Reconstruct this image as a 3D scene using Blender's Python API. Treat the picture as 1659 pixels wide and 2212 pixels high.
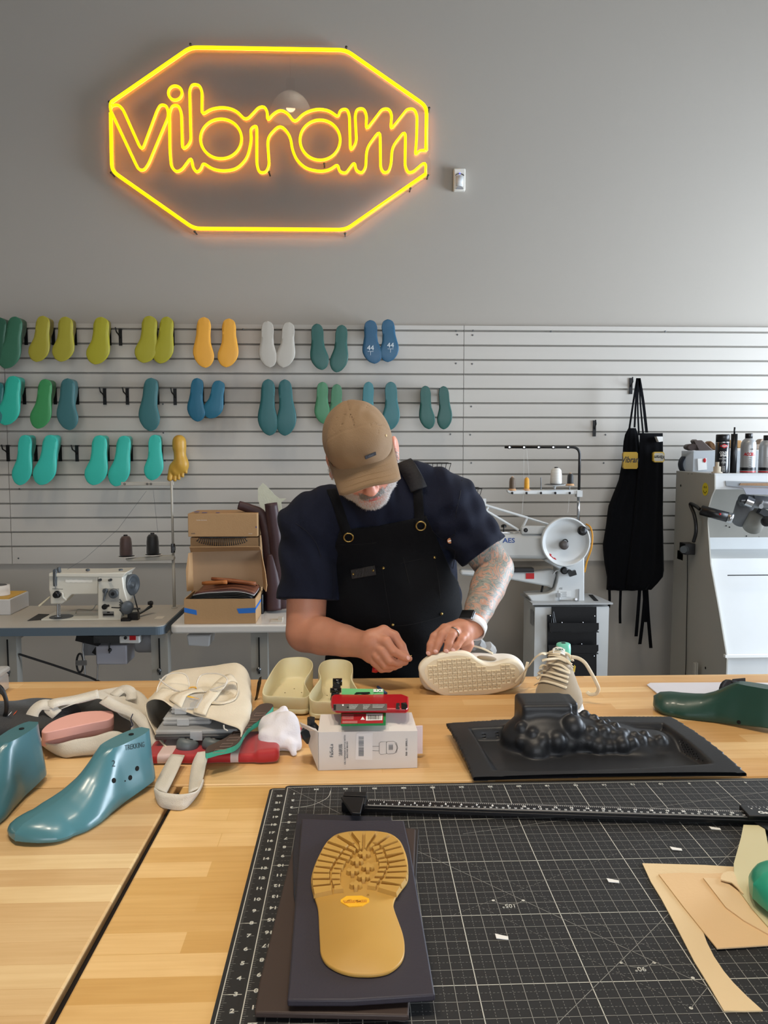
import bpy, math, random
import numpy as np
from mathutils import Matrix, Vector, Euler
random.seed(7)
for _o in list(bpy.data.objects): bpy.data.objects.remove(_o)
SC = bpy.context.scene
COL = SC.collection
PI = math.pi
R = math.radians

# ------------------------------------------------------------------ camera
CAM_Z = 1.51; TZ = 0.91; WALL_Y = 4.13
F_PX = 1660.0
cam_d = bpy.data.cameras.new('camera'); cam = bpy.data.objects.new('camera', cam_d); COL.objects.link(cam)
cam_d.sensor_fit = 'HORIZONTAL'; cam_d.sensor_width = 36.0; cam_d.lens = 36.0 * F_PX / 1659.0
cam_d.clip_start = 0.05; cam_d.clip_end = 60
cam.location = (0, 0, CAM_Z); cam.rotation_euler = (R(90 - 4.75), 0, R(-2.05))
SC.camera = cam
_RM = Euler((R(90 - 4.75), 0, R(-2.05))).to_matrix()
def ray(px, py): return _RM @ Vector(((px - 829.5) / F_PX, -(py - 1106) / F_PX, -1))
def P(px, py, Y):
    "where the sight line through a photo point meets the upright plane y = Y"
    d = ray(px, py); return Vector((0, 0, CAM_Z)) + d * (Y / d.y)
def T(px, py, z=TZ):
    "where it meets the level plane at height z"
    d = ray(px, py); return Vector((0, 0, CAM_Z)) + d * ((z - CAM_Z) / d.z)

# ------------------------------------------------------------------ light and exposure
SC.view_settings.view_transform = 'Standard'; SC.view_settings.look = 'None'
SC.view_settings.gamma = 1.0; SC.view_settings.use_curve_mapping = False
SC.view_settings.exposure = 0.26
wd = bpy.data.worlds.new('world'); SC.world = wd; wd.use_nodes = True
wd.node_tree.nodes['Background'].inputs[0].default_value = (0.80, 0.88, 1.0, 1)
wd.node_tree.nodes['Background'].inputs[1].default_value = 1.0
def area(name, loc, target, sx, sy, power, color, spread=180):
    l = bpy.data.lights.new(name, 'AREA'); l.shape = 'RECTANGLE'; l.size = sx; l.size_y = sy
    l.energy = power; l.color = color; l.spread = R(spread)
    o = bpy.data.objects.new(name, l); COL.objects.link(o); o.location = loc
    o.rotation_euler = (Vector(target) - Vector(loc)).to_track_quat('-Z', 'Y').to_euler(); return o
# daylight through the shop window on the right, the shop front behind the camera, plus added warm fill lights overhead
area('window_light_right', (4.3, 2.75, 1.55), (0, 2.9, 1.3), 2.2, 2.0, 250, (0.76, 0.87, 1.0))
area('window_light_front', (1.2, -4.45, 1.9), (0.5, 2.0, 0.2), 5.0, 2.6, 95, (0.93, 0.96, 1.0), 140)
def warm_spot(name, loc, power, size=0.22, color=(1.0, 0.86, 0.68)):
    l = bpy.data.lights.new(name, 'AREA'); l.shape = 'DISK'; l.size = size; l.energy = power; l.color = color; l.spread = R(95)
    o = bpy.data.objects.new(name, l); COL.objects.link(o); o.location = loc; return o
warm_spot('warm_fill_light', (-1.5, 1.3, 5.8), 17, 0.5)
warm_spot('warm_fill_light', (-0.2, 0.6, 5.8), 20, 0.5)
warm_spot('warm_fill_light', (1.1, 1.0, 5.8), 11, 0.5)

# ------------------------------------------------------------------ materials
MATS = {}
def srgb(c):
    if isinstance(c, str): c = [int(c[i:i+2], 16) / 255 for i in (0, 2, 4)]
    return tuple(x / 12.92 if x <= 0.04045 else ((x + 0.055) / 1.055) ** 2.4 for x in c)
def mat(name, col, rough=0.5, metal=0.0, spec=0.5, coat=0.0, noise=0.0, nscale=8.0, bump=0.0, bscale=60.0, trans=0.0, ior=1.45, emis=None, estr=0.0, alpha=1.0, stretch=(1, 1, 1), sss=0.0, sheen=0.0):
    if name in MATS: return MATS[name]
    m = bpy.data.materials.new(name); m.use_nodes = True; nt = m.node_tree; N = nt.nodes; L = nt.links
    b = N['Principled BSDF']; c = srgb(col)
    b.inputs['Base Color'].default_value = (*c, 1); b.inputs['Roughness'].default_value = rough
    b.inputs['Metallic'].default_value = metal; b.inputs['Specular IOR Level'].default_value = spec
    b.inputs['Coat Weight'].default_value = coat; b.inputs['Coat Roughness'].default_value = 0.15
    b.inputs['Transmission Weight'].default_value = trans; b.inputs['IOR'].default_value = ior
    b.inputs['Alpha'].default_value = alpha; b.inputs['Sheen Weight'].default_value = sheen
    if sss:
        b.inputs['Subsurface Weight'].default_value = sss; b.inputs['Subsurface Radius'].default_value = (0.012, 0.005, 0.003); b.inputs['Subsurface Scale'].default_value = 1.0
    if emis: b.inputs['Emission Color'].default_value = (*srgb(emis), 1); b.inputs['Emission Strength'].default_value = estr
    if noise or bump:
        tc = N.new('ShaderNodeTexCoord'); mp = N.new('ShaderNodeMapping'); mp.inputs['Scale'].default_value = stretch
        L.new(tc.outputs['Object'], mp.inputs[0])
    if noise:
        n = N.new('ShaderNodeTexNoise'); n.inputs['Scale'].default_value = nscale; n.inputs['Detail'].default_value = 5
        L.new(mp.outputs[0], n.inputs['Vector'])
        mx = N.new('ShaderNodeMix'); mx.data_type = 'RGBA'
        mx.inputs[6].default_value = (*[x * (1 - noise) for x in c], 1); mx.inputs[7].default_value = (*[min(1, x * (1 + noise)) for x in c], 1)
        L.new(n.outputs['Fac'], mx.inputs[0]); L.new(mx.outputs[2], b.inputs['Base Color'])
    if bump:
        n2 = N.new('ShaderNodeTexNoise'); n2.inputs['Scale'].default_value = bscale; n2.inputs['Detail'].default_value = 4
        L.new(mp.outputs[0], n2.inputs['Vector'])
        bp = N.new('ShaderNodeBump'); bp.inputs['Strength'].default_value = bump; bp.inputs['Distance'].default_value = 0.004
        L.new(n2.outputs['Fac'], bp.inputs['Height']); L.new(bp.outputs[0], b.inputs['Normal'])
    MATS[name] = m; return m

# ------------------------------------------------------------------ object building
WM = {}
def tag(o, label=None, cat=None, group=None, kind=None):
    if label: o['label'] = label
    if cat: o['category'] = cat
    if group: o['group'] = group
    if kind: o['kind'] = kind
    return o
def thing(name, label, cat, loc=(0, 0, 0), group=None):
    o = bpy.data.objects.new(name, None); o.empty_display_size = 0.05; COL.objects.link(o); o.location = loc
    WM[o.name] = Matrix.Translation(loc); return tag(o, label, cat, group)
def mesh_obj(name, verts, faces, mats, parent=None, smooth=False, fmat=None, origin=None):
    if not isinstance(mats, (list, tuple)): mats = [mats]
    V = np.array([tuple(v) for v in verts], dtype=float)
    if parent is not None:
        base = WM[parent.name].translation; loc = Vector((0, 0, 0)); off = np.array(base)
        wm = WM[parent.name]
    else:
        if origin is None:
            mn = V.min(0); mxx = V.max(0); origin = ((mn[0] + mxx[0]) / 2, (mn[1] + mxx[1]) / 2, mn[2])
        off = np.array(origin); loc = Vector(origin); wm = Matrix.Translation(loc)
    V = V - off
    me = bpy.data.meshes.new(name); me.from_pydata([tuple(v) for v in V], [], [tuple(int(i) for i in f) for f in faces]); me.validate()
    for m in mats: me.materials.append(m)
    if fmat is not None and len(fmat) == len(me.polygons): me.polygons.foreach_set('material_index', [int(i) for i in fmat])
    if smooth: me.polygons.foreach_set('use_smooth', [True] * len(me.polygons))
    me.update()
    o = bpy.data.objects.new(name, me); COL.objects.link(o); o.location = loc
    if parent is not None: o.parent = parent
    WM[o.name] = wm
    return o
def copy_tree(o, parent=None):
    c = o.copy(); COL.objects.link(c); c.parent = parent
    WM[c.name] = WM[o.name].copy()
    for ch in list(o.children): copy_tree(ch, c)
    return c

def frame(d, up=Vector((0, 0, 1))):
    d = d.normalized(); a = up.cross(d)
    if a.length < 1e-4: a = Vector((1, 0, 0)).cross(d)
    if a.length < 1e-4: a = Vector((0, 1, 0)).cross(d)
    a.normalize(); return a, d.cross(a).normalized()
class MB:
    "collects shapes for ONE mesh object"
    def __init__(s): s.v = []; s.f = []; s.m = []; s.mi = 0; s.M = None
    def add(s, vs, fs):
        k = len(s.v)
        if s.M is not None: vs = [s.M @ Vector(v) for v in vs]
        s.v += [Vector(v) for v in vs]; s.f += [tuple(i + k for i in f) for f in fs]; s.m += [s.mi] * len(fs); return s
    def box(s, c, d, rot=None, bev=0.0):
        hx, hy, hz = d[0] / 2, d[1] / 2, d[2] / 2
        if bev <= 0:
            vs = [(x * hx, y * hy, z * hz) for x in (-1, 1) for y in (-1, 1) for z in (-1, 1)]
            fs = [(0, 1, 3, 2), (4, 6, 7, 5), (0, 4, 5, 1), (2, 3, 7, 6), (0, 2, 6, 4), (1, 5, 7, 3)]
        else:
            b = min(bev, hx * .99, hy * .99, hz * .99); vs = []; idx = {}
            for x in (-1, 1):
                for y in (-1, 1):
                    for z in (-1, 1):
                        for a in range(3):
                            h = [hx - b, hy - b, hz - b]; h[a] += b
                            idx[(x, y, z, a)] = len(vs); vs.append((x * h[0], y * h[1], z * h[2]))
            fs = []
            for a in range(3):
                for q in (-1, 1):
                    o1, o2 = [i for i in range(3) if i != a]; l = []
                    for (u, w) in ((-1, -1), (1, -1), (1, 1), (-1, 1)):
                        k = [0, 0, 0]; k[a] = q; k[o1] = u; k[o2] = w; l.append(idx[(*k, a)])
                    fs.append(tuple(l))
            for a in range(3):
                o1, o2 = [i for i in range(3) if i != a]
                for u in (-1, 1):
                    for w in (-1, 1):
                        k0 = [0, 0, 0]; k0[a] = -1; k0[o1] = u; k0[o2] = w; k1 = list(k0); k1[a] = 1
                        fs.append((idx[(*k0, o1)], idx[(*k1, o1)], idx[(*k1, o2)], idx[(*k0, o2)]))
            for x in (-1, 1):
                for y in (-1, 1):
                    for z in (-1, 1): fs.append(tuple(idx[(x, y, z, a)] for a in range(3)))
        M = Matrix.Translation(c) @ (Euler(rot).to_matrix().to_4x4() if rot is not None and not isinstance(rot, Matrix) else (rot.to_4x4() if rot is not None else Matrix.Identity(4)))
        return s.add([M @ Vector(v) for v in vs], fs)
    def cyl(s, p0, p1, r0, r1=None, n=20, cap=True):
        r1 = r0 if r1 is None else r1; p0 = Vector(p0); p1 = Vector(p1); a, b = frame(p1 - p0)
        vs = []
        for p, r in ((p0, r0), (p1, r1)): vs += [p + (a * math.cos(2 * PI * i / n) + b * math.sin(2 * PI * i / n)) * r for i in range(n)]
        fs = [(i, (i + 1) % n, n + (i + 1) % n, n + i) for i in range(n)]
        if cap: fs += [tuple(range(n))[::-1], tuple(range(n, 2 * n))]
        return s.add(vs, fs)
    def lathe(s, prof, o, axis=(0, 0, 1), n=24, cap=True):
        "prof = [(radius, height)] along axis from o"
        o = Vector(o); ax = Vector(axis).normalized(); a, b = frame(ax); vs = []
        for r, h in prof: vs += [o + ax * h + (a * math.cos(2 * PI * i / n) + b * math.sin(2 * PI * i / n)) * r for i in range(n)]
        fs = [(k * n + i, k * n + (i + 1) % n, (k + 1) * n + (i + 1) % n, (k + 1) * n + i) for k in range(len(prof) - 1) for i in range(n)]
        if cap: fs += [tuple(range(n))[::-1], tuple(range((len(prof) - 1) * n, len(prof) * n))]
        return s.add(vs, fs)
    def tube(s, path, r, n=8, closed=False, cap=True, flat=1.0, up=None):
        "round (or flattened) tube along path; r number or list"
        P_ = [Vector(p) for p in path]; m = len(P_); rr = r if isinstance(r, (list, tuple)) else [r] * m; vs = []
        t0 = (P_[1] - P_[0]).normalized(); A, B = frame(t0, Vector(up) if up is not None else Vector((0, 0, 1)))
        for k in range(m):
            if closed: t = (P_[(k + 1) % m] - P_[k - 1])
            else: t = (P_[min(k + 1, m - 1)] - P_[max(k - 1, 0)])
            if t.length < 1e-9: t = t0
            t.normalize()
            if up is not None: A, B = frame(t, Vector(up))
            else:
                A = (A - t * A.dot(t))
                if A.length < 1e-5: A, B = frame(t)
                A.normalize(); B = t.cross(A).normalized()
            vs += [P_[k] + (A * math.cos(2 * PI * i / n) + B * math.sin(2 * PI * i / n) * flat) * rr[k] for i in range(n)]
        rng = m if closed else m - 1
        fs = [(k * n + i, k * n + (i + 1) % n, ((k + 1) % m) * n + (i + 1) % n, ((k + 1) % m) * n + i) for k in range(rng) for i in range(n)]
        if cap and not closed: fs += [tuple(range(n))[::-1], tuple(range((m - 1) * n, m * n))]
        return s.add(vs, fs)
    def ball(s, c, r, nu=16, nv=10, rot=None):
        if not isinstance(r, (list, tuple)): r = (r, r, r)
        Rm = Euler(rot).to_matrix() if rot is not None else Matrix.Identity(3); c = Vector(c); vs = [c + Rm @ Vector((0, 0, r[2]))]
        for j in range(1, nv):
            t = PI * j / nv
            vs += [c + Rm @ Vector((r[0] * math.sin(t) * math.cos(2 * PI * i / nu), r[1] * math.sin(t) * math.sin(2 * PI * i / nu), r[2] * math.cos(t))) for i in range(nu)]
        vs.append(c + Rm @ Vector((0, 0, -r[2]))); e = len(vs) - 1
        fs = [(0, 1 + i, 1 + (i + 1) % nu) for i in range(nu)]
        for j in range(nv - 2): fs += [(1 + j * nu + i, 1 + (j + 1) * nu + i, 1 + (j + 1) * nu + (i + 1) % nu, 1 + j * nu + (i + 1) % nu) for i in range(nu)]
        b = 1 + (nv - 2) * nu; fs += [(e, b + (i + 1) % nu, b + i) for i in range(nu)]
        return s.add(vs, fs)
    def prism(s, poly, ext, bev=0.0):
        "poly = list of 3-D points (a closed flat outline), ext = extrusion vector"
        p = [Vector(q) for q in poly]; n = len(p); e = Vector(ext)
        if bev <= 0: return s.add(p + [q + e for q in p], [tuple(range(n))[::-1], tuple(range(n, 2 * n))] + [(i, (i + 1) % n, n + (i + 1) % n, n + i) for i in range(n)])
        c = sum(p, Vector()) / n; ins = inset_poly(p, bev, e); eb = e.normalized() * bev
        vs = ins + [q + eb for q in p] + [q + e - eb for q in p] + [q + e for q in ins]
        fs = [tuple(range(n))[::-1], tuple(range(3 * n, 4 * n))]
        for k in range(3): fs += [(k * n + i, k * n + (i + 1) % n, (k + 1) * n + (i + 1) % n, (k + 1) * n + i) for i in range(n)]
        return s.add(vs, fs)
    def loft(s, rings, cap=True, closed=True):
        n = len(rings[0]); vs = [v for r_ in rings for v in r_]; m = len(rings); fs = []
        for k in range(m - 1): fs += [(k * n + i, k * n + (i + 1) % n, (k + 1) * n + (i + 1) % n, (k + 1) * n + i) for i in range(n if closed else n - 1)]
        if cap: fs += [tuple(range(n))[::-1], tuple(range((m - 1) * n, m * n))]
        return s.add(vs, fs)
    def sheet(s, grid, thick, nrm=None):
        "grid[i][j] of points -> a sheet with real thickness"
        a = len(grid); b = len(grid[0]); G = [[Vector(p) for p in r_] for r_ in grid]; top = []; bot = []
        for i in range(a):
            for j in range(b):
                if nrm is not None: n_ = Vector(nrm)
                else:
                    n_ = (G[min(i + 1, a - 1)][j] - G[max(i - 1, 0)][j]).cross(G[i][min(j + 1, b - 1)] - G[i][max(j - 1, 0)])
                    n_ = n_.normalized() if n_.length > 1e-12 else Vector((0, 0, 1))
                top.append(G[i][j] + n_ * thick / 2); bot.append(G[i][j] - n_ * thick / 2)
        k = a * b; fs = []
        for i in range(a - 1):
            for j in range(b - 1):
                q = (i * b + j, (i + 1) * b + j, (i + 1) * b + j + 1, i * b + j + 1); fs.append(q); fs.append(tuple(x + k for x in q[::-1]))
        ed = [(i, 0) for i in range(a)] + [(a - 1, j) for j in range(1, b)] + [(i, b - 1) for i in range(a - 2, -1, -1)] + [(0, j) for j in range(b - 2, 0, -1)]
        for q in range(len(ed)):
            u = ed[q][0] * b + ed[q][1]; w = ed[(q + 1) % len(ed)][0] * b + ed[(q + 1) % len(ed)][1]; fs.append((w, u, u + k, w + k))
        return s.add(top + bot, fs)
    def build(s, name, m, parent=None, smooth=False, origin=None):
        return mesh_obj(name, s.v, s.f, m, parent, smooth, s.m if isinstance(m, (list, tuple)) else None, origin)
def auto_smooth(o, ang=40):
    me = o.data; me.polygons.foreach_set('use_smooth', [True] * len(me.polygons))
    try: me.set_sharp_from_angle(angle=R(ang))
    except Exception: pass
    return o
def bevel(o, w, seg=2, ang=35):
    b = o.modifiers.new('bevel', 'BEVEL'); b.width = w; b.segments = seg; b.limit_method = 'ANGLE'; b.angle_limit = R(ang); return auto_smooth(o)
def inset_poly(p, d, e):
    n = len(p); e = Vector(e).normalized(); out = []; area_ = Vector((0, 0, 0))
    for i in range(n): area_ += p[i].cross(p[(i + 1) % n])
    sgn = 1 if area_.dot(e) > 0 else -1
    for i in range(n):
        a = (p[i] - p[i - 1]).normalized(); b = (p[(i + 1) % n] - p[i]).normalized()
        na = e.cross(a) * sgn; nb = e.cross(b) * sgn; m_ = (na + nb)
        m_ = m_.normalized() if m_.length > 1e-6 else na
        out.append(p[i] + m_ * (d / max(0.5, m_.dot(na))))
    return out
def catmull(pts, n=8, closed=False):
    p = [Vector(q) for q in pts]; m = len(p); out = []
    for i in range(m if closed else m - 1):
        if closed: a, b, c, d = p[i - 1], p[i], p[(i + 1) % m], p[(i + 2) % m]
        else: a, b, c, d = p[max(i - 1, 0)], p[i], p[i + 1], p[min(i + 2, m - 1)]
        for k in range(n):
            t = k / n; out.append(0.5 * ((2 * b) + (c - a) * t + (2 * a - 5 * b + 4 * c - d) * t * t + (3 * b - a - 3 * c + d) * t ** 3))
    if not closed: out.append(p[-1])
    return out
def fillet(pts, r, seg=5, closed=False):
    p = [Vector(q) for q in pts]; m = len(p); out = []
    for i in range(m):
        if not closed and i in (0, m - 1): out.append(p[i]); continue
        a, b, c = p[i - 1], p[i], p[(i + 1) % m]; u = a - b; w = c - b
        rr = min(r, u.length * .48, w.length * .48)
        q0 = b + u.normalized() * rr; q1 = b + w.normalized() * rr
        for k in range(seg + 1):
            t = k / seg; out.append(q0 * (1 - t) ** 2 + b * 2 * t * (1 - t) + q1 * t * t)
    return out
_FC = {}
def text(s, size, M, mt, parent, name='lettering', extrude=0.0003, align='CENTER', bold=0.0, sx=1.0, shear=0.0):
    "printed or raised lettering as a mesh, laid with matrix M (x along the line, y up the letters, z out of the surface)"
    c = bpy.data.curves.new('t', 'FONT'); c.body = s; c.size = size; c.extrude = extrude; c.align_x = align; c.align_y = 'CENTER'; c.offset = bold; c.shear = shear
    c.resolution_u = 3
    o = bpy.data.objects.new('t', c); me = bpy.data.meshes.new_from_object(o)
    vs = [M @ Vector((v.co.x * sx, v.co.y, v.co.z)) for v in me.vertices]; fs = [tuple(p.vertices) for p in me.polygons]
    bpy.data.objects.remove(o); bpy.data.curves.remove(c); bpy.data.meshes.remove(me)
    if mt is None: return vs, fs
    return mesh_obj(name, vs, fs, mt, parent)
def basis(o, x, y):
    x = Vector(x).normalized(); y = Vector(y); y = (y - x * y.dot(x)).normalized(); z = x.cross(y)
    M = Matrix((x, y, z)).transposed().to_4x4(); M.translation = Vector(o); return M

# ------------------------------------------------------------------ smooth solids (distance fields -> one continuous skin)
class Solid:
    def __init__(s, lo, hi, h):
        s.lo = np.array(lo, float); s.h = h; s.n = np.ceil((np.array(hi, float) - s.lo) / h).astype(int) + 1
        s.g = np.full(s.n, 0.5, np.float32)
        s.ax = [s.lo[i] + h * np.arange(s.n[i]) for i in range(3)]
    def _sub(s, lo, hi):
        a = np.clip(np.floor((np.array(lo) - s.lo) / s.h).astype(int), 0, s.n); b = np.clip(np.ceil((np.array(hi) - s.lo) / s.h).astype(int) + 1, 0, s.n)
        sl = tuple(slice(a[i], b[i]) for i in range(3)); X, Y, Z = np.meshgrid(*[s.ax[i][sl[i]] for i in range(3)], indexing='ij'); return sl, X, Y, Z
    def _mix(s, sl, d, k, op):
        g = s.g[sl]
        if op == 'sub': d = -d; h = np.clip(0.5 - 0.5 * (d - g) / k, 0, 1) if k > 0 else None; s.g[sl] = (g * h + d * (1 - h) + k * h * (1 - h)) if k > 0 else np.maximum(g, d)
        elif k > 0: h = np.clip(0.5 + 0.5 * (g - d) / k, 0, 1); s.g[sl] = g * (1 - h) + d * h - k * h * (1 - h)
        else: s.g[sl] = np.minimum(g, d)
    def cap(s, a, b, ra, rb=None, k=0.01, op='add'):
        rb = ra if rb is None else rb; a = np.array(a, float); b = np.array(b, float); m = max(ra, rb) + max(0.03, 2 * k)
        sl, X, Y, Z = s._sub(np.minimum(a, b) - m, np.maximum(a, b) + m)
        if X.size == 0: return s
        ab = b - a; t = np.clip(((X - a[0]) * ab[0] + (Y - a[1]) * ab[1] + (Z - a[2]) * ab[2]) / max(1e-9, ab @ ab), 0, 1)
        d = np.sqrt((X - a[0] - ab[0] * t) ** 2 + (Y - a[1] - ab[1] * t) ** 2 + (Z - a[2] - ab[2] * t) ** 2) - (ra + (rb - ra) * t)
        s._mix(sl, d, k, op); return s
    def chain(s, pts, rs, k=0.01):
        for i in range(len(pts) - 1): s.cap(pts[i], pts[i + 1], rs[i], rs[i + 1], k)
        return s
    def ell(s, c, r, rot=None, k=0.01, op='add'):
        c = np.array(c, float); r = np.array(r, float) if np.ndim(r) else np.array([r] * 3, float); m = r.max() + max(0.03, 2 * k)
        sl, X, Y, Z = s._sub(c - m, c + m)
        if X.size == 0: return s
        Rm = np.array(rot if isinstance(rot, Matrix) else Euler(rot).to_matrix())[:3, :3] if rot is not None else np.eye(3)
        p = np.stack([X - c[0], Y - c[1], Z - c[2]], -1) @ Rm; k0 = np.sqrt(((p / r) ** 2).sum(-1)); k1 = np.sqrt(((p / r ** 2) ** 2).sum(-1)) + 1e-9
        s._mix(sl, k0 * (k0 - 1) / k1, k, op); return s
    def box(s, c, half, rot=None, rad=0.005, k=0.01, op='add'):
        c = np.array(c, float); hf = np.array(half, float); m = np.linalg.norm(hf) + max(0.03, 2 * k)
        sl, X, Y, Z = s._sub(c - m, c + m)
        if X.size == 0: return s
        Rm = np.array(rot if isinstance(rot, Matrix) else Euler(rot).to_matrix())[:3, :3] if rot is not None else np.eye(3)
        q = np.abs(np.stack([X - c[0], Y - c[1], Z - c[2]], -1) @ Rm) - (hf - rad)
        d = np.sqrt((np.maximum(q, 0) ** 2).sum(-1)) + np.minimum(q.max(-1), 0) - rad
        s._mix(sl, d, k, op); return s
    def field(s, fn, k=0.0, op='add'):
        X, Y, Z = np.meshgrid(*s.ax, indexing='ij'); s._mix((slice(None),) * 3, fn(X, Y, Z), k, op); return s
    def hit(s, px, py, y0, y1):
        d = ray(px, py); o = Vector((0, 0, CAM_Z)); y = y0
        while y < y1:
            p = o + d * (y / d.y); i = np.round((np.array(p) - s.lo) / s.h).astype(int)
            if (i >= 0).all() and (i < s.n).all() and s.g[tuple(i)] < 0: return p
            y += s.h * .5
        return None
    def wrinkle(s, amp, freq, seed=0, dirs=10):
        rg = np.random.RandomState(seed); X, Y, Z = np.meshgrid(*s.ax, indexing='ij'); w = 0
        for i in range(dirs):
            d = rg.normal(size=3); d /= np.linalg.norm(d); f = freq * rg.uniform(.6, 1.6); w = w + np.sin((X * d[0] + Y * d[1] + Z * d[2]) * f + rg.uniform(0, 6.3)) / dirs
        s.g += (amp * w * 2).astype(np.float32); return s
    def mesh(s, smooth=1):
        g = s.g; n = s.n; ins = g < 0
        c = [ins[i:n[0] - 1 + i, j:n[1] - 1 + j, k:n[2] - 1 + k] for i in (0, 1) for j in (0, 1) for k in (0, 1)]
        cnt = sum(x.astype(np.int8) for x in c); act = (cnt > 0) & (cnt < 8)
        ids = -np.ones(act.shape, np.int64); I = np.argwhere(act); ids[act] = np.arange(len(I))
        acc = np.zeros((len(I), 3)); ct = np.zeros(len(I))
        corners = [(i, j, k) for i in (0, 1) for j in (0, 1) for k in (0, 1)]
        for a in corners:
            for ax in range(3):
                if a[ax] == 1: continue
                b = list(a); b[ax] = 1
                va = g[I[:, 0] + a[0], I[:, 1] + a[1], I[:, 2] + a[2]]; vb = g[I[:, 0] + b[0], I[:, 1] + b[1], I[:, 2] + b[2]]
                cr = (va < 0) != (vb < 0); t = np.where(cr, va / np.where(np.abs(va - vb) < 1e-12, 1, va - vb), 0)
                p = np.array(a, float)[None] + np.zeros((len(I), 3)); p[:, ax] += t
                acc += p * cr[:, None]; ct += cr
        V = s.lo + (I + acc / ct[:, None]) * s.h; F = []
        for ax in range(3):
            o1, o2 = [(1, 2), (2, 0), (0, 1)][ax]
            sl0 = [slice(None)] * 3; sl1 = [slice(None)] * 3; sl0[ax] = slice(0, -1); sl1[ax] = slice(1, None)
            A = ins[tuple(sl0)]; B = ins[tuple(sl1)]; E = np.argwhere(A != B)
            E = E[(E[:, o1] > 0) & (E[:, o2] > 0) & (E[:, o1] < n[o1] - 1) & (E[:, o2] < n[o2] - 1)]
            if len(E) == 0: continue
            def at(d1, d2):
                q = E.copy(); q[:, o1] -= d1; q[:, o2] -= d2; return ids[q[:, 0], q[:, 1], q[:, 2]]
            Q = np.stack([at(1, 1), at(0, 1), at(0, 0), at(1, 0)], 1); fl = ~A[tuple(E.T)]
            Q[fl] = Q[fl][:, ::-1]; F.append(Q)
        F = np.concatenate(F); F = F[(F >= 0).all(1)]
        for _ in range(smooth):
            S = np.zeros_like(V); C = np.zeros(len(V))
            for i in range(4):
                a = F[:, i]; b = F[:, (i + 1) % 4]; np.add.at(S, a, V[b]); np.add.at(C, a, 1); np.add.at(S, b, V[a]); np.add.at(C, b, 1)
            V = V * 0.4 + (S / np.maximum(C, 1)[:, None]) * 0.6
        return V, F
    def build(s, name, m, parent=None, smooth=1, fmat=None):
        V, F = s.mesh(smooth); fm = None
        if fmat is not None: fm = fmat(V[F].mean(1))
        return fast_obj(name, V, F, m, parent, fm)
def fast_obj(name, V, F, mats, parent=None, fmat=None):
    if not isinstance(mats, (list, tuple)): mats = [mats]
    if parent is not None: wm = WM[parent.name]; off = np.array(wm.translation); loc = (0, 0, 0)
    else:
        mn, mx_ = V.min(0), V.max(0); off = np.array([(mn[0] + mx_[0]) / 2, (mn[1] + mx_[1]) / 2, mn[2]]); loc = tuple(off); wm = Matrix.Translation(loc)
    W = V - off; me = bpy.data.meshes.new(name); me.vertices.add(len(W)); me.vertices.foreach_set('co', W.astype(np.float32).ravel())
    k = F.shape[1]; me.loops.add(F.size); me.loops.foreach_set('vertex_index', F.astype(np.int32).ravel())
    me.polygons.add(len(F)); me.polygons.foreach_set('loop_start', np.arange(0, F.size, k, dtype=np.int32)); me.polygons.foreach_set('loop_total', np.full(len(F), k, np.int32))
    for m_ in mats: me.materials.append(m_)
    if fmat is not None: me.polygons.foreach_set('material_index', np.asarray(fmat, np.int32))
    me.polygons.foreach_set('use_smooth', np.ones(len(F), bool)); me.update(calc_edges=True); me.validate()
    o = bpy.data.objects.new(name, me); COL.objects.link(o); o.location = loc
    if parent is not None: o.parent = parent
    WM[o.name] = wm; return o

M_BLACK = mat('black_plastic', '121214', 0.38)
M_BLACKM = mat('black_metal', '0e0e10', 0.42, 0.2)
M_STEEL = mat('steel', 'b8babc', 0.28, 1.0)
M_DSTEEL = mat('dark_steel', '5c5e60', 0.35, 0.9)
M_WHITE = mat('white_print', 'e9e9e6', 0.6)
M_HOLE = mat('dark_hole', '050505', 0.9)
# ------------------------------------------------------------------ the room
M_WALL = mat('wall_paint', 'aaa49b', 0.75, spec=0.25, noise=0.02, nscale=1.5, bump=0.04, bscale=250)
M_CEIL = mat('ceiling_paint', '9c9a96', 0.9)
M_FLOOR = mat('concrete_floor', '8c8983', 0.45, noise=0.1, nscale=3)
XL, XR, YF, ZC = -4.3, 4.4, -4.6, 5.9
def wall_with_holes(name, axis, pos, a0, a1, z0, z1, holes, th, m):
    mb = MB(); cuts = sorted(set([a0, a1] + [h[0] for h in holes] + [h[1] for h in holes]))
    for i in range(len(cuts) - 1):
        u, w = cuts[i], cuts[i + 1]; hz = [h for h in holes if h[0] <= u + 1e-6 and h[1] >= w - 1e-6]
        segs = [(z0, z1)] if not hz else [(z0, hz[0][2]), (hz[0][3], z1)]
        for (p, q) in segs:
            if q - p < 0.01: continue
            c = [0, 0, (p + q) / 2]; d = [0, 0, q - p]; c[axis] = pos; d[axis] = th; c[1 - axis] = (u + w) / 2; d[1 - axis] = w - u
            mb.box(c, d)
    o = mb.build(name, m); o['kind'] = 'structure'; return o
def struct(o): o['kind'] = 'structure'; return o
struct(MB().box(((XL + XR) / 2, -0.2, -0.05), (XR - XL + .2, 9.4, 0.1)).build('floor', M_FLOOR))
struct(MB().box(((XL + XR) / 2, -0.2, ZC + 0.05), (XR - XL + .2, 9.4, 0.1)).build('ceiling', M_CEIL))
struct(MB().box(((XL + XR) / 2, WALL_Y + 0.02 + 0.1, ZC / 2), (XR - XL, 0.2, ZC)).build('wall_back', M_WALL))
struct(MB().box((XL - 0.05, -0.2, ZC / 2), (0.1, 9.2, ZC)).build('wall_left', mat('wall_paint_left', '6f6b64', .8)))
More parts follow.
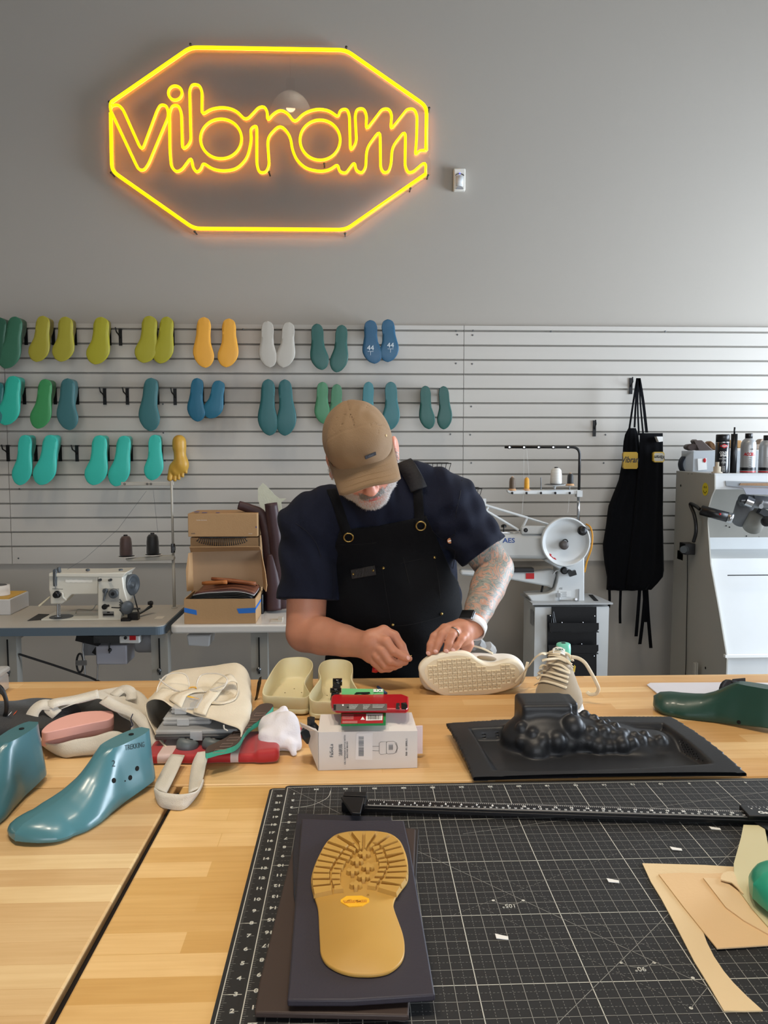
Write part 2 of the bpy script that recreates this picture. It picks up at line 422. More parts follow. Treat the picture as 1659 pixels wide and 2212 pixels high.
wall_with_holes('wall_right', 0, XR + 0.05, -4.7, 4.3, 0, ZC, [(0.2, 3.9, 0.5, 2.7)], 0.1, M_WALL)
wall_with_holes('wall_front', 1, YF - 0.05, XL, XR, 0, ZC, [(-2.6, 3.9, 0.5, 3.4)], 0.1, M_WALL)
M_GLASS = mat('window_glass', 'ffffff', 0.0, trans=1.0, ior=1.45)
def window(name, axis, pos, a0, a1, z0, z1, nm):
    mb = MB()
    def bar(ca, cz, la, lz):
        c = [0, 0, cz]; d = [0, 0, lz]; c[axis] = pos; d[axis] = 0.07; c[1 - axis] = ca; d[1 - axis] = la; mb.box(c, d)
    m_ = (a0 + a1) / 2; zc = (z0 + z1) / 2
    bar(m_, z0 + .03, a1 - a0, .06); bar(m_, z1 - .03, a1 - a0, .06)
    for i in range(nm + 1): bar(a0 + .03 + (a1 - a0 - .06) * i / nm, zc, .06, z1 - z0 - .12)
    f = struct(mb.build(name, M_BLACKM))
    g = MB(); c = [0, 0, zc]; d = [0, 0, z1 - z0 - .12]; c[axis] = pos; d[axis] = .006; c[1 - axis] = m_; d[1 - axis] = a1 - a0 - .12
    g.box(c, d).build('pane', M_GLASS, f)
window('window_1', 0, XR + 0.05, 0.2, 3.9, 0.5, 2.7, 3)
window('window_2', 1, YF - 0.05, -2.6, 3.9, 0.5, 3.4, 4)
# skirting along the back wall
struct(MB().box(((XL + XR) / 2, WALL_Y + 0.01, 0.05), (XR - XL, 0.015, 0.1)).build('baseboard_back', mat('baseboard', '6f6d69', 0.6)))

# slatwall panels, every groove modelled
M_SLAT = mat('slat_board', 'bdb8b0', 0.42, spec=0.4, noise=0.04, nscale=3, stretch=(.3, 1, 8))
def slat_panel(x0, x1, label, screws):
    t = thing('slatwall_panel', label, 'wall panel', ((x0 + x1) / 2, WALL_Y, 0.895), 'slatwall panels along the back wall')
    z_top = 2.158; pitch = 0.0762; prof = [(0.019, z_top), (0.0, z_top)]
    z = z_top - 0.022
    def groove(z):
        return [(0.0, z), (0.0018, z - .0006), (0.014, z - .0010), (0.014, z - .0082), (0.003, z - .0092), (0.0012, z - .011)]
    for i in range(17):
        zz = z - i * pitch
        if zz < 0.93: break
        prof += groove(zz)
    prof += [(0.0, 0.895), (0.019, 0.895)]
    mb = MB(); n = len(prof)
    vs = [(x0, WALL_Y + a, b) for a, b in prof] + [(x1, WALL_Y + a, b) for a, b in prof]
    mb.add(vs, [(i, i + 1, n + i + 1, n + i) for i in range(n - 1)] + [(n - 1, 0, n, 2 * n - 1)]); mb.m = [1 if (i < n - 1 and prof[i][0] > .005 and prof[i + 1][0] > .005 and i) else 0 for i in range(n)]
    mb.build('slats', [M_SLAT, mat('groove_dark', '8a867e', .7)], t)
    for (sx, sz) in screws:
        MB().lathe([(0.0045, 0), (0.0045, .0015), (0.002, .0022)], (sx, WALL_Y + .0005, sz), (0, -1, 0), 10).build('screw', M_DSTEEL, t)
XS0, XS1 = P(22, 1100, WALL_Y).x, P(1001, 900, WALL_Y).x
def scr(*pp): return [(P(x, y, WALL_Y).x, P(x, y, WALL_Y).z) for x, y in pp]
slat_panel(XL + 0.02, XS0 - .0012, 'short grey slatwall panel at the far left, left of the thin seam', [])
slat_panel(XS0 + .0012, XS1 - .0012, 'long grey slatwall panel holding the rows of coloured lasts', scr((985, 715), (988, 723), (525, 711), (985, 785), (973, 938), (352, 873), (353, 935), (357, 995), (42, 1056), (40, 1206)))
slat_panel(XS1 + .0012, 3.2, 'long grey slatwall panel behind the hanging aprons and grinding machine', scr((1022, 714), (1021, 724), (1020, 786), (1018, 878), (1016, 939), (1308, 939), (1018, 1000), (1304, 1000), (1190, 716), (1437, 716)))

# ------------------------------------------------------------------ neon sign
SY = WALL_Y - 0.045
def S(x, y, Y=SY): return P(200 + x / 1.929, 70 + y / 1.929, Y)
sg = thing('neon_sign', 'yellow outlined octagonal neon sign with script lettering high on the wall', 'neon sign', S(735, 840))
M_ACR = mat('clear_acrylic', 'ffffff', 0.0, trans=1.0, ior=1.45)
plate = [(60, 287), (60, 585), (418, 842), (1062, 848), (1408, 592), (1408, 530), (1398, 515), (1408, 500), (1405, 312), (1057, 55), (402, 48)]
MB().prism([S(x, y, SY + .012) for x, y in plate], (0, .005, 0)).build('backing_panel', M_ACR, sg)
M_NEON = mat('neon_yellow', 'ffe410', 0.4, emis='ffe000', estr=1.1)
M_NEONB = mat('neon_base', 'ff9a30', 0.5, emis='ff9428', estr=8)
pathA = [(75, 315), (75, 292), (408, 62), (1055, 73), (1392, 308), (1390, 492), (1366, 490), (1344, 512), (1350, 450), (1352, 345), (1340, 318), (1312, 318), (1240, 410), (1247, 345), (1236, 318), (1208, 318), (1138, 410), (1142, 345), (1130, 316), (1102, 318), (1094, 345), (1100, 460), (1074, 496), (1070, 345), (1060, 318), (1032, 322), (1024, 354), (985, 324), (935, 318), (880, 335), (842, 378), (812, 335), (782, 322), (752, 340), (728, 370), (728, 330), (715, 308), (692, 312), (638, 370), (600, 325), (545, 310), (490, 320), (455, 345), (456, 245), (444, 218), (415, 216), (404, 240), (410, 460), (374, 492), (370, 335), (358, 304), (332, 304), (320, 335), (322, 500), (328, 560), (348, 582), (372, 572), (412, 518), (417, 562), (433, 584), (452, 570), (460, 543), (500, 570), (545, 578), (600, 570), (645, 525), (662, 450), (658, 400), (684, 386), (684, 550), (694, 584), (722, 584), (736, 555), (728, 438), (782, 382), (824, 430), (832, 490), (852, 535), (890, 568), (950, 580), (990, 572), (1022, 548), (1028, 580), (1055, 588), (1092, 538), (1097, 575), (1122, 588), (1138, 565), (1142, 482), (1198, 406), (1200, 565), (1214, 586), (1234, 580), (1244, 550), (1248, 478), (1304, 406), (1302, 560), (1316, 586), (1338, 580), (1389, 535), (1388, 590), (1055, 822), (422, 817), (80, 577), (75, 335)]
pathV = [(75, 325), (178, 545), (192, 572), (214, 574), (232, 550), (318, 345), (308, 305), (284, 300), (270, 322), (205, 496), (125, 318), (105, 300), (80, 306), (74, 318)]
def neon(name, pts, closed, rpx):
    p = fillet([S(x, y) for x, y in pts], 0.035 if rpx < 4 else .006, 4, closed)
    r = rpx * 0.00247
    MB().tube(p, r, 8, closed=closed, up=(0, 1, 0)).build(name, M_NEON, sg, True)
    return MB().tube([q + Vector((0, .0075, 0)) for q in p], r * .8, 6, closed=closed, up=(0, 1, 0)).build(name + '_base', M_NEONB, sg, True)
oct_top = pathA[:6]; oct_bot = pathA[-5:]
neon('frame_tube', oct_top, False, 3.7); neon('frame_tube', oct_bot, False, 3.7)
neon('letter_tube', pathA[5:-4], False, 2.75); neon('letter_tube', pathV, True, 2.75)
def ring(cx, cy, rx, ry, n): return [(cx + rx * math.cos(2 * PI * i / n), cy + ry * math.sin(2 * PI * i / n)) for i in range(n)]
for c in (ring(344, 252, 29, 30, 14), ring(535, 443, 86, 83, 30), ring(948, 448, 84, 84, 30)): neon('letter_tube', c, True, 2.75)
for (x, y) in ((408, 50), (1057, 62), (1402, 316), (1397, 597), (1052, 838), (426, 830), (78, 585), (735, 582), (965, 547), (1324, 650), (70, 290)):
    c = S(x, y, SY + .012)
    MB().cyl(c, c + Vector((0, 0.05, 0)), .004, n=10).lathe([(.0065, 0), (.0065, .004), (.003, .006)], c, (0, -1, 0), 12).build('standoff_screw', M_DSTEEL, sg)

# motion sensor
c = P(991, 392, WALL_Y + .02)
ms = thing('motion_sensor', 'small white motion detector on the wall right of the neon sign', 'motion sensor', c - Vector((0, 0, .055)))
M_OFFW = mat('ivory_plastic', 'e6e2d8', 0.35)
px = 0.00249
o = MB().prism([c + Vector((x, 0, z)) for x, z in ((-.031, -.056), (.031, -.056), (.031, .056), (-.031, .056))], (0, -.035, 0)).build('housing', M_OFFW, ms); bevel(o, .006, 3)
MB().prism([c + Vector((.021 * math.sin(a), -.03 - .018 * math.cos(a), -.035)) for a in [R(q) for q in range(-80, 81, 16)]], (0, 0, .05)).build('lens', mat('frosted_lens', 'd9dcdc', .3), ms, True)
MB().tube([c + Vector((.02 * math.sin(a) * 1.1, -.0375, .015 + .012 * math.cos(a))) for a in [R(q) for q in range(-80, 81, 20)]], .0018, 6).build('trim_line', M_BLACK, ms)
MB().ball(c + Vector((0, -.038, .028)), .0035, 10, 6).build('indicator_light', mat('blue_led', '4a4cff', .3, emis='5a5cff', estr=1.5), ms, True)
o = MB().prism([c + Vector((.019 * math.cos(a), 0, -.052 + .016 * math.sin(a))) for a in [R(q) for q in range(0, 181, 15)]], (0, -.041, 0)).build('battery_hatch', mat('grey_plastic', '9b9a9a', .4), ms)

# pendant lamps over the benches behind the camera (seen only as a reflection in the sign)
def pendant(x, y, z, label):
    t = thing('pendant_lamp', label, 'lamp', (x, y, z), 'glass pendant lamps')
    sh = MB(); prof = [(.21 * math.sin(R(a)), .24 * math.cos(R(a))) for a in range(90, 9, -8)] + [(.035, .25)]
    sh.lathe(prof + [(r - .003, h) for r, h in prof[::-1]], (x, y, z), (0, 0, 1), 32, cap=False).build('lamp_shade', mat('lamp_shade_metal', 'dcd8cf', .35), t, True)
    MB().ball((x, y, z + .1), .05).build('bulb', mat('warm_bulb', 'fff2d8', .4, emis='ffe2b0', estr=14), t, True)
    MB().cyl((x, y, z + .25), (x, y, z + .36), .045).cyl((x, y, z + .36), (x, y, ZC), .004, n=8).build('cord', M_BLACK, t)
# mirror image of the photo point 630,250 about the sign plane
pm = P(628, 252, SY + .012); d_ = (pm - Vector((0, 0, CAM_Z))).normalized(); d_.y = -d_.y
q_ = pm + d_ * 4.3
pendant(q_.x, q_.y, q_.z, 'domed pendant lamp hanging on a cord behind the camera')

for (x, y, lab) in ((-1.5, 1.3, 'added round fill lamp housing, leftmost of the three above the benches'), (-0.2, 0.6, 'added round fill lamp housing, middle one above the benches'), (1.1, 1.0, 'added round fill lamp housing, rightmost above the benches')):
    t = thing('added_fill_lamp', lab, 'lamp', (x, y, ZC), 'added overhead fill lamps')  # unseen housings added to go with the overhead fill lights
    MB().lathe([(.30, 0), (.30, -.085), (.285, -.085), (.285, -.02), (0, -.02)], (x, y, ZC), (0, 0, 1), 28, cap=False).build('fill_housing', M_BLACKM, t)
# ------------------------------------------------------------------ shoe lasts
def _it(tab, u): return float(np.interp(u, tab[0], tab[1]))
_YO = ([0, .012, .04, .09, .18, .35, .5, .62, .72, .82, .9, .95, .985, 1], [0, .26, .46, .61, .69, .71, .82, .95, 1.0, .90, .71, .51, .27, 0])
_YI = ([0, .012, .04, .09, .18, .35, .5, .62, .72, .82, .9, .95, .985, 1], [0, .26, .46, .60, .68, .62, .65, .82, .95, .90, .72, .52, .28, 0])
_ZT = ([0, .02, .33, .38, .45, .53, .62, .72, .82, .91, .97, 1], [.9, 1, 1, .93, .76, .60, .47, .38, .30, .235, .17, .10])
def last_mesh(L, W, H, side=1, heel=.09, spring=.05, zt=_ZT, cone=.36, top=.42, ns=34, swing=.10, toe_z=0.0, blunt=0.0):
    us = sorted(set([0.0, .006, .02, .045, .08] + [0.08 + .84 * i / (ns - 8) for i in range(ns - 7)] + [.95, .972, .988, .996, 1.0]))
    tb = [.0, .07, .18, .32, .46, .6, .72, .82, .9, .96, 1.0]; rings = []
    for u in us:
        wo, wi = _it(_YO, u) * W / 2, _it(_YI, u) * W / 2
        if blunt and u > .8: k_ = 1 + blunt * math.sin(PI * min(1, (u - .8) / .2 * .85)) ; wo *= k_; wi *= k_
        cy = swing * W * max(0, (u - .55) / .45) ** 1.5 * 1.0
        zb = H * (heel * max(0, 1 - max(0, u - .18) / .45) ** 1.6 + spring * max(0, (u - .7) / .3) ** 2)
        ztp = max(H * _it(zt, u), zb + .012) + toe_z * max(0, u - .5); h = ztp - zb
        b = 1 / (1 + math.exp((u - cone) / .035)); ring = []
        def hw(t): return b * (1 - (1 - top) * t ** .85) * (1 + .05 * math.sin(PI * min(1, t * 3))) + (1 - b) * (max(0, 1 - t ** 2.3)) ** .62 * (1 + .06 * math.sin(PI * min(1, t * 2.5)))
        for k in range(7): f = -0.93 + 1.86 * k / 6; ring.append((L * u, cy + (f * (wi if f > 0 else wo)), zb + .0012 * (1 - abs(f)) * -1))
        for t in tb: ring.append((L * u, cy + wi * hw(t), zb + h * (.02 + .98 * t) if t else zb + .003 * h / H * 1))
        ring += [(L * u, cy + (wi * hw(1) * f if f > 0 else wo * hw(1) * f), ztp) for f in (.5, 0, -.5)]
        for t in tb[::-1]: ring.append((L * u, cy - wo * hw(t), zb + h * (.02 + .98 * t) if t else zb + .003 * h / H))
        rings.append([(x, y * side, z) for x, y, z in ring])
    return rings
def last_basis(heel_pt, toe_dir, up_dir):
    x = Vector(toe_dir).normalized(); z = Vector(up_dir); z = (z - x * z.dot(x)).normalized(); y = z.cross(x)
    M = Matrix((x, y, z)).transposed().to_4x4(); M.translation = Vector(heel_pt); return M
def lmat(c): return mat('last_plastic_' + c, c, 0.40, spec=0.45, noise=0.05, nscale=14, bump=0.05, bscale=90)
def peg_hook(px_, y0, label, group='metal pegs on the slatwall', world=None, arm=.05):
    if world is None:
        a = P(px_, y0, WALL_Y); x = a.x; z = a.z
    else: x, z = world
    t = thing('peg_hook', label, 'hook', (x, WALL_Y, z - .04), group)
    b_ = MB().box((x, WALL_Y - .003, z - .042), (.017, .004, .086)).box((x, WALL_Y + .006, z - .001), (.017, .016, .003))
    b_.build('back_plate', M_BLACKM, t)
    MB().tube(fillet([(x, WALL_Y - .004, z - .045), (x - .003, WALL_Y - arm * .5, z - .030), (x - .006, WALL_Y - arm, z - .022), (x - .010, WALL_Y - arm * 1.05, z + .002)], .008), .0035, 8).build('hook_arm', M_BLACKM, t)
    return t
HOOKZ = {1: P(300, 711, WALL_Y).z, 2: P(300, 839, WALL_Y).z, 3: P(300, 961.5, WALL_Y).z}
def wall_last(org, h, t_, w, col, side, row, label, heavy=0.0, depth=0.128):
    sx, sy = org; k = 2.9625; Ys = WALL_Y - depth - .012
    a = P(sx + h[0] / k, sy + h[1] / k, Ys); b = P(sx + t_[0] / k, sy + t_[1] / k, Ys); L = (b - a).length; W = w / k / F_PX * Ys * 1.02
    M = last_basis(a, b - a, (0, 1, 0)); 
    t = thing('shoe_last', label, 'shoe last', a.lerp(b, .5), 'shoe lasts hung on the slatwall')
    mb = MB(); mb.M = M; mb.loft(last_mesh(L, W, depth * .86, side, heel=.03, spring=.05, ns=26))
    auto_smooth(mb.build('last_body', lmat(col), t), 50)
    s = MB(); s.M = M; ww = W * .6; s.box((L * .235, 0, .0030), (.0009, ww, .0012)); s.build('heel_seat_line', lmat(''.join('%02x' % int(int(col[i:i+2], 16) * .72) for i in (0, 2, 4))), t)
    if heavy is not None:
        c = a.lerp(b, .17); peg_hook(0, 0, 'black metal peg holding the ' + ' '.join(label.split(',')[0].split()[:9]), 'pegs carrying lasts', (c.x, HOOKZ[row]), .02)
    return t, M, L, W
O1, O2 = (0, 660), (500, 660)
for args in (
    (O1, (2, 76), (-52, 385), 130, '2d5743', 1, 1, 'dark green last cut off by the left picture edge, top row'),
    (O1, (100, 70), (40, 405), 132, '376850', 1, 1, 'large dark green last, second from the left in the top row'),
    (O1, (277, 65), (238, 362), 124, '9d9433', 1, 1, 'olive yellow last, left one of the first yellow pair in the top row'),
    (O1, (420, 70), (397, 360), 130, '9f9733', 1, 1, 'olive yellow last, right one of the first yellow pair in the top row'),
    (O1, (650, 72), (617, 378), 138, 'a59f2c', 1, 1, 'single olive yellow last left of the empty peg in the top row'),
    (O1, (960, 65), (927, 368), 138, 'a39c2e', 1, 1, 'wide olive yellow last, left one of the second yellow pair in the top row'),
    (O1, (1070, 70), (1032, 372), 124, 'a39c2a', 1, 1, 'olive yellow last next to the orange lasts in the top row'),
    (O1, (1305, 73), (1297, 397), 128, 'e6a63c', -1, 1, 'orange last, left one of the orange pair'),
    (O1, (1465, 82), (1457, 395), 126, 'e6a63c', 1, 1, 'orange last with a pale toe spot, right one of the orange pair'),
    (O2, (230, 98), (232, 395), 112, 'b7b2a8', -1, 1, 'off-white last, left one of the white pair'),
    (O2, (368, 105), (338, 397), 115, 'b7b2a8', 1, 1, 'off-white last, right one of the white pair'),
    (O2, (545, 115), (568, 412), 112, '2c5b55', -1, 1, 'deep green last, left one of the green pair right of the white lasts'),
    (O2, (708, 123), (682, 428), 110, '2c5b55', 1, 1, 'deep green last hanging lowest in the top row'),
    (O1, (-14, 488), (-60, 790), 125, '2b6a68', 1, 2, 'dark teal last mostly cut off by the left edge, middle row'),
    (O1, (87, 450), (37, 768), 134, '2fac96', 1, 2, 'bright mint last at the far left of the middle row'),
    (O1, (292, 470), (247, 790), 124, '3c8a52', 1, 2, 'leaf green last with a white scratch in the middle row'),
    (O1, (432, 465), (425, 797), 130, '3b6a6d', -1, 2, 'slate teal last right beside the leaf green last'),
    (O1, (967, 462), (945, 803), 130, '37696c', -1, 2, 'slate teal last standing alone between empty pegs in the middle row'),
    (O1, (1262, 463), (1250, 742), 112, '205f78', -1, 2, 'petrol blue last, larger one of the blue pair'),
    (O1, (1405, 480), (1347, 725), 118, '21647c', 1, 2, 'small petrol blue last, shortest on the wall'),
    (O2, (235, 470), (230, 832), 126, '2a6062', -1, 2, 'long dark teal last, left one of the longest pair'),
    (O2, (340, 472), (355, 833), 126, '2a6062', 1, 2, 'long dark teal last, right one of the longest pair'),
    (O2, (582, 488), (584, 758), 104, '47805c', -1, 2, 'mid green last left of the cap'),
    (O2, (676, 502), (655, 790), 100, '457a5a', 1, 2, 'mid green last partly hidden behind the cap'),
    (O2, (878, 487), (872, 790), 100, '3a7880', -1, 2, 'light teal last with only its heel showing above the cap'),
    (O2, (1020, 487), (1022, 798), 112, '336a6e', 1, 2, 'teal last just right of the cap'),
    (O2, (1240, 513), (1256, 792), 98, '275852', -1, 2, 'small deep green last, left one of the rightmost pair'),
    (O2, (1357, 515), (1370, 792), 96, '275650', 1, 2, 'small deep green last, rightmost on the wall'),
    (O1, (160, 828), (132, 1152), 120, '36b3a2', 1, 3, 'mint last with a pale round spot, leftmost in the bottom row'),
    (O1, (327, 828), (267, 1152), 135, '39b8a7', 1, 3, 'mint last, second from the left in the bottom row'),
    (O1, (640, 830), (605, 1152), 138, '38b8a6', 1, 3, 'wide mint last right of the empty peg in the bottom row'),
    (O1, (797, 833), (747, 1160), 128, '37b6a5', 1, 3, 'mint last reaching lowest in the bottom row'),
    (O1, (990, 827), (980, 1120), 117, '37b8a8', 1, 3, 'short mint last left of the yellow foot with toes'),
): wall_last(*args)
M_CHALK = mat('chalk', 'd8e2e6', 0.9)
for args, tx in (((O2, (888, 92), (905, 372), 120, '2c5876', -1, 1, 'blue last chalked 44, left one of the blue pair in the top row'), (890, 285)),
                 ((O2, (1000, 87), (1015, 360), 120, '2a5a78', 1, 1, 'blue last chalked 44, right one of the blue pair in the top row'), (1018, 268))):
    t, M, L, W = wall_last(*args)
    c = P(500 + tx[0] / 2.9625, 660 + tx[1] / 2.9625, WALL_Y - .1425)
    Mx = basis(c, (1, 0, 0), (0, 0, 1)); text('44', .036, Mx @ Matrix.Translation((0, .010, 0)), M_CHALK, t, 'chalk_number')
    mb = MB(); mb.M = Mx; mb.box((0, -.007, 0), (.030, .0016, .0006)).box((0, -.017, 0), (.0016, .018, .0006)).build('chalk_mark', M_CHALK, t)
# yellow foot form with five toes
def toe_foot():
    k = 2.9625; Y0 = WALL_Y - .10
    def q(x, y, dy=0): return P(x / k, 660 + y / k, Y0 + dy)
    a = q(1145, 828); t = thing('foot_form', 'yellow foot-shaped last with five separate toes', 'shoe last', q(1145, 980), 'shoe lasts hung on the slatwall')
    s = Solid(q(1040, 1160) - Vector((0, .06, 0)), q(1230, 800) + Vector((0, .10, 0)), .0021)
    s.cap(q(1147, 866), q(1147, 900), .030, .030, .01); s.cap(q(1148, 880), q(1155, 1010), .030, .032, .02)
    s.ell(q(1125, 1045), (.036, .026, .040), (0, R(12), 0), .02); s.ell(q(1170, 1020), (.030, .026, .042), (0, R(-4), 0), .02)
    s.cap(q(1148, 870, .03), q(1150, 930, .075), .028, .022, .02)
    for (x0, y0, x1, y1, r) in ((1094, 1058, 1087, 1108, .0135), (1122, 1068, 1119, 1114, .0095), (1146, 1062, 1144, 1106, .0088), (1168, 1052, 1168, 1090, .0085), (1188, 1035, 1190, 1066, .008)):
        s.cap(q(x0, y0, -.004), q(x1, y1, -.006), r, r * 1.05, .004)
    s.build('foot_body', lmat('c79a3e'), t, 1)
    peg_hook(0, 0, 'black metal peg behind the yellow toe foot form', 'pegs carrying lasts', (a.x, HOOKZ[3]), .02)
toe_foot()
for (x, y, lab) in ((260, 711, 'empty black peg between yellow lasts in the top row'), (226, 839, 'empty black peg, left one of two side by side in the middle row'), (275, 839, 'empty black peg, right one of two side by side in the middle row'),
                    (378, 840, 'empty black peg left of the petrol blue lasts'), (17, 961.5, 'empty black peg nearest the left picture edge, bottom row'), (166, 962, 'empty black peg between mint lasts in the bottom row'),
                    (1284, 908.5, 'empty black peg left of the hanging aprons')): peg_hook(x, y, lab, 'empty pegs on the slatwall')
# ------------------------------------------------------------------ sewing table, machine, thread stand, boxes (left background)
def PX(px, py, X):
    d = ray(px, py); return Vector((0, 0, CAM_Z)) + d * (X / d.x)
def zf(ox, oy, k, Y): return lambda x, y, dy=0.0: P(ox + x / k, oy + y / k, Y + dy)
TB = 0.76
M_CREAM = mat('machine_enamel', 'd9d5c8', 0.30, coat=0.3)
M_TOPG = mat('table_laminate', 'b3ada3', 0.40, noise=0.03, nscale=5)
M_EDGE = mat('blue_grey_edge', '55636f', 0.45)
M_LEGG = mat('grey_steel_legs', '8f8d86', 0.45)
M_GREYP = mat('grey_plastic_box', '8d8e92', 0.45)
M_DGREY = mat('dark_grey_plastic', '4e5357', 0.4)
M_RED = mat('red_plastic', 'b5161c', 0.35)
XR1 = -0.815; YB1 = 3.68; YF1 = 3.225
st = thing('sewing_table', 'grey topped sewing table with a blue-grey edge on steel legs', 'table', (-1.4, 3.45, 0))
def rtop(x0, x1, y0, y1, z0, z1, r):
    c = []
    for cx, cy, a0 in ((x1 - r, y1 - r, 0), (x0 + r, y1 - r, 90), (x0 + r, y0 + r, 180), (x1 - r, y0 + r, 270)):
        c += [(cx + r * math.cos(R(a0 + a)), cy + r * math.sin(R(a0 + a)), z0) for a in range(0, 91, 15)]
    return c, (0, 0, z1 - z0)
MB().prism(*rtop(-2.0, XR1, YF1, YB1, TB - .037, TB - .003, .035)).build('edge_band', M_EDGE, st)
MB().prism(*rtop(-1.996, XR1 - .004, YF1 + .004, YB1 - .004, TB - .003, TB, .033)).build('table_top', M_TOPG, st)
def tleg(x, y0, y1, par, m=None):
    o = MB().box((x, y0 + .03, (TB - .037) / 2 + .02), (.07, .012, TB - .08)).box((x + .033, y0 + .05, (TB - .037) / 2 + .02), (.006, .05, TB - .08)).box((x, (y0 + y1) / 2, .04), (.06, y1 - y0, .05)).box((x, (y0 + y1) / 2, TB - .055), (.05, y1 - y0 - .05, .035)).build('leg', m or M_LEGG, par)
    MB().box((x, y0 + .0225, .62), (.006, .002, .16)).build('slot', M_HOLE, o)
    MB().lathe([(.010, 0), (.010, .005), (.005, .009)], (x - .002, y0 + .023, .56), (0, -1, 0), 10).build('leg_bolt', M_DSTEEL, o)
tleg(P(345, 1400, 3.27).x, 3.24, 3.64, st); tleg(P(18, 1400, 3.27).x, 3.24, 3.64, st)
s = zf(30, 1200, 4.4838, 3.30)
bx = MB().box(s(985, 930, .05), (.133, .12, .085)).build('drip_box', mat('translucent_grey', 'a9a9b2', .35), st); bevel(bx, .006)
MB().box(s(760, 880, .09), (.06, .08, .06)).build('bracket', M_GREYP, st)
o = MB().box(s(1135, 803, -.02), (.085, .05, .031)).build('switch_box', mat('switch_box_white', 'd8d8d4', .4), st); bevel(o, .004)
MB().box(s(1151, 797, -.047), (.026, .006, .019)).build('rocker_switch', M_RED, st)
MB().lathe([(.007, 0), (.0065, .006), (.003, .008)], s(1082, 797, -.045), (0, -1, 0), 12).build('switch_knob', M_BLACK, st)
MB().lathe([(.045, 0), (.05, .01), (.05, .10), (.04, .12)], s(1190, 828, .05), (1, 0, 0), 24).build('motor', M_GREYP, st, True)
MB().box(s(915, 800, .01), (.11, .05, .03)).box(s(925, 880, -.01), (.006, .006, .06)).build('oil_pan_bracket', M_DSTEEL, st)
MB().ball(s(930, 915, -.02), .008).build('drain_knob', M_BLACK, st, True)
MB().box(s(725, 808, .0), (.10, .03, .034), (0, .25, 0)).build('knee_lifter_mount', M_BLACK, st)
MB().tube([s(672, 850), s(668, 920), s(682, 1030), s(690, 1150)], .0042, 8).box(s(655, 1040, -.008), (.045, .004, .022)).build('knee_lifter_rod', M_STEEL, st)
MB().tube([s(640 + 33 * math.cos(a), 1040 + 90 * math.sin(a)) for a in [2 * PI * i / 20 for i in range(20)]], .0045, 8, closed=True).build('knee_pad_ring', M_BLACK, st)
MB().tube([s(835, 870), s(825, 920), s(812, 1080), s(790, 1500)], .0035, 8).build('treadle_rod', M_STEEL, st)
MB().box(s(795, 922, 0), (.02, .01, .03), (0, .6, 0)).build('rod_clamp', M_BLACK, st)
MB().tube([s(50, 955, -.02), s(380, 1060, -.01), s(740, 1182, 0), s(1000, 1300, 0)], .005, 8).build('power_cable', M_BLACK, st)
MB().box(T(345, 1334, TB + .0005), (.035, .05, .0008)).build('paper_label', mat('pale_label', 'cfc9bd', .7), st)

# sewing machine
YM = 3.36
s = zf(30, 1200, 4.4838, YM)
sm = thing('sewing_machine', 'cream flatbed sewing machine with grey handwheel on the grey table', 'sewing machine', Vector((s(700, 600).x, YM + .06, TB)))
def pl(pts, d, name, m=M_CREAM, dy=0.0, bw=.005, f=None, par=None):
    f = f or s; o = MB().prism([f(x, y, dy) for x, y in pts], (0, d, 0)).build(name, m, par or sm)
    if bw: bevel(o, bw, 3)
    return o
pl([(338, 190), (812, 190), (812, 376), (560, 378), (540, 392), (500, 436), (462, 470), (352, 472), (350, 385), (336, 330)], .085, 'arm')
pl([(812, 190), (1052, 190), (1066, 320), (1100, 440), (1062, 520), (1030, 632), (812, 632)], .14, 'column', dy=-.008)
pl([(336, 172), (812, 172), (1095, 162), (1050, 215), (815, 212), (336, 208)], .14, 'top_cover', dy=-.010, bw=.004)
MB().box(Vector((s(690, 630).x, YM + .07, TB + .004)), (.37, .16, .006)).build('bed', M_CREAM, sm)
o = MB().prism([s(860, 320, -.012), s(1018, 320, -.012), s(1018, 448, -.012), (s(858, 448, -.012))], (0, .004, 0)).build('front_plate', mat('pale_grey_panel', 'a5a39d', .4), sm)
for (x, y, r, d, c) in ((970, 365, 45, .016, M_DGREY), (970, 365, 16, .024, M_BLACK), (890, 340, 24, .014, M_DGREY)):
    MB().lathe([(r * .000458, 0), (r * .000458, d * .8), (r * .00038, d)], s(x, y, -.012), (0, -1, 0), 24).build('dial', c, sm)
MB().tube([s(890, 345, -.026), s(868, 438, -.03)], [.005, .0035], 10).build('stitch_lever', M_DGREY, sm)
for (x, y) in ((832, 238), (932, 238)): MB().cyl(s(x - 8, y + 2, -.008), s(x + 8, y - 3, -.03), .0058).build('knob', M_BLACK, sm)
MB().lathe([(.012, 0), (.011, .012)], s(882, 495, -.01), (0, -1, 0), 16).tube([s(880, 495, -.026), s(920, 485, -.03)], .005, 8).build('selector_knob', M_BLACK, sm)
MB().box(s(915, 567, -.0095), (.048, .003, .023)).build('name_plate', M_STEEL, sm)
MB().box(s(915, 573, -.0115), (.045, .001, .008)).box(s(915, 550, -.0115), (.012, .001, .005)).build('plate_print', M_BLACK, sm)
hx = s(1118, 280, .07)
MB().lathe([(.014, -.04), (.040, -.03), (.040, -.02), (.030, -.014), (.030, -.004), (.044, 0), (.047, .008), (.047, .022), (.042, .026), (.036, .016), (.014, .012), (.012, .024), (.0, .024)], hx, (1, -.35, 0), 36).build('handwheel', M_DGREY, sm, True)
MB().lathe([(.010, -.006), (.028, -.004), (.030, 0), (.028, .004), (.010, .006)], s(1098, 505, -.02), (1, -1.2, 0), 28).build('bobbin_winder_wheel', M_DGREY, sm, True)
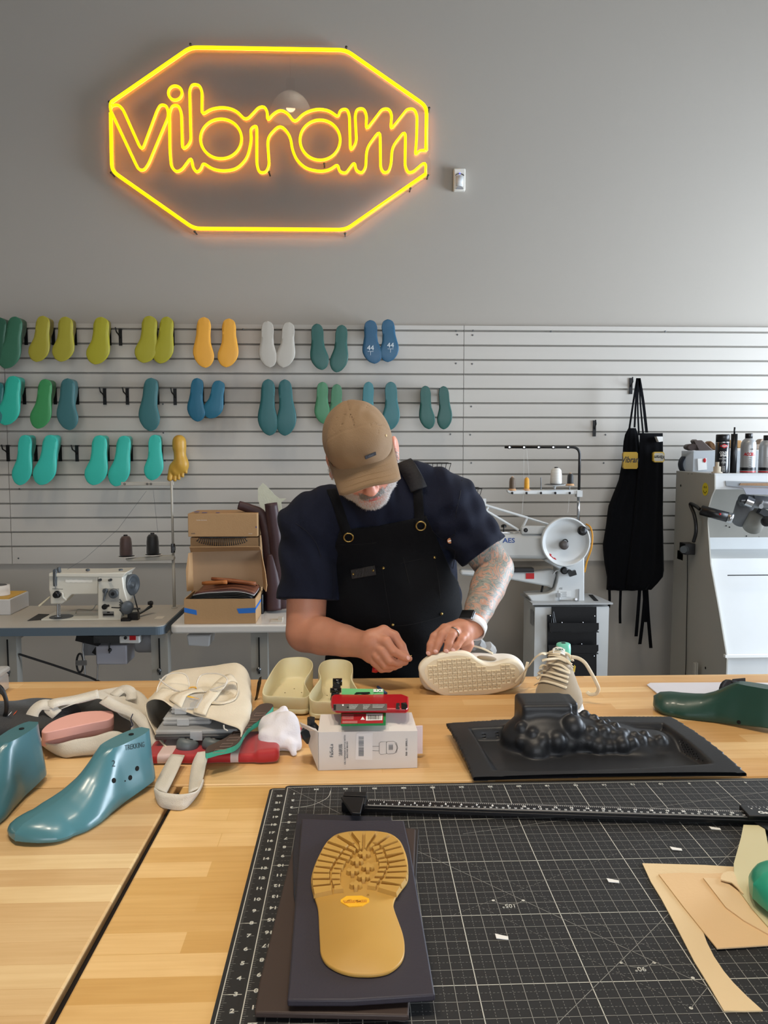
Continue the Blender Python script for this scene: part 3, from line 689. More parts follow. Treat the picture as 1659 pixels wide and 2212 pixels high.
for i in range(5):
    a = 2 * PI * i / 5; c = s(1052, 500 + 25 * i - 50, -.02); MB().tube([c + Vector((-.012, 0, .012)), c + Vector((0, -.006, 0)), c + Vector((.004, 0, -.014))], .0032, 6).build('winder_lever', M_DGREY, sm)
MB().tube([s(1090, 360, .07), s(1136, 560, .07)], .0045, 6, flat=.6).tube([s(1160, 372, .07), s(1210, 560, .07)], .0045, 6, flat=.6).build('drive_belt', M_BLACK, sm)
MB().box(s(1090, 628, -.02), (.04, .03, .02)).box(s(1160, 585, 0), (.045, .03, .03)).build('winder_bracket', M_BLACK, sm)
MB().cyl(s(945, 503, -.03), s(1040, 508, -.03), .0025).build('winder_pin', M_BLACK, sm); MB().cyl(s(1110, 515, -.01), s(1225, 514, .0), .004).build('winder_pin', M_BLACK, sm)
MB().sheet([[s(1140 + 40 * i, 612 - 23 * i, .01 + .02 * i - .009), s(1142 + 40 * i, 600 - 23 * i - (12 if i > 3 else 0), .01 + .02 * i + .02)] for i in range(6)], .004).cyl(s(1300, 462, .10), s(1345, 460, .10), .008).tube([s(1330, 500, .1), s(1325, 440, .1)], .006, 8).build('belt_guard_arm', M_BLACK, sm)
# needle end
o = MB().prism([s(x, y, -.012) for x, y in ((374, 140), (398, 128), (412, 140), (408, 300), (378, 300))], (0, .014, 0)).build('take_up_cover', M_DGREY, sm); bevel(o, .003)
o = MB().prism([s(x, y, -.004) for x, y in ((413, 118), (438, 112), (446, 165), (425, 172))], (0, .02, 0)).build('thread_guide_cover', M_DGREY, sm); bevel(o, .003)
MB().tube([s(403, 160, -.012), s(396, 250, -.012), s(405, 320, -.012)], .002, 6).tube([s(375, 322, -.014), s(470, 326, -.014)], .004, 8, flat=.4).build('take_up_lever', M_STEEL, sm)
MB().lathe([(.016, 0), (.016, .006), (.006, .010), (.006, .014), (.012, .015), (.013, .024), (.010, .027)], s(424, 375, -.002), (0, -1, 0), 24).build('tension_dial', M_BLACK, sm)
MB().tube(fillet([s(440, 340, -.004), s(475, 370, -.012), s(470, 400, -.012), s(505, 432, 0)], .01), .004, 8).build('tension_guide', M_CREAM, sm)
MB().cyl(s(424, 470, .03), s(424, 590, .03), .0045).cyl(s(444, 470, .03), s(444, 580, .03), .0032).box(s(428, 598, .02), (.026, .02, .006)).build('needle_bar', M_STEEL, sm)
MB().lathe([(.050, 0), (.050, .0012)], Vector((s(430, 602, 0).x, YM + .035, TB + .0072)), (0, 0, 1), 32).build('needle_plate', M_DSTEEL, sm)
for (x, y) in ((716, 150), (1035, 150)): MB().cyl(s(x, y + 18, .05), s(x, y - 2, .05), .004).lathe([(.009, 0), (.009, .006), (.005, .008)], s(x, y - 4, .05), (0, 0, 1), 14).box(s(x + 10, y + 20, .05), (.018, .014, .005)).build('thread_post', M_DGREY, sm)
MB().cyl(s(350, 400, .07), s(242, 492, .05), .0036, .0052).build('presser_lifter_lever', mat('ivory_rod', 'd6cdb4', .4), sm)
MB().tube(fillet([s(600, 560, .10), s(615, 520, .12), s(760, 530, .12), s(800, 470, .12)], .01), .0022, 8).build('wire_guard', M_STEEL, sm)
g = [[s(500 + 26 * i, 232 + (i % 2) * 4 + 26 * j, -.0008) for j in range(2)] for i in range(11)]
MB().sheet(g, .0008).build('worn_lettering', mat('worn_sticker', 'efece2', .8), sm)

def flat_poly(name, label, cat, pts, z, th, m, parent=None):
    o = MB().prism([T(x, y, z) for x, y in pts], (0, 0, th)).build(name, m, parent)
    if parent is None: tag(o, label, cat)
    return o
flat_poly('leather_scrap', 'small dark leather scrap lying beside the sewing machine needle', 'leather', [(30 + x / 4.48, 1200 + y / 4.48) for x, y in ((130, 634), (240, 567), (343, 571), (275, 622))], TB + .0005, .0018, mat('dark_leather', '33302f', .6, bump=.3, bscale=300))

# white tray box and sneaker at the left edge
wb = thing('shoe_box', 'white shoe box with a yellow top at the left picture edge', 'box', (-1.73, 3.57, TB))
o = MB().box((-1.735, 3.57, TB + .036), (.35, .20, .072)).build('box_body', mat('white_card', 'd0d0d0', .55), wb); bevel(o, .004)
MB().box((-1.735, 3.57, TB + .0735), (.335, .19, .003)).build('yellow_lid', mat('yellow_card', 'd2a74a', .6), wb)
wsn = thing('sneaker', 'white sneaker with black laces on the yellow-topped shoe box', 'sneaker', (-1.68, 3.56, TB + .075))
c0 = Vector((-1.70, 3.55, TB + .075)); d0 = Vector((1, .22, 0)).normalized(); sd = Vector((-d0.y, d0.x, 0))
rings = []
for u in [0, .02, .08, .2, .35, .5, .65, .8, .92, .98, 1]:
    w = .042 * (1 - (2 * u - 1) ** 6) ** .5 * (1 if u < .5 else 1.0); h = .034 + .012 * u
    rings.append([c0 + d0 * (-.18 + .28 * u) + sd * w * math.cos(a) * (1 if z < .5 else .93) + Vector((0, 0, z * h + .001)) for a, z in ((0, 0), (0, .5), (.25, 1), (.9, 1.0), (PI - .9, 1), (PI - .25, 1), (PI, .5), (PI, 0), (PI, 0), (0, 0))])
MB().loft(rings).build('upper', mat('white_rubber', 'e8e6e4', .5), wsn, True)
MB().ball(c0 + d0 * .055 + Vector((0, 0, .046)), (.036, .026, .006)).build('collar_opening', mat('grey_lining', '5c5c5e', .8), wsn, True)
for k in range(4): MB().tube(catmull([c0 + d0 * (-.0 - .02 * k) + sd * .03 + Vector((0, 0, .045)), c0 + d0 * (.015 - .02 * k) + Vector((0, -.01, .075 + .01 * (k % 2))), c0 + d0 * (.03 - .015 * k) - sd * .03 + Vector((0, 0, .05 - .01 * k))], 6), .0028, 6).build('lace', M_BLACK, wsn, True)
MB().tube(catmull([c0 + d0 * .0 - sd * .02 + Vector((0, 0, .07)), c0 + d0 * .03 - sd * .02 + Vector((0, 0, .082)), c0 + d0 * .055 - sd * .02 + Vector((0, 0, .088))], 6), .002, 6).build('lace', M_BLACK, wsn, True)

# thread stand clamped to the sewing table, with two cones
YT = 3.60
s = zf(0, 1020, 2.592, YT)
ts = thing('thread_stand', 'tall grey thread stand with a top bar behind the sewing machine', 'thread stand', Vector((s(978, 750).x, YT, TB)))
M_POLE = mat('painted_pole', 'a9a59b', .4)
xp = s(975, 700).x
MB().cyl((xp, YT, TB), (xp, YT, s(0, 470).z), .0072).cyl((xp, YT, s(0, 470).z), (xp, YT, s(0, 50).z), .0055).lathe([(.014, 0), (.014, .004), (.008, .006)], (xp, YT, TB)).build('pole', M_POLE, ts, True)
MB().cyl((xp, YT, s(0, 455).z), (xp, YT, s(0, 405).z), .0095).box((xp + .006, YT - .01, s(0, 430).z), (.012, .02, .02)).build('clamp', M_DSTEEL, ts)
zt_ = s(0, 66).z; xl = s(690, 66).x
o = MB().box(((xl + xp) / 2, YT, zt_), (xp - xl + .02, .006, .017)).build('thread_guide_bar', M_POLE, ts); bevel(o, .002)
for xx in (698, 845, 824): MB().tube([s(xx, 66, -.006) + Vector((.004 * math.cos(a), 0, .004 * math.sin(a))) for a in [2 * PI * i / 12 for i in range(12)]], .0012, 6, closed=True).build('eyelet', M_BLACK, ts)
o = MB().prism([s(x, y, -.02) for x, y in ((700, 488), (960, 466), (972, 478), (972, 492), (715, 500))], (0, .035, 0)).build('cone_arm', M_POLE, ts); bevel(o, .002)
for (x, y) in ((710, 472), (858, 462)):
    c = s(x, y, 0); MB().lathe([(.004, -.012), (.004, -.004), (.028, -.005), (.041, -.001), (.041, .0015), (.02, .0), (.003, .001)], c, (0, 0, 1), 32).build('cone_dish', mat('white_dish', 'd8d6d0', .4), ts, True)
    MB().lathe([(.036, .0016), (.034, .003)], c, (0, 0, 1), 32).build('felt_pad', M_BLACK, ts)
def cone(name, label, c, r, h, m, m2, cap=True, grp=None, base=None):
    t = thing(name, label, 'thread spool', c, grp); k = [(r * .9, 0), (r, .004), (r * .96, h * .62), (r * .86, h * .86), (r * .62, h * .97), (r * .3, h)]
    MB().lathe(k, c, (0, 0, 1), 28).build('thread', m, t, True)
    MB().lathe([(r * .30, h * .97), (r * .34, h * 1.03), (r * .28, h * 1.06), (r * .1, h * 1.06)], c, (0, 0, 1), 16).build('cone_tip', m2, t, True)
    if base: MB().lathe([(base, -.008), (base, -.005), (r * .8, .004)], c, (0, 0, 1), 24).build('cone_base', m2, t, True)
def mthread(n, c): return mat('thread_' + n, c, .55, noise=.25, nscale=260, stretch=(.05, .05, 1), sheen=.4)
cone('thread_spool', 'dark brown cone of thread on the tall stand behind the sewing machine', s(706, 466), .0290, .092, mthread('brown', '44302c'), M_BLACK)
cone('thread_spool', 'black cone of thread beside the dark brown one', s(856, 456), .0290, .092, mthread('black', '0d0d10'), M_BLACK)
MB().tube([s(820, 105, -.005), s(660, 320, -.02), s(480, 480, -.1), s(365, 552, -.15)], .0006, 4).build('thread_line', M_DGREY, ts)
MB().tube([s(858, 100, -.002), s(872, 230, 0), s(884, 340, 0)], .0006, 4).build('thread_line', M_DGREY, ts)

# white table
wt = thing('white_table', 'white topped work table carrying cardboard boxes and leather rolls', 'table', (-.35, 3.45, 0))
xw = P(368, 1352, 3.25).x
o = MB().prism(*rtop(xw, .30, 3.235, 3.68, TB - .035, TB, .03)).build('table_top', mat('white_laminate', 'dad8d4', .3, coat=.3), wt); bevel(o, .008, 3)
tleg(P(560, 1400, 3.27).x, 3.24, 3.64, wt); tleg(.2, 3.24, 3.64, wt)
s = zf(380, 1030, 5.977, 3.30)
o = MB().prism([s(x, y) for x, y in ((135, 2050), (445, 2050), (430, 2195), (155, 2185))], (0, .12, 0)).build('under_tray', mat('white_plastic_tray', 'c9cacb', .35), wt); bevel(o, .006)
MB().box(T(598, 1340, TB + .001), (.05, .06, .002)).box(T(606, 1336, TB + .006), (.02, .03, .012)).build('outlet_plate', mat('beige_plate', 'c2bcb0', .6), wt)

# open cardboard box with leather
M_CARD = mat('cardboard', 'b08c63', .8, noise=.05, nscale=30, bump=.1, bscale=150)
M_CARD2 = mat('cardboard_inside', 'a3876a', .85, noise=.05, nscale=25)
s = zf(380, 1030, 5.977, 3.262)
cx0, cx1 = s(105, 1700).x, s(1028, 1700).x; zt1 = s(500, 1575).z; D = .205
cb = thing('cardboard_box', 'open cardboard box with blue tape full of leather pieces', 'box', ((cx0 + cx1) / 2, 3.36, TB + .001))
th = .004
b_ = MB().box(((cx0 + cx1) / 2, 3.262 + th / 2, (TB + zt1) / 2), (cx1 - cx0, th, zt1 - TB - .002)).box(((cx0 + cx1) / 2, 3.262 + D, (TB + zt1) / 2), (cx1 - cx0, th, zt1 - TB - .002))
b_.box((cx0 + th / 2, 3.262 + D / 2, (TB + zt1) / 2), (th, D, zt1 - TB - .002)).box((cx1 - th / 2, 3.262 + D / 2, (TB + zt1) / 2), (th, D, zt1 - TB - .002)).box(((cx0 + cx1) / 2, 3.262 + D / 2, TB + .004), (cx1 - cx0, D, .004))
b_.build('box_body', M_CARD, cb)
Yl = 3.262 + D
l = zf(380, 1030, 5.977, Yl)
MB().prism([l(200, 1470), l(1130, 1420), l(1098, 950, .03), l(190, 972, .03)], (0, .004, 0)).build('lid', M_CARD2, cb)
MB().prism([l(190, 972, .03), l(1098, 950, .03), l(1078, 905, -.02), l(175, 912, -.02)], (0, 0, .004)).build('lid_front_flap', M_CARD, cb)
for pts in (((205, 972, .03), (160, 985, -.01), (128, 1200, -.02), (140, 1480, -.03), (222, 1465, 0)), ((1095, 950, .03), (1120, 1080, -.01), (1150, 1230, -.02), (1172, 1400, -.03), (1160, 1482, -.03), (1128, 1440, 0))):
    MB().prism([l(*p) for p in pts], (.003, .002, 0)).build('lid_side_flap', M_CARD, cb)
M_TAPE = mat('blue_tape', '2a6fc4', .55)
MB().prism([s(x, y, -.0006) for x, y in ((107, 1690), (265, 1722), (272, 1785), (107, 1748))], (0, .0004, 0)).build('tape', M_TAPE, cb)
MB().prism([s(x, y, -.0006) for x, y in ((785, 1702), (1028, 1690), (1028, 1755), (812, 1765))], (0, .0004, 0)).build('tape', M_TAPE, cb)
MB().box((cx1 + .0006, 3.262 + .09, (TB + zt1) / 2 + .012), (.0006, .18, .012)).build('tape', M_TAPE, cb)
# leather sheets in the box: each a thing
def leather_sheet(x0, x1, y0, y1, z, th, amp, ph, label, m, name='leather_sheet', curl=0):
    g = [[(x0 + (x1 - x0) * i / 14, y0 + (y1 - y0) * j / 5, z + amp * math.sin(i * .55 + ph) + amp * .6 * math.sin(j * 1.1 + ph) + .018 * (1 - abs(i / 7 - 1) ** 2.2) + curl * (j / 5)) for j in range(6)] for i in range(15)]
    o = MB().sheet(g, th).build(name, m, None, True); tag(o, label, 'leather', 'leather sheets in the open box'); return o
cxm = [(cx0 + .012), (cx1 - .012)]
for i, (lab, c) in enumerate((('black leather sheet at the bottom of the open box', '15181a'), ('black leather sheet, second from the bottom in the open box', '1a1d1f'), ('black leather sheet in the middle of the open box stack', '131517'),
                              ('black leather sheet just under the white-edged one', '191c1e'), ('thin pale-edged grey sheet between black and brown leather', 'aaa7a4'), ('mauve brown leather sheet with a zigzag edge', '6d4440'), ('rust brown leather sheet covering the box stack', '70432f'))):
    leather_sheet(cxm[0] + (.006 * i), cxm[1] - (.003 * i if i < 4 else -.006), 3.275, 3.262 + D - .012, zt1 - .016 + .0062 * i, .0036, .0025, i * .4, lab, mat('leather_' + str(i), c, .5, bump=.2, bscale=200, noise=.1))
for (a, b_, r, lab, c) in ((s(340, 1410, .04), s(660, 1395, .03), .0085, 'small rolled tan leather strip on top of the open box', 'a2602c'), (s(460, 1350, .07), s(1030, 1415, .05), .0085, 'long rolled brown leather strip on top of the open box', '8a4f2c')):
    pts = [a.lerp(b_, k / 6) + Vector((0, 0, .012)) for k in range(7)]
    tag(MB().tube(pts, [r * .8] + [r] * 6, 14).build('leather_roll', mat('leather_tan' + c, c, .45), None, True), lab, 'leather')
g = [[s(460 + 95 * i, 1312 + 10 * i + (-25 * math.sin(i * .55)), .10) + Vector((0, .04 * j, -.012 * j)) for j in range(4)] for i in range(7)]
tag(MB().sheet(g, .003).build('leather_flap', mat('leather_flapm', '7d4a33', .5), None, True), 'curled brown leather flap lying furthest back in the open box', 'leather')

# boxes stacked behind, bristles, top box
s = zf(380, 1030, 5.977, 3.50)
bx2 = thing('cardboard_box', 'tall cardboard box behind the open one with black bristles at its rim', 'box', (s(620, 900).x, 3.59, TB + .001))
x0, x1 = s(175, 850).x, s(1055, 850).x; z1 = s(0, 795).z
MB().box(((x0 + x1) / 2, 3.595, (TB + z1) / 2 + .001), (x1 - x0, .15, z1 - TB - .002)).build('box_body', M_CARD, bx2)
br = thing('bristle_strip', 'black bristle strip sticking out between the stacked cardboard boxes', 'brush', s(590, 795, -.01))
MB().box(((s(290, 0).x + s(900, 0).x) / 2, 3.50 + .05, z1 + .003), (s(900, 0).x - s(290, 0).x, .10, .005)).build('strip', M_BLACK, br)
tb_ = MB()
for i in range(24):
    u = i / 23; x = 300 + 590 * u; fan = (u - .5) * 50; ln = 30 + 60 * math.sin(PI * u) ** .6
    tb_.tube([s(x, 792, -.006), s(x + fan * .3, 800 + ln * .4, -.012), s(x + fan, 795 + ln, -.012)], [.0022, .0018, .0018], 6).ball(s(x + fan, 797 + ln, -.012), .0032, 8, 5)
tb_.build('bristles', M_BLACK, br, True)
s = zf(380, 1030, 5.977, 3.485)
x0, x1 = s(155, 600).x, s(1052, 600).x; za, zb = s(0, 776).z, s(0, 476).z
tbx = thing('cardboard_box', 'flat cardboard box on top of the stack with small white print', 'box', ((x0 + x1) / 2, 3.58, za))
o = MB().box(((x0 + x1) / 2, 3.59, (za + zb) / 2), (x1 - x0, .21, zb - za)).build('box_body', M_CARD, tbx); bevel(o, .002)
Mx = basis(s(330, 560, -.0006), (1, 0, 0), (0, 0, 1)); text('YOU FEEL YOUR WAY IN', .0042, Mx, M_WHITE, tbx)
text('xizik', .010, basis(s(222, 732, -.0006), (1, 0, 0), (0, 0, 1)), mat('box_ink', '5d5a5c', .7), tbx)
text('kizik.com', .0045, basis(s(962, 735, -.0006), (1, 0, 0), (0, 0, 1)), M_WHITE, tbx)
MB().box(s(1036, 650, -.0006), (.004, .0006, .007)).box(s(270, 452, .03), (.02, .03, .0008)).box(s(370, 462, .02), (.022, .02, .0008)).box(s(540, 462, .02), (.015, .02, .0008)).build('tape_scrap', mat('dark_blue_tape', '35428a', .6), tbx)

# leather rolls and hide leaning at the wall
s = zf(380, 1030, 5.977, 3.50)
M_PLUM = mat('plum_leather', '3f2a2d', .5, noise=.08, nscale=6, bump=.12, bscale=120)
def roll(label, pts, rs, flat=1.0, m=M_PLUM, up=None, hollow=True):
    t = thing('leather_roll', label, 'leather roll', pts[0], 'rolled plum brown leather')
    P_ = catmull(pts, 6); n = len(P_); rr = list(np.interp(np.linspace(0, len(rs) - 1, n), range(len(rs)), rs))
    MB().tube(P_, rr, 20, flat=flat, up=up).build('roll_body', m, t, True)
    if hollow:
        d = (P_[-1] - P_[-2]).normalized(); MB().cyl(P_[-1] - d * .002, P_[-1] + d * .0006, rr[-1] * .72, n=20).build('roll_end', M_HOLE, t)
    return t
roll('straight plum brown leather roll standing tallest next to the man', [s(1390, 1700, .0), s(1330, 1200, .02), s(1290, 800, .03), s(1225, 340, .04)], [.036, .034, .032, .029], .8, up=(0, 1, 0))
roll('plum brown leather roll bending over the top cardboard box', [s(1220, 1720, .05), s(1240, 1250, .05), s(1190, 800, .06), s(1110, 500, .06), s(960, 415, .06), s(810, 365, .06)], [.045, .040, .030, .024, .022, .020], .8, up=(0, 1, 0))
roll('short wide plum leather roll standing low behind the straight one', [s(1270, 1720, -.02), s(1260, 1450, -.01), s(1240, 1250, 0), s(1215, 1000, .01)], [.034, .036, .030, .012], .7, up=(0, 1, 0), hollow=False)
M_HIDE = mat('cream_hide', 'c9c9b4', .75, noise=.08, nscale=40, bump=.2, bscale=200)
hd = tag(MB().prism([s(x, y, .13) for x, y in ((1122, 78), (1160, 110), (1215, 165), (1270, 230), (1335, 280), (1425, 280), (1360, 330), (1380, 560), (1440, 900), (1400, 1000), (1340, 600), (1300, 500), (1100, 420), (1060, 290), (1058, 150))], (0, .004, 0)).build('leather_hide', M_HIDE), 'cream hide with a ragged edge sticking up behind the leather rolls', 'leather')
s = zf(380, 1030, 5.977, 3.44)
tag(bevel(MB().box(s(1118, 1640, .06), (.018, .10, .11)).build('black_case', M_BLACK), .006), 'narrow black case squeezed between the open box and the leather rolls', 'case')
# ------------------------------------------------------------------ cylinder-arm machine and cabinet (right background)
M_MGREY = mat('machine_grey', 'b9bcbc', .38, coat=.15)
M_MLIGHT = mat('machine_light_grey', 'c6c9c9', .34, coat=.2)
ZT = 0.78; YC = 3.55
xa, xb = P(1150, 1310, YC).x, P(1324, 1310, YC).x
cab = thing('machine_cabinet', 'pale grey steel cabinet under the arm sewing machine', 'cabinet', ((xa + xb) / 2, YC + .12, 0))
MB().box(((xa + xb) / 2, YC + .13, ZT / 2 - .01), (xb - xa - .03, .24, ZT - .02)).build('cabinet_body', M_MLIGHT, cab)
o = MB().prism([(xa, YC, ZT - .008), (xb, YC, ZT - .008), (xb - .03, YC + .25, ZT - .008), (xa - .005, YC + .25, ZT - .008)], (0, 0, .008)).build('cabinet_top', mat('cabinet_top_grey', 'a9abab', .4), cab)
MB().box((P(1280, 1300, YC + .1).x + .01, YC + .12, ZT + .001), (.02, .15, .002), (0, 0, -.12)).build('belt_slot', M_HOLE, cab)
s = zf(1040, 940, 4.4233, YC - .004)
og = MB().prism([s(x, y) for x, y in ((672, 1642), (1100, 1642), (1100, 2360), (630, 2360), (630, 1718), (672, 1718))], (0, .006, 0)).build('tray_panel', M_BLACKM, cab)
for (y0, y1, x0, x1) in ((1795, 1880, 648, 1122), (2005, 2085, 640, 1118)):
    o = MB().prism([s(x0, y0, -.04), s(x1, y0, -.04), s(x1, y1 - 25, -.04), s(x1 - 25, y1, -.04), s(x0 + 8, y1, -.04)], (0, .004, 0)).box((s((x0 + x1) / 2, y1, -.02).x, YC - .026, s(0, y1 - 8).z), ((s(x1, 0).x - s(x0, 0).x) * .96, .04, .003)).build('tray', M_BLACKM, cab)
for x, y in ((1080, 1728), (655, 1725), (768, 1790), (968, 1790), (955, 1995), (1075, 2110)): MB().ball(s(x, y, -.004), .0035, 8, 6).build('panel_screw', M_STEEL, cab)
pl_ = tag(MB().tube([s(665, 1810, -.03), s(678, 1690, -.02), s(690, 1810, -.03)], .003, 6).tube([s(690, 1810, -.02), s(690, 1690, -.02), s(712, 1815, -.03)], .003, 6).build('pliers', M_BLACK), 'black pliers standing in the upper cabinet tray', 'pliers')
tag(MB().tube([s(905, 2008, -.02), s(935, 2018, -.03), s(958, 2008, -.02)], .004, 8).build('steel_tool', M_STEEL), 'small shiny steel tool in the lower cabinet tray', 'tool')
MB().box((P(1135, 1325, YC + .2).x - .001, YC + .06, .70), (.001, .06, .07)).build('warning_label', mat('label_grey', '8c8e90', .6), cab)
lb = MB()
for i in range(3): lb.box(s(405 + 4 * i, 1625 + 30 * i, .0), (.012, .001, .006))
# machine
YA = 3.61
s = zf(1040, 940, 4.4233, YA)
am = thing('arm_sewing_machine', 'pale grey cylinder-arm sewing machine with a big handwheel on the cabinet', 'sewing machine', Vector((s(850, 1500).x, YA + .05, ZT)))
def pa(pts, d, name, m=M_MLIGHT, dy=0.0, bw=.006):
    o = MB().prism([s(x, y, dy) for x, y in pts], (0, d, 0)).build(name, m, am)
    if bw: bevel(o, bw, 3)
    return o
pa([(985, 1120), (985, 1598), (700, 1598), (482, 1592), (438, 1530), (640, 1515), (700, 1480), (720, 1400), (740, 1280), (600, 1200), (700, 1120)], .11, 'pedestal')
pa([(-260, 935), (200, 945), (566, 948), (700, 940), (985, 960), (985, 1200), (700, 1190), (250, 1185), (-260, 1190)], .13, 'upper_arm', bw=.02)
pa([(-200, 1290), (285, 1310), (500, 1310), (690, 1285), (720, 1330), (680, 1470), (640, 1450), (285, 1385), (-200, 1340)], .06, 'cylinder_arm', dy=.02, bw=.01)
pa([(270, 1272), (503, 1272), (505, 1310), (270, 1312)], .05, 'arm_black_top', M_BLACK, .01, .002)  # black top of the lower arm
MB().box(s(464, 1346, .0185), (.040, .002, .028)).build('red_label', M_RED, am)
text('AES', .031, basis(s(262, 1008, -.001), (1, 0, 0), (0, 0, 1)), mat('blue_ink', '1d4690', .5), am, bold=.0006, sx=1.15)
o = MB().box(s(795, 1515, -.001), (.06, .002, .03)).build('rating_plate', mat('plate_white', 'cfd1d0', .5), am)
for i in range(4): MB().box(s(785 + 6 * (i % 2), 1500 + 13 * i, -.0025), (.03 - .008 * (i % 2), .0008, .0012)).build('plate_print', M_DGREY, am)
text('CE', .012, basis(s(760, 1466, -.001), (1, 0, 0), (0, 0, 1)), M_DGREY, am)
# rocker frame
def bar(pts, r, m=M_MLIGHT, name='rocker_frame', dy=.03, flat=1.0): return MB().tube([s(x, y, dy) for x, y in pts], r, 10, flat=flat).build(name, m, am, True)
o = MB()
for a, b, w in (((-60, 640), (440, 790), .012), ((440, 790), (660, 858), .010), ((40, 720), (350, 905), .012), ((430, 795), (380, 905), .012), ((60, 690), (20, 740), .012)):
    A, B = s(*a, .02), s(*b, .02); d = (B - A); L = d.length; o.box((A + B) / 2, (L + .008, .022, w), (0, -math.atan2(d.z, d.x), 0), .004)
o.build('rocker_frame', M_MLIGHT, am)
pa([(385, 880), (420, 868), (620, 868), (620, 948), (385, 948)], .04, 'pivot_housing', dy=-.004, bw=.006)
MB().lathe([(.010, 0), (.010, .006), (.005, .008)], s(422, 907, -.004), (0, -1, 0), 20).build('pivot_bolt', M_BLACK, am)
MB().box(s(10, 635, .03), (.03, .03, .03)).build('rocker_block', M_MLIGHT, am)
MB().cyl(s(213, 940, .03), s(213, 880, .03), .003).lathe([(.013, 0), (.013, .010), (.006, .014)], s(213, 880, .03), (0, 0, 1), 8).build('thumb_screw', M_BLACK, am)
MB().box(s(225, 930, .03), (.045, .02, .006)).tube([s(250, 925, .02), s(300, 935, .02), s(360, 930, .02)], .002, 6).build('screw_plate', M_STEEL, am)
MB().lathe([(.010, -.012), (.010, 0)], s(232, 950, .03), (0, 0, 1), 12).build('screw_collar', M_CREAM, am)
# wheel
wc = s(805, 1020, -.055)
MB().lathe([(.02, .05), (.03, .03), (.109, .022), (.114, .018), (.117, .010), (.1175, .0), (.114, -.008), (.108, -.006), (.104, .004), (.09, .008), (.0, .008)], wc, (0, 1, 0), 56).build('handwheel', M_MLIGHT, am, True)
wh = zf(1040, 940, 4.4233, YA - .055)
MB().lathe([(.020, 0), (.021, .02), (.017, .024)], wh(782, 1048, .006), (0, -1, 0), 24).build('wheel_hub', mat('hub_brown', '4a4442', .4), am, True)
MB().tube([wh(800 + 25 * math.cos(a), 1022 + 25 * math.sin(a), -.002) for a in [PI + i * PI / 8 for i in range(9)]], .003, 8).build('hub_ring', M_BLACK, am, True)
MB().cyl(wh(955, 910, .006), wh(955, 910, -.02), .008).lathe([(.018, 0), (.022, .008), (.022, .022), (.014, .028), (0, .029)], wh(955, 910, -.01), (0, -1, 0), 24).build('crank_knob', M_BLACK, am, True)
MB().prism([wh(x, y, .0065) for x, y in ((650, 1128), (672, 1142), (664, 1150), (690, 1172), (700, 1170), (718, 1190), (706, 1190), (682, 1176), (660, 1156), (652, 1158))], (0, -.001, 0)).build('direction_arrow', M_RED, am)
MB().lathe([(.017, 0), (.018, .015), (.012, .02)], s(785, 1290, -.02), (0, -1, 0), 20).lathe([(.010, 0), (.010, .02)], s(835, 1300, -.02), (0, -1, 0), 14).box(s(868, 1320, -.02), (.034, .02, .022), (0, -.3, 0)).build('bobbin_winder', M_BLACK, am)
MB().tube(catmull([s(755, 1300, -.01), s(715, 1295, -.02), s(682, 1328, -.02)], 6), .006, 8, flat=.5).build('winder_lever', M_MLIGHT, am, True)
MB().tube([s(745, 1510, -.01), s(745, 1580, -.012), s(930, 1590, -.012)], .004, 8).cyl(s(905, 1568, -.002), s(905, 1568, -.02), .006).box(s(735, 1530, -.012), (.018, .012, .02)).box(s(928, 1530, -.004), (.006, .003, .06)).build('presser_lever', M_STEEL, am)
MB().tube(catmull([s(1000, 850, .05), s(1040, 880, .03), s(1060, 960, .02), s(1050, 1080, .02), s(1010, 1200, .04), s(985, 1310, .06)], 6), .0042, 8).build('drive_cord', mat('yellow_cord', 'c98a22', .5), am, True)
MB().cyl(s(590, 1420, .05), s(572, 1500, .05), .005).build('pull_rod', M_BLACK, am)
# thread stand on the machine
tst = thing('thread_stand', 'black bent tube thread stand above the arm sewing machine', 'thread stand', s(925, 800, .04))
MB().tube(fillet([s(222, 115, .02), s(940, 115, .02), s(932, 525, .02)], .04, 8), .0062, 10).build('guide_tube', M_BLACK, tst, True)
for x in (268, 407, 547, 686, 827):
    MB().ball(s(x, 115, .02), (.013, .0075, .0085)).build('guide_lug', M_BLACK, tst, True)
    MB().lathe([(.0045, 0), (.0045, .0012)], s(x, 115, .012), (0, -1, 0), 12).build('eyelet', M_STEEL, tst)
MB().cyl(s(926, 575, .02), s(926, 830, .02), .0068).build('pole', M_STEEL, tst, True)
o = MB().prism([s(x, y, .005) for x, y in ((244, 525), (950, 525), (955, 565), (285, 565), (252, 548))], (0, .028, 0)).build('spool_bar', M_MLIGHT, tst); bevel(o, .003)
o = MB().box(s(930, 558, .015), (.026, .034, .03)).build('clamp', M_MGREY, tst)
for x in (295, 432, 570, 707, 845): MB().ball(s(x, 553, .002), .0058, 12, 8).build('bar_knob', M_BLACK, tst, True)
MB().cyl(s(568, 525, .02), s(568, 405, .02), .0022, n=8).cyl(s(842, 525, .02), s(840, 470, .02), .0022, n=8).build('spool_pin', M_DSTEEL, tst)
MB().lathe([(.004, -.022), (.006, -.010), (.012, -.006), (.05, -.001), (.051, .001), (.02, .001)], s(700, 474, .02), (0, 0, 1), 32).build('spool_dish', M_MLIGHT, tst, True)
MB().lathe([(.047, .0015), (.044, .003)], s(700, 474, .02), (0, 0, 1), 32).build('felt_pad', M_BLACK, tst)
M_WOODB = mat('pale_wood_base', 'c49a72', .5)
cone('thread_spool', 'brown spool of thread, leftmost above the arm machine', s(295, 514, .02), .0155, .056, mthread('olive_brown', '5a4a38'), M_WOODB, base=.021)
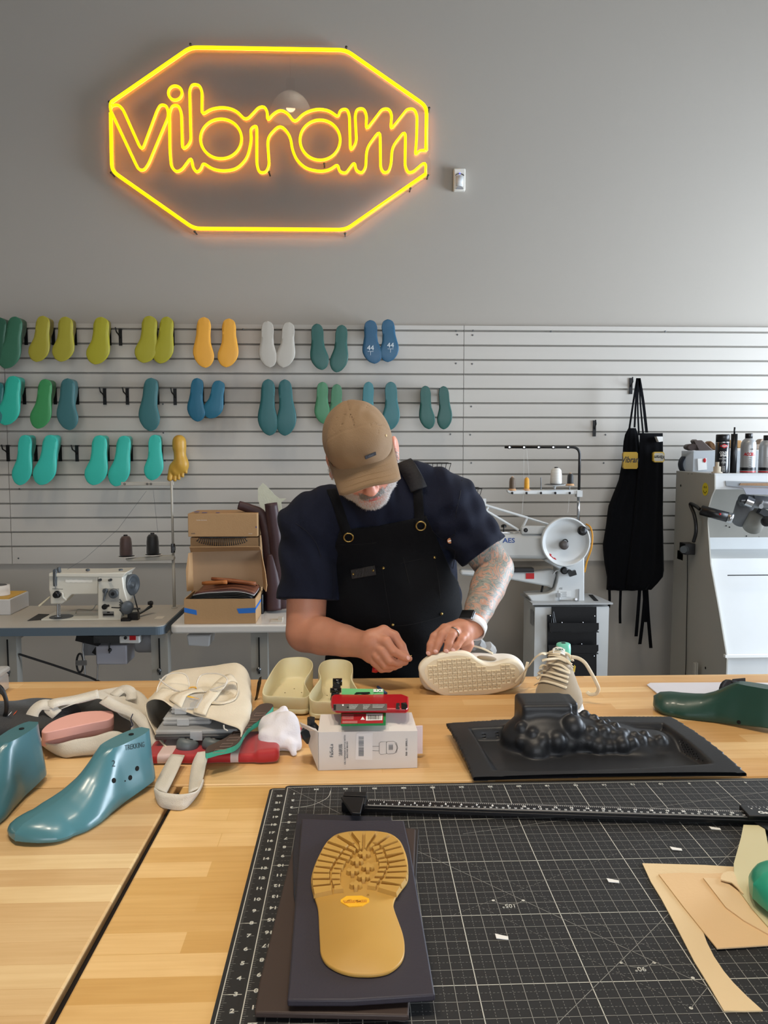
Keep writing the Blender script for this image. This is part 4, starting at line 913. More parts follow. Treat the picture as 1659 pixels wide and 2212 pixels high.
cone('thread_spool', 'golden yellow spool of thread beside the brown one', s(432, 514, .02), .0125, .054, mthread('gold', 'd79a1e'), M_WOODB, base=.019)
cone('thread_spool', 'large off-white cone of thread on a round dish', s(712, 466, .02), .0275, .076, mthread('white', 'd6d5cf'), M_BLACK)
cone('thread_spool', 'small black spool of thread right of the white cone', s(848, 466, .02), .0150, .050, mthread('black2', '141416'), M_WOODB, base=.020)
for a, b in (((407, 120), (398, 500)), ((430, 120), (462, 500)), ((400, 560), (386, 760)), ((838, 580), (825, 740))): MB().tube([s(*a, .02), s((a[0] + b[0]) / 2 + 3, (a[1] + b[1]) / 2, .015), s(*b, .02)], .0005, 4).build('thread_line', mat('thin_thread', 'c9c9c4', .6), tst)
# wire baskets on the slatwall
def basket(x0, x1, y0, y1, label):
    t = thing('wire_basket', label, 'basket', P((x0 + x1) / 2, y1, WALL_Y - .08), 'black wire baskets'); mb = MB(); YY = (WALL_Y - .004, WALL_Y - .13)
    A = P(x0, y0, YY[1]); B = P(x1, y1, YY[1])
    for k in range(3):
        z = A.z + (B.z - A.z) * k / 2; ins = .012 * k
        mb.tube([(A.x + ins, YY[0], z), (A.x + ins, YY[1] + ins, z), (B.x - ins, YY[1] + ins, z), (B.x - ins, YY[0], z)], .0028 if k == 0 else .0018, 6, closed=True)
    n = 7
    for i in range(n + 1):
        u = i / n; mb.tube([(A.x + (B.x - A.x) * u, YY[1], A.z), (A.x + .024 + (B.x - A.x - .048) * u, YY[1] + .024, B.z), (A.x + .024 + (B.x - A.x - .048) * u, YY[0], B.z)], .0016, 6)
    mb.build('wire_frame', M_BLACK, t)
basket(905, 974, 1001, 1040, 'black wire basket on the slatwall above the man’s shoulder')
basket(985, 1041, 1056, 1090, 'black wire basket lower down beside the man’s sleeve')

# ------------------------------------------------------------------ hanging aprons
M_CLOTHB = mat('black_canvas', '06070b', .9, spec=.15, noise=.2, nscale=9, bump=.15, bscale=240, sheen=.03)
s = zf(1300, 800, 3.567, WALL_Y - .10)
def hang(rows, depth, folds, ph, dy=0.0):
    rings = []; N = 44
    for (y, xl, xr) in rows:
        ring = []
        for i in range(N):
            a = 2 * PI * i / N; u = math.cos(a); v = math.sin(a)
            fx = (xl + xr) / 2 + (xr - xl) / 2 * (abs(u) ** .8) * (1 if u > 0 else -1)
            am_ = min(1, max(0, (y - rows[0][0]) / 500)); rip = .007 * am_ * math.sin(folds * u * 2.4 + ph + y * .0012)
            p = s(fx, y, dy); ring.append(p + Vector((0, v * (.006 + depth * am_ * .5) + rip, 0)))
        rings.append(ring)
    return rings
def srows(keys, n=26):
    ys = np.linspace(keys[0][0], keys[-1][0], n); return [(y, float(np.interp(y, [k[0] for k in keys], [k[1] for k in keys])), float(np.interp(y, [k[0] for k in keys], [k[2] for k in keys]))) for y in ys]
ap1 = thing('apron', 'black apron with a yellow badge hanging left on the slatwall peg', 'apron', s(150, 1690), 'aprons on the slatwall')
MB().loft(hang(srows([(445, 205, 262), (480, 182, 280), (560, 166, 290), (700, 160, 310), (850, 132, 320), (1050, 52, 320), (1200, 34, 320), (1350, 8, 320), (1480, 20, 320), (1600, 42, 330), (1690, 36, 330)]), .05, 5, .4)).build('cloth', M_CLOTHB, ap1, True)
ap2 = thing('apron', 'black apron with a small white badge hanging right on the slatwall peg', 'apron', s(380, 1600), 'aprons on the slatwall')
MB().loft(hang(srows([(484, 292, 470), (700, 285, 472), (1100, 250, 468), (1550, 205, 480), (1600, 195, 470), (1685, 190, 384)]), .045, 4, 1.7, -.045)).build('cloth', M_CLOTHB, ap2, True)
def strap(par, pts, w=.016, dy=-.02, th=.0015):
    P_ = catmull([s(x, y, dy + (d[0] if d else 0)) for x, y, *d in pts], 6); MB().sheet([[p - Vector((w / 2, 0, 0)), p + Vector((w / 2, 0, 0))] for p in P_], th).build('strap', M_CLOTHB, par)
for pts in (((272, 60), (245, 230), (212, 450)), ((276, 60), (262, 240), (252, 440))): strap(ap1, pts, .010)
for pts in (((282, 60), (276, 260), (286, 500)), ((288, 60), (296, 240), (318, 490))): strap(ap2, pts, .009, -.05)
strap(ap2, ((288, 60), (318, 240), (346, 480)), .015, -.05)
for pts in (((58, 1680), (60, 1780), (52, 1830)), ((145, 1690), (140, 1850), (141, 1950))): strap(ap1, pts, .014)
for pts in (((292, 1680), (280, 1850), (264, 2050)), ((335, 1680), (318, 1900), (293, 2110)), ((345, 1680), (358, 1900), (378, 2140))): strap(ap2, pts, .018, -.04)
strap(ap2, ((330, 1690), (338, 1850), (345, 1940)), .024, -.035)
M_GOLD = mat('gold_badge', 'b79328', .5); M_GOLD2 = mat('gold_badge_line', 'd8b64a', .5)
def octo(cx, cy, w, h, cut, f, dy): return [f(cx + dx * w / 2, cy + dz * h / 2, dy) for dx, dz in ((-1, -1 + cut), (-1 + cut * .9, -1), (1 - cut * .9, -1), (1, -1 + cut), (1, 1 - cut), (1 - cut * .9, 1), (-1 + cut * .9, 1), (-1, 1 - cut))]
b = MB().prism(octo(222, 694, 112, 130, .18, s, -.046), (0, .02, 0)).build('badge', M_GOLD, ap1)
text('Vibram', .044, basis(s(224, 690, -.0468), (1, 0, 0), (0, 0, 1)), M_BLACK, ap1, bold=.0008, sx=.8, shear=.2)
b = MB().prism(octo(440, 668, 84, 80, .28, s, -.087), (0, .02, 0)).build('badge', M_GOLD2, ap2)
b = MB().prism(octo(441, 668, 72, 64, .28, s, -.0878), (0, .01, 0)).build('badge_field', mat('badge_white', 'c9c6ba', .6), ap2)
text('Vibram', .026, basis(s(446, 668, -.0886), (-1, 0, 0), (0, 0, -1)), M_BLACK, ap2, bold=.0006, sx=.75, shear=.2)
MB().prism([s(x, y, -.085) for x, y in ((422, 510), (470, 510), (472, 548), (440, 552))], (0, .03, 0)).build('care_label', M_WHITE, ap2)
MB().ball(s(404, 632, -.082), .003, 8, 6).build('rivet', M_STEEL, ap2)
peg_hook(0, 0, 'black peg carrying the two hanging aprons', 'pegs carrying aprons', (s(276, 60).x, P(1378, 817, WALL_Y).z))

# ------------------------------------------------------------------ finishing / grinding machine
X0 = 1.665
def pxs(x, y, X=X0): return PX(1440 + x / 3.813, 900 + y / 3.813, X)
M_GRIND = mat('grinder_enamel', 'aaa8a0', .42, noise=.04, nscale=4, coat=.1)
M_GRINDF = mat('grinder_front_white', 'c9cbcb', .4, noise=.06, nscale=5)
gr = thing('grinding_machine', 'big pale grey shoe finishing machine at the right edge', 'machine', (2.1, 3.75, 0))
front = [(395, 475), (395, 600), (368, 660), (345, 740), (336, 870), (345, 1000), (360, 1215), (430, 1600), (495, 1995)]
fp = [pxs(*q) for q in front]; topb = pxs(80, 457); Yb = topb.y
poly = fp + [Vector((X0, fp[-1].y, 0.0)), Vector((X0, Yb, 0.0)), Vector((X0, Yb, fp[0].z))]
o = MB().prism(poly, (.006, 0, 0)).build('side_panel', M_GRIND, gr)
zt3 = fp[0].z; yf = fp[0].y
YI = 3.93
prof = [(yf + .004, zt3), (yf + .004, fp[1].z), (YI, fp[1].z + .005), (YI, pxs(360, 1115).z + .03), (YI - .06, pxs(360, 1170).z)] + [(fp[6].y + .045, fp[6].z + .02), (fp[6].y + .02, fp[6].z - .03), (fp[7].y + .02, fp[7].z), (fp[8].y + .02, fp[8].z), (fp[8].y + .03, 0), (Yb, 0), (Yb, zt3)]
n = len(prof); mb = MB(); XE = 2.9
mb.add([(X0 + .006, a, b) for a, b in prof] + [(XE, a, b) for a, b in prof], [(i, (i + 1) % n, n + (i + 1) % n, n + i) for i in range(n)] + [tuple(range(n))[::-1], tuple(range(n, 2 * n))])
mb.build('housing', M_GRINDF, gr)
MB().box(((X0 + XE) / 2, (yf + Yb) / 2, zt3 + .002), (XE - X0, Yb - yf, .004)).build('top_plate', M_GRINDF, gr)
g = zf(1440, 900, 3.813, YI - .05)
MB().box(((X0 + 2.32) / 2, YI - .06, g(0, 1140).z), (2.32 - X0, .07, .045)).build('inner_ledge', mat('ledge_grey', '6b6c6b', .5), gr)
MB().box(((X0 + XE) / 2, YI - .004, (fp[1].z + pxs(360, 1140).z) / 2 + .01), (XE - X0 - .02, .006, fp[1].z - pxs(360, 1140).z - .02)).build('dirt_shade_panel', mat('dirt_shade_grey', '7d7a72', .7, noise=.12, nscale=8), gr)  # added panel, its grey mixes dirt with the shade inside the cavity
mid = [(fp[7] + Vector((.05, .018, .16))), (fp[7] + Vector((.38, .018, .16)))]
MB().box((mid[0] + mid[1]) / 2 + Vector((0, .012, 0)), (.33, .004, .004)).build('panel_seam', M_HOLE, gr)
MB().box((2.0, fp[8].y + .012, fp[8].z + .01), (.68, .02, .012)).build('front_lip', M_WHITE, gr)
rng = random.Random(5)
for i in range(26):
    u = rng.random(); p = Vector((X0 + .06 + rng.random() * .42, YI - .008, g(0, 820 + 280 * u).z)); MB().ball(p, rng.uniform(.0015, .004), 6, 4).build('paint_speck', M_HOLE, gr)
MB().box((X0 + .14, YI - .008, g(0, 1050).z), (.26, .002, .05)).build('glue_stain', mat('glue_stain', '8f8672', .7, noise=.35, nscale=40), gr)
# inner steel fittings
g = zf(1440, 900, 3.813, yf + .03)
o = MB().prism([g(x, y, -.03) for x, y in ((485, 530), (900, 540), (900, 585), (490, 570))], (0, .01, 0)).build('hood_bracket', mat('zinc', '8f9294', .4, .7), gr)
MB().prism([g(x, y, -.034) for x, y in ((600, 566), (900, 572), (900, 545), (610, 548))], (0, .003, 0)).build('stain', mat('rust_stain', '8a6a4a', .7, noise=.4, nscale=60), gr)
MB().sheet([[g(490, 572, -.03), g(900, 585, -.03)], [g(630, 590, -.10), g(900, 600, -.10)], [g(655, 640, -.11), g(900, 645, -.11)]], .003).build('hood', mat('zinc2', 'a9abb4', .35, .6), gr)
MB().cyl(g(640, 690, .0), g(720, 690, -.01), .028, .026).build('shaft_end', M_DSTEEL, gr, True)
MB().lathe([(.030, 0), (.030, .01), (.022, .012), (.022, .014), (.012, .016), (.012, .03), (0, .03)], g(640, 690, -.0), (-1, -.4, 0), 28).build('shaft_bearing', M_DSTEEL, gr, True)
MB().cyl(g(712, 700, -.02), g(1000, 720, -.02), .030).build('spindle', mat('spindle_metal', '8b8e92', .35, .6), gr, True)
MB().cyl(g(655, 690, -.02), g(712, 712, -.03), .024).build('spindle_nut', M_STEEL, gr)
MB().cyl(g(770, 740, -.06), g(795, 690, -.08), .004).lathe([(.010, 0), (.011, .012)], g(768, 738, -.06), (0, -1, 0), 16).build('lock_lever', M_STEEL, gr)
MB().cyl(g(650, 720, .06), g(608, 850, .16), .042, .042, 28).build('suction_pipe', mat('pipe_grey', '5b5c5e', .55), gr, True)
MB().cyl(g(765, 780, .03), g(705, 905, .12), .044, .046, 28).build('suction_pipe', mat('pipe_grey2', '77746c', .55), gr, True)
MB().lathe([(.022, 0), (.024, .004), (.024, .012), (.010, .014)], g(822, 862, -.04), (-.6, -1, 0), 24).build('roller', M_BLACK, gr, True)
MB().box(g(800, 790, -.01), (.05, .03, .03), (0, .5, 0)).build('roller_bracket', M_BLACK, gr)
sd_ = lambda x, y: pxs(x, y) - Vector((.001, 0, 0))
stk = MB().lathe([(.031, 0), (.031, .0008)], sd_(320, 598), (-1, 0, 0), 32).build('smiley_sticker', mat('sticker_yellow', 'd6c321', .5), gr)
c = sd_(320, 598) - Vector((.001, 0, 0))
MB().tube([c + Vector((0, .018 * math.cos(a), .018 * math.sin(a))) for a in [PI * 1.12 + i * PI * .76 / 8 for i in range(9)]], .0012, 6).ball(c + Vector((0, .009, .010)), (.001, .003, .006)).ball(c + Vector((0, -.009, .010)), (.001, .003, .006)).build('smiley_print', M_HOLE, gr)
for x, y in ((118, 568), (322, 2070)): MB().lathe([(.006, 0), (.006, .001)], sd_(x, y), (-1, 0, 0), 14).build('bolt_hole', M_HOLE, gr)
for x in (180, 210, 360): MB().ball(sd_(x, 470 + 2), .002, 6, 4).build('rivet', M_DGREY, gr)
pst = tag(MB().box(PX(1440 + 232 / 3.813, 900 + 2130 / 3.813, X0 - .02), (.012, .02, .12)).box(PX(1440 + 246 / 3.813, 900 + 2130 / 3.813, X0 - .02), (.003, .02, .125)).build('cable_duct', mat('duct_grey', 'b4b2aa', .4)), 'short grey upright duct beside the finishing machine base', 'duct')
# gooseneck lamp held by a magnet
nb = pxs(215, 1085); gl = thing('gooseneck_lamp', 'black gooseneck lamp with a magnet base on the finishing machine', 'lamp', nb)
o = MB().box(nb - Vector((.028, 0, 0)), (.05, .07, .056)).build('magnet_base', M_BLACK, gl); bevel(o, .003)
MB().cyl(nb - Vector((.050, .03, 0)), nb - Vector((.066, .045, 0)), .018, n=18).build('base_knob', M_DGREY, gl)
XQ = X0 - .03
q = [PX(1440 + x / 3.813, 900 + y / 3.813, XQ - d) for x, y, d in ((222, 1030, 0), (240, 960, 0), (240, 880, 0), (225, 800, 0), (195, 720, 0), (235, 735, .0), (270, 760, 0))]
MB().tube(catmull(q, 6), .0085, 10).build('neck', M_BLACK, gl, True)
a = PX(1440 + 285 / 3.813, 900 + 770 / 3.813, XQ); b = a + Vector((.105, -.05, -.030))
MB().cyl(a, b, .024).lathe([(.024, 0), (.018, -.004)], a, (b - a), 20).build('lamp_head', M_BLACK, gl, True)
MB().cyl(b, b + (b - a).normalized() * .022, .0245).build('lamp_collar', M_STEEL, gl, True)
MB().ball(a.lerp(b, .62) + Vector((0, -.024, .004)), .0055, 10, 6).build('switch_button', M_RED, gl, True)
MB().tube(catmull([PX(1440 + x / 3.813, 900 + y / 3.813, X0 - .006) for x, y in ((172, 1135), (170, 1400), (165, 1700), (160, 2000), (152, 2180))], 6), .0022, 6).build('lamp_cable', M_BLACK, gl)

# things on top of the finishing machine
zt4 = zt3 + .0045
g = zf(1460, 920, 8.337, yf + .06)
def onp(x, dy=0.0): v = g(x, 840, dy); v.z = zt4; return v
def wrap(s_, size, c, r, z, m, par, name='print', a0=0.0, sx=1.0, bold=0.0, **k):
    vs, fs = text(s_, size, Matrix.Identity(4), None, None, sx=sx, bold=bold, **k); out = []
    dirc = math.atan2(-c[1], -c[0]) + a0
    for v in vs: a = dirc + v.x / r; out.append(Vector((c[0] + (r + .0004 + v.z) * math.cos(a), c[1] + (r + .0004 + v.z) * math.sin(a), z + v.y)))
    mesh_obj(name, out, fs, m, par)
hz = lambda y: g(0, y).z - g(0, 845).z
def can(name, label, x, r, prof, mbody, dy=0.0):
    c = onp(x, dy); t = thing(name, label, 'spray can', c, 'cans on the finishing machine'); MB().lathe(prof, c, (0, 0, 1), 36).build('can_body', mbody, t, True); return t, c
M_CANB = mat('can_black', '15151a', .3, coat=.4); M_CANG = mat('can_grey', 'a9abac', .35, .3)
r = .0312; t, c = can('spray_can', 'black colour spray can with a red diamond logo', 822, r, [(r * .96, 0), (r, .003), (r, hz(295)), (r * .96, hz(290))], M_CANB)
MB().lathe([(r * .97, hz(288)), (r * .97, hz(160)), (r * .9, hz(150)), (0, hz(150))], c, (0, 0, 1), 32).build('can_cap', M_BLACK, t, True)
MB().lathe([(r * 1.012, hz(297)), (r * 1.012, hz(288))], c, (0, 0, 1), 32, cap=False).build('rim', M_STEEL, t, True)
wrap('COLOR', .014, c, r, hz(480) + zt4, M_WHITE, t, a0=.25, sx=.8, bold=.0004); wrap('SPRAY', .014, c, r, hz(530) + zt4, M_WHITE, t, a0=.25, sx=.8, bold=.0004)
wrap('DARK BROWN', .006, c, r, hz(590) + zt4, M_WHITE, t, a0=.25); wrap('Specially\nfor Leather', .005, c, r, hz(650) + zt4, M_WHITE, t, a0=.25)
for i in range(5): wrap('lllll lll llll', .004, c, r, hz(730 + 20 * i) + zt4, M_WHITE, t, a0=.25)
vs = []; 
def dia(w, h, z, rr): 
    dirc = math.atan2(-c[1], -c[0]) + .25; pts = []
    for i in range(9): u = -1 + i / 4; pts.append((u * w, (1 - abs(u)) * h))
    up = [Vector((c[0] + rr * math.cos(dirc + a / r), c[1] + rr * math.sin(dirc + a / r), z + b)) for a, b in pts]; dn = [Vector((p.x, p.y, 2 * z - p.z)) for p in up]
    v = up + dn; return v, [(i, i + 1, 9 + i + 1, 9 + i) for i in range(8)]
v, f = dia(.020, .011, hz(360) + zt4, r + .0004); mesh_obj('logo_diamond', v, f, M_RED, t)
wrap('KELLY', .007, c, r + .0005, hz(360) + zt4, M_WHITE, t, a0=.25, bold=.0003)
o = onp(1028, .0); rd = thing('black_rod', 'black cylinder with a thin rod on top beside the spray can', 'tube', o)
MB().cyl(o, o + Vector((0, 0, hz(140))), .0148, n=28).build('rod_body', M_BLACK, rd, True); MB().cyl(o + Vector((0, 0, hz(140))), o + Vector((0, 0, hz(20))), .0042, n=14).build('rod_tip', M_BLACK, rd, True)
for (x, lab, topy, tx) in ((1290, 'grey aerosol can lettered ACCELL in red', 130, True), (1620, 'grey aerosol can cut off by the right picture edge', 165, False)):
    r = .0345; t, c = can('spray_can', lab, x, r, [(r * .96, 0), (r, .003), (r, hz(topy + 220)), (r * .93, hz(topy + 165)), (r * .75, hz(topy + 125)), (r * .52, hz(topy + 98)), (r * .5, hz(topy + 92))], M_CANG)
    MB().lathe([(r * .48, hz(topy + 92)), (r * .48, hz(topy + 4)), (r * .44, hz(topy)), (0, hz(topy))], c, (0, 0, 1), 28).build('can_cap', M_BLACK, t, True)
    MB().lathe([(r * 1.006, hz(835)), (r * 1.006, hz(812))], c, (0, 0, 1), 36, cap=False).build('red_band', M_RED, t, True)
    MB().lathe([(r * 1.006, hz(800)), (r * 1.006, hz(745))], c, (0, 0, 1), 36, cap=False).build('black_band', M_BLACK, t, True)
    if tx:
        wrap('ACCELL', .019, c, r, hz(510) + zt4, M_RED, t, a0=.22, bold=.0009, shear=.25, sx=.8); wrap('mb', .012, c, r, hz(415) + zt4, M_BLACK, t, a0=.4)
    for i in range(5): wrap('lll llllll ll', .0045, c, r, hz(570 + 38 * i) + zt4, M_DGREY, t, a0=.25)
# plastic bin, wooden pieces, belt, spool
M_BIN = mat('clear_bin', 'cdd2d6', .3, alpha=.55)
bn = thing('plastic_bin', 'clear plastic bin of wooden parts behind the cans', 'bin', onp(900, .27))
xa, xb = g(335, 0, .22).x, g(1500, 0, .22).x; h_ = hz(450); yy0, yy1 = yf + .28, yf + .42
MB().box(((xa + xb) / 2, yy0, zt4 + h_ / 2), (xb - xa, .003, h_)).box(((xa + xb) / 2, yy1, zt4 + h_ / 2), (xb - xa, .003, h_)).box((xa, (yy0 + yy1) / 2, zt4 + h_ / 2), (.003, yy1 - yy0, h_)).box((xb, (yy0 + yy1) / 2, zt4 + h_ / 2), (.003, yy1 - yy0, h_)).box(((xa + xb) / 2, (yy0 + yy1) / 2, zt4 + .002), (xb - xa, yy1 - yy0, .003)).build('bin_walls', M_BIN, bn)
MB().box(g(475, 690, .213), (.045, .002, .058), (0, -.08, 0)).build('bin_label', M_WHITE, bn)
MB().ball(g(520, 620, .210), (.008, .002, .011)).build('label_mark', M_RED, bn)
for pts, m, lab in (([(195, 380), (230, 330), (330, 322), (420, 350), (440, 430), (290, 445), (215, 420)], mat('dark_wood', '4b3f3c', .5), 'dark rounded wooden form sticking out left of the bin'),
                    ([(330, 270), (370, 238), (400, 262), (470, 256), (560, 330), (680, 440), (420, 445), (360, 330)], mat('taupe_form', '5b4f4b', .5), 'taupe shaped form standing in the bin'),
                    ([(585, 300), (635, 262), (700, 320), (760, 440), (640, 420)], mat('tan_wood', '8d6a48', .5), 'tan wooden block in the bin beside the black can'),
                    ([(950, 250), (1200, 262), (1200, 400), (950, 400)], mat('orange_wood', 'b58a55', .5), 'orange-brown wooden piece in the bin between the cans'),
                    ([(1420, 310), (1500, 300), (1540, 240), (1600, 230), (1600, 430), (1420, 430)], mat('pale_piece', '9a8878', .6), 'pale crumpled piece in the bin behind the grey cans')):
    o = MB().prism([g(x, y, .25 + (x % 7) * .003) for x, y in pts], (0, .05, 0)).build('wooden_form', m); bevel(o, .008, 3); tag(o, lab, 'wooden form')
bl = catmull([g(x, min(y, 818), .33) for x, y in ((300, 826), (140, 826), (90, 700), (130, 580), (230, 500), (320, 480))], 8)
tag(MB().sheet([[p - Vector((0, .02, 0)), p + Vector((0, .03, 0))] for p in bl], .006).build('sanding_belt', mat('navy_belt', '222a36', .8), None, True), 'dark curled sanding belt at the left end of the machine top', 'belt')
c = onp(740, -.02); tsn = thing('cream_spool', 'small cream plastic spool standing before the black spray can', 'spool', c)
MB().lathe([(.0245, 0), (.0245, .004), (.017, .007), (.017, .030), (.0085, .032), (.0085, .052), (0, .052)], c, (0, 0, 1), 24).build('spool_body', mat('cream_plastic', 'bdb29f', .45), tsn, True)
# ------------------------------------------------------------------ maple workbenches
def wood(name, c1, c2, rot=0.0, off=0.0):
    m = bpy.data.materials.new(name); m.use_nodes = True; nt = m.node_tree; N = nt.nodes; L = nt.links; b = N['Principled BSDF']
    tc = N.new('ShaderNodeTexCoord'); mp = N.new('ShaderNodeMapping'); mp.inputs['Location'].default_value = (off, off * .37, 0); mp.inputs['Rotation'].default_value = (0, 0, rot); L.new(tc.outputs['Object'], mp.inputs[0])
    br = N.new('ShaderNodeTexBrick'); br.offset = .37; br.inputs['Scale'].default_value = 1; br.inputs['Brick Width'].default_value = .55; br.inputs['Row Height'].default_value = .041
    br.inputs['Mortar Size'].default_value = .0005; br.inputs['Mortar Smooth'].default_value = .3; br.inputs['Bias'].default_value = -.1
    br.inputs['Color1'].default_value = (0, 0, 0, 1); br.inputs['Color2'].default_value = (1, 1, 1, 1); br.inputs['Mortar'].default_value = (0, 0, 0, 1); L.new(mp.outputs[0], br.inputs['Vector'])
    cr = N.new('ShaderNodeValToRGB'); e = cr.color_ramp.elements; e[0].position = .25; e[1].position = .8; e[0].color = (*srgb(c1), 1); e[1].color = (*srgb(c2), 1)
    em = e.new(.55); em.color = (*[(p * .55 + q * .45) for p, q in zip(srgb(c1), srgb(c2))], 1); L.new(br.outputs['Color'], cr.inputs[0])
    m2 = N.new('ShaderNodeMapping'); m2.inputs['Scale'].default_value = (2.2, 42, 20); L.new(mp.outputs[0], m2.inputs[0])
    ns = N.new('ShaderNodeTexNoise'); ns.inputs['Scale'].default_value = 3.2; ns.inputs['Detail'].default_value = 8; ns.inputs['Distortion'].default_value = .6; L.new(m2.outputs[0], ns.inputs['Vector'])
    n3 = N.new('ShaderNodeTexNoise'); n3.inputs['Scale'].default_value = 4; n3.inputs['Detail'].default_value = 3; L.new(mp.outputs[0], n3.inputs['Vector'])
    g = N.new('ShaderNodeValToRGB'); g.color_ramp.elements[0].position = .28; g.color_ramp.elements[0].color = (.84, .77, .68, 1); g.color_ramp.elements[1].position = .62; g.color_ramp.elements[1].color = (1, 1, 1, 1); L.new(ns.outputs['Fac'], g.inputs[0])
    mx = N.new('ShaderNodeMix'); mx.data_type = 'RGBA'; mx.blend_type = 'MULTIPLY'; mx.inputs[0].default_value = .55; L.new(cr.outputs[0], mx.inputs[6]); L.new(g.outputs[0], mx.inputs[7])
    g3 = N.new('ShaderNodeValToRGB'); g3.color_ramp.elements[0].position = .35; g3.color_ramp.elements[0].color = (.86, .80, .72, 1); g3.color_ramp.elements[1].position = .6; g3.color_ramp.elements[1].color = (1, 1, 1, 1); L.new(n3.outputs['Fac'], g3.inputs[0])
    m3 = N.new('ShaderNodeMix'); m3.data_type = 'RGBA'; m3.blend_type = 'MULTIPLY'; m3.inputs[0].default_value = .7; L.new(mx.outputs[2], m3.inputs[6]); L.new(g3.outputs[0], m3.inputs[7]); L.new(m3.outputs[2], b.inputs['Base Color'])
    b.inputs['Roughness'].default_value = .34; b.inputs['Specular IOR Level'].default_value = .45
    bp = N.new('ShaderNodeBump'); bp.inputs['Strength'].default_value = .06; bp.inputs['Distance'].default_value = .002; L.new(ns.outputs['Fac'], bp.inputs['Height']); L.new(bp.outputs[0], b.inputs['Normal'])
    return m
MW1 = wood('maple_top_back', 'd3a66c', 'e6c38e', 0, .3); MW2 = wood('maple_top_left', 'cda876', 'e8cd9c', 0, 1.7); MW3 = wood('maple_top_right', 'd6ac6a', 'ebc78c', 0, 4.1)
M_BLEG = mat('bench_leg_steel', '1c1b1b', .5)
YS = T(800, 1691).y; YBK = T(800, 1464.5).y
def bench(name, label, poly, m, legs):
    cx = sum(p[0] for p in poly) / len(poly); cy = sum(p[1] for p in poly) / len(poly)
    t = thing(name, label, 'workbench', (cx, cy, 0), 'maple workbenches')
    o = MB().prism([Vector((x, y, TZ - .045)) for x, y in poly], (0, 0, .045)).build('bench_top', m, t); bevel(o, .003, 2)
    xs = [p[0] for p in poly]; o = MB().prism([Vector((cx + (x - cx) * .985, cy + (y - cy) * .96, TZ - .16)) for x, y in poly], (0, 0, .113)).build('dark_underblock', M_BLEG, t)  # added dark block under the top, keeps the gap between benches dark
    for x, y in legs: MB().box((x, y, (TZ - .045) / 2), (.06, .06, TZ - .047)).build('leg', M_BLEG, t)
    return t
bench('workbench', 'maple workbench running along the back under the man’s hands', [(-1.9, YS + .002), (1.9, YS + .002), (1.9, YBK), (-1.9, YBK)], MW1, [(-1.8, YS + .1), (1.8, YS + .1), (-1.8, YBK - .08), (1.8, YBK - .08)])
gl0, gl1 = T(93, 2212), T(386, 1691); gr0, gr1 = T(116, 2212), T(398, 1691)
def ext(a, b, y): u = (y - a.y) / (b.y - a.y); return a.x + (b.x - a.x) * u
yn = .50
bench('workbench', 'front left maple workbench under the teal lasts, left of the dark gap', [(-1.9, yn), (ext(gl0, gl1, yn), yn), (ext(gl0, gl1, YS - .001), YS - .001), (-1.9, YS - .001)], MW2, [(-1.8, .6), (-.6, .6), (-1.8, 1.25), (-.6, 1.25)])
bench('workbench', 'front right maple workbench under the cutting mats, right of the dark gap', [(ext(gr0, gr1, yn), yn), (1.9, yn), (1.9, YS - .001), (ext(gr0, gr1, YS - .001), YS - .001)], MW3, [(-.1, .6), (1.8, .6), (-.1, 1.25), (1.8, 1.25)])

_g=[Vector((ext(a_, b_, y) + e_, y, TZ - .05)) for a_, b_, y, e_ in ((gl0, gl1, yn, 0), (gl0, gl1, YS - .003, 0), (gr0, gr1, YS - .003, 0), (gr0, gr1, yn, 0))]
MB().prism(_g, (0, 0, .038)).build('gap_shade_strip', mat('gap_shade_black', '120a08', .9), [o for o in COL.objects if o.name == 'workbench.002'][0])  # black strip standing in for the shade down the bench gap
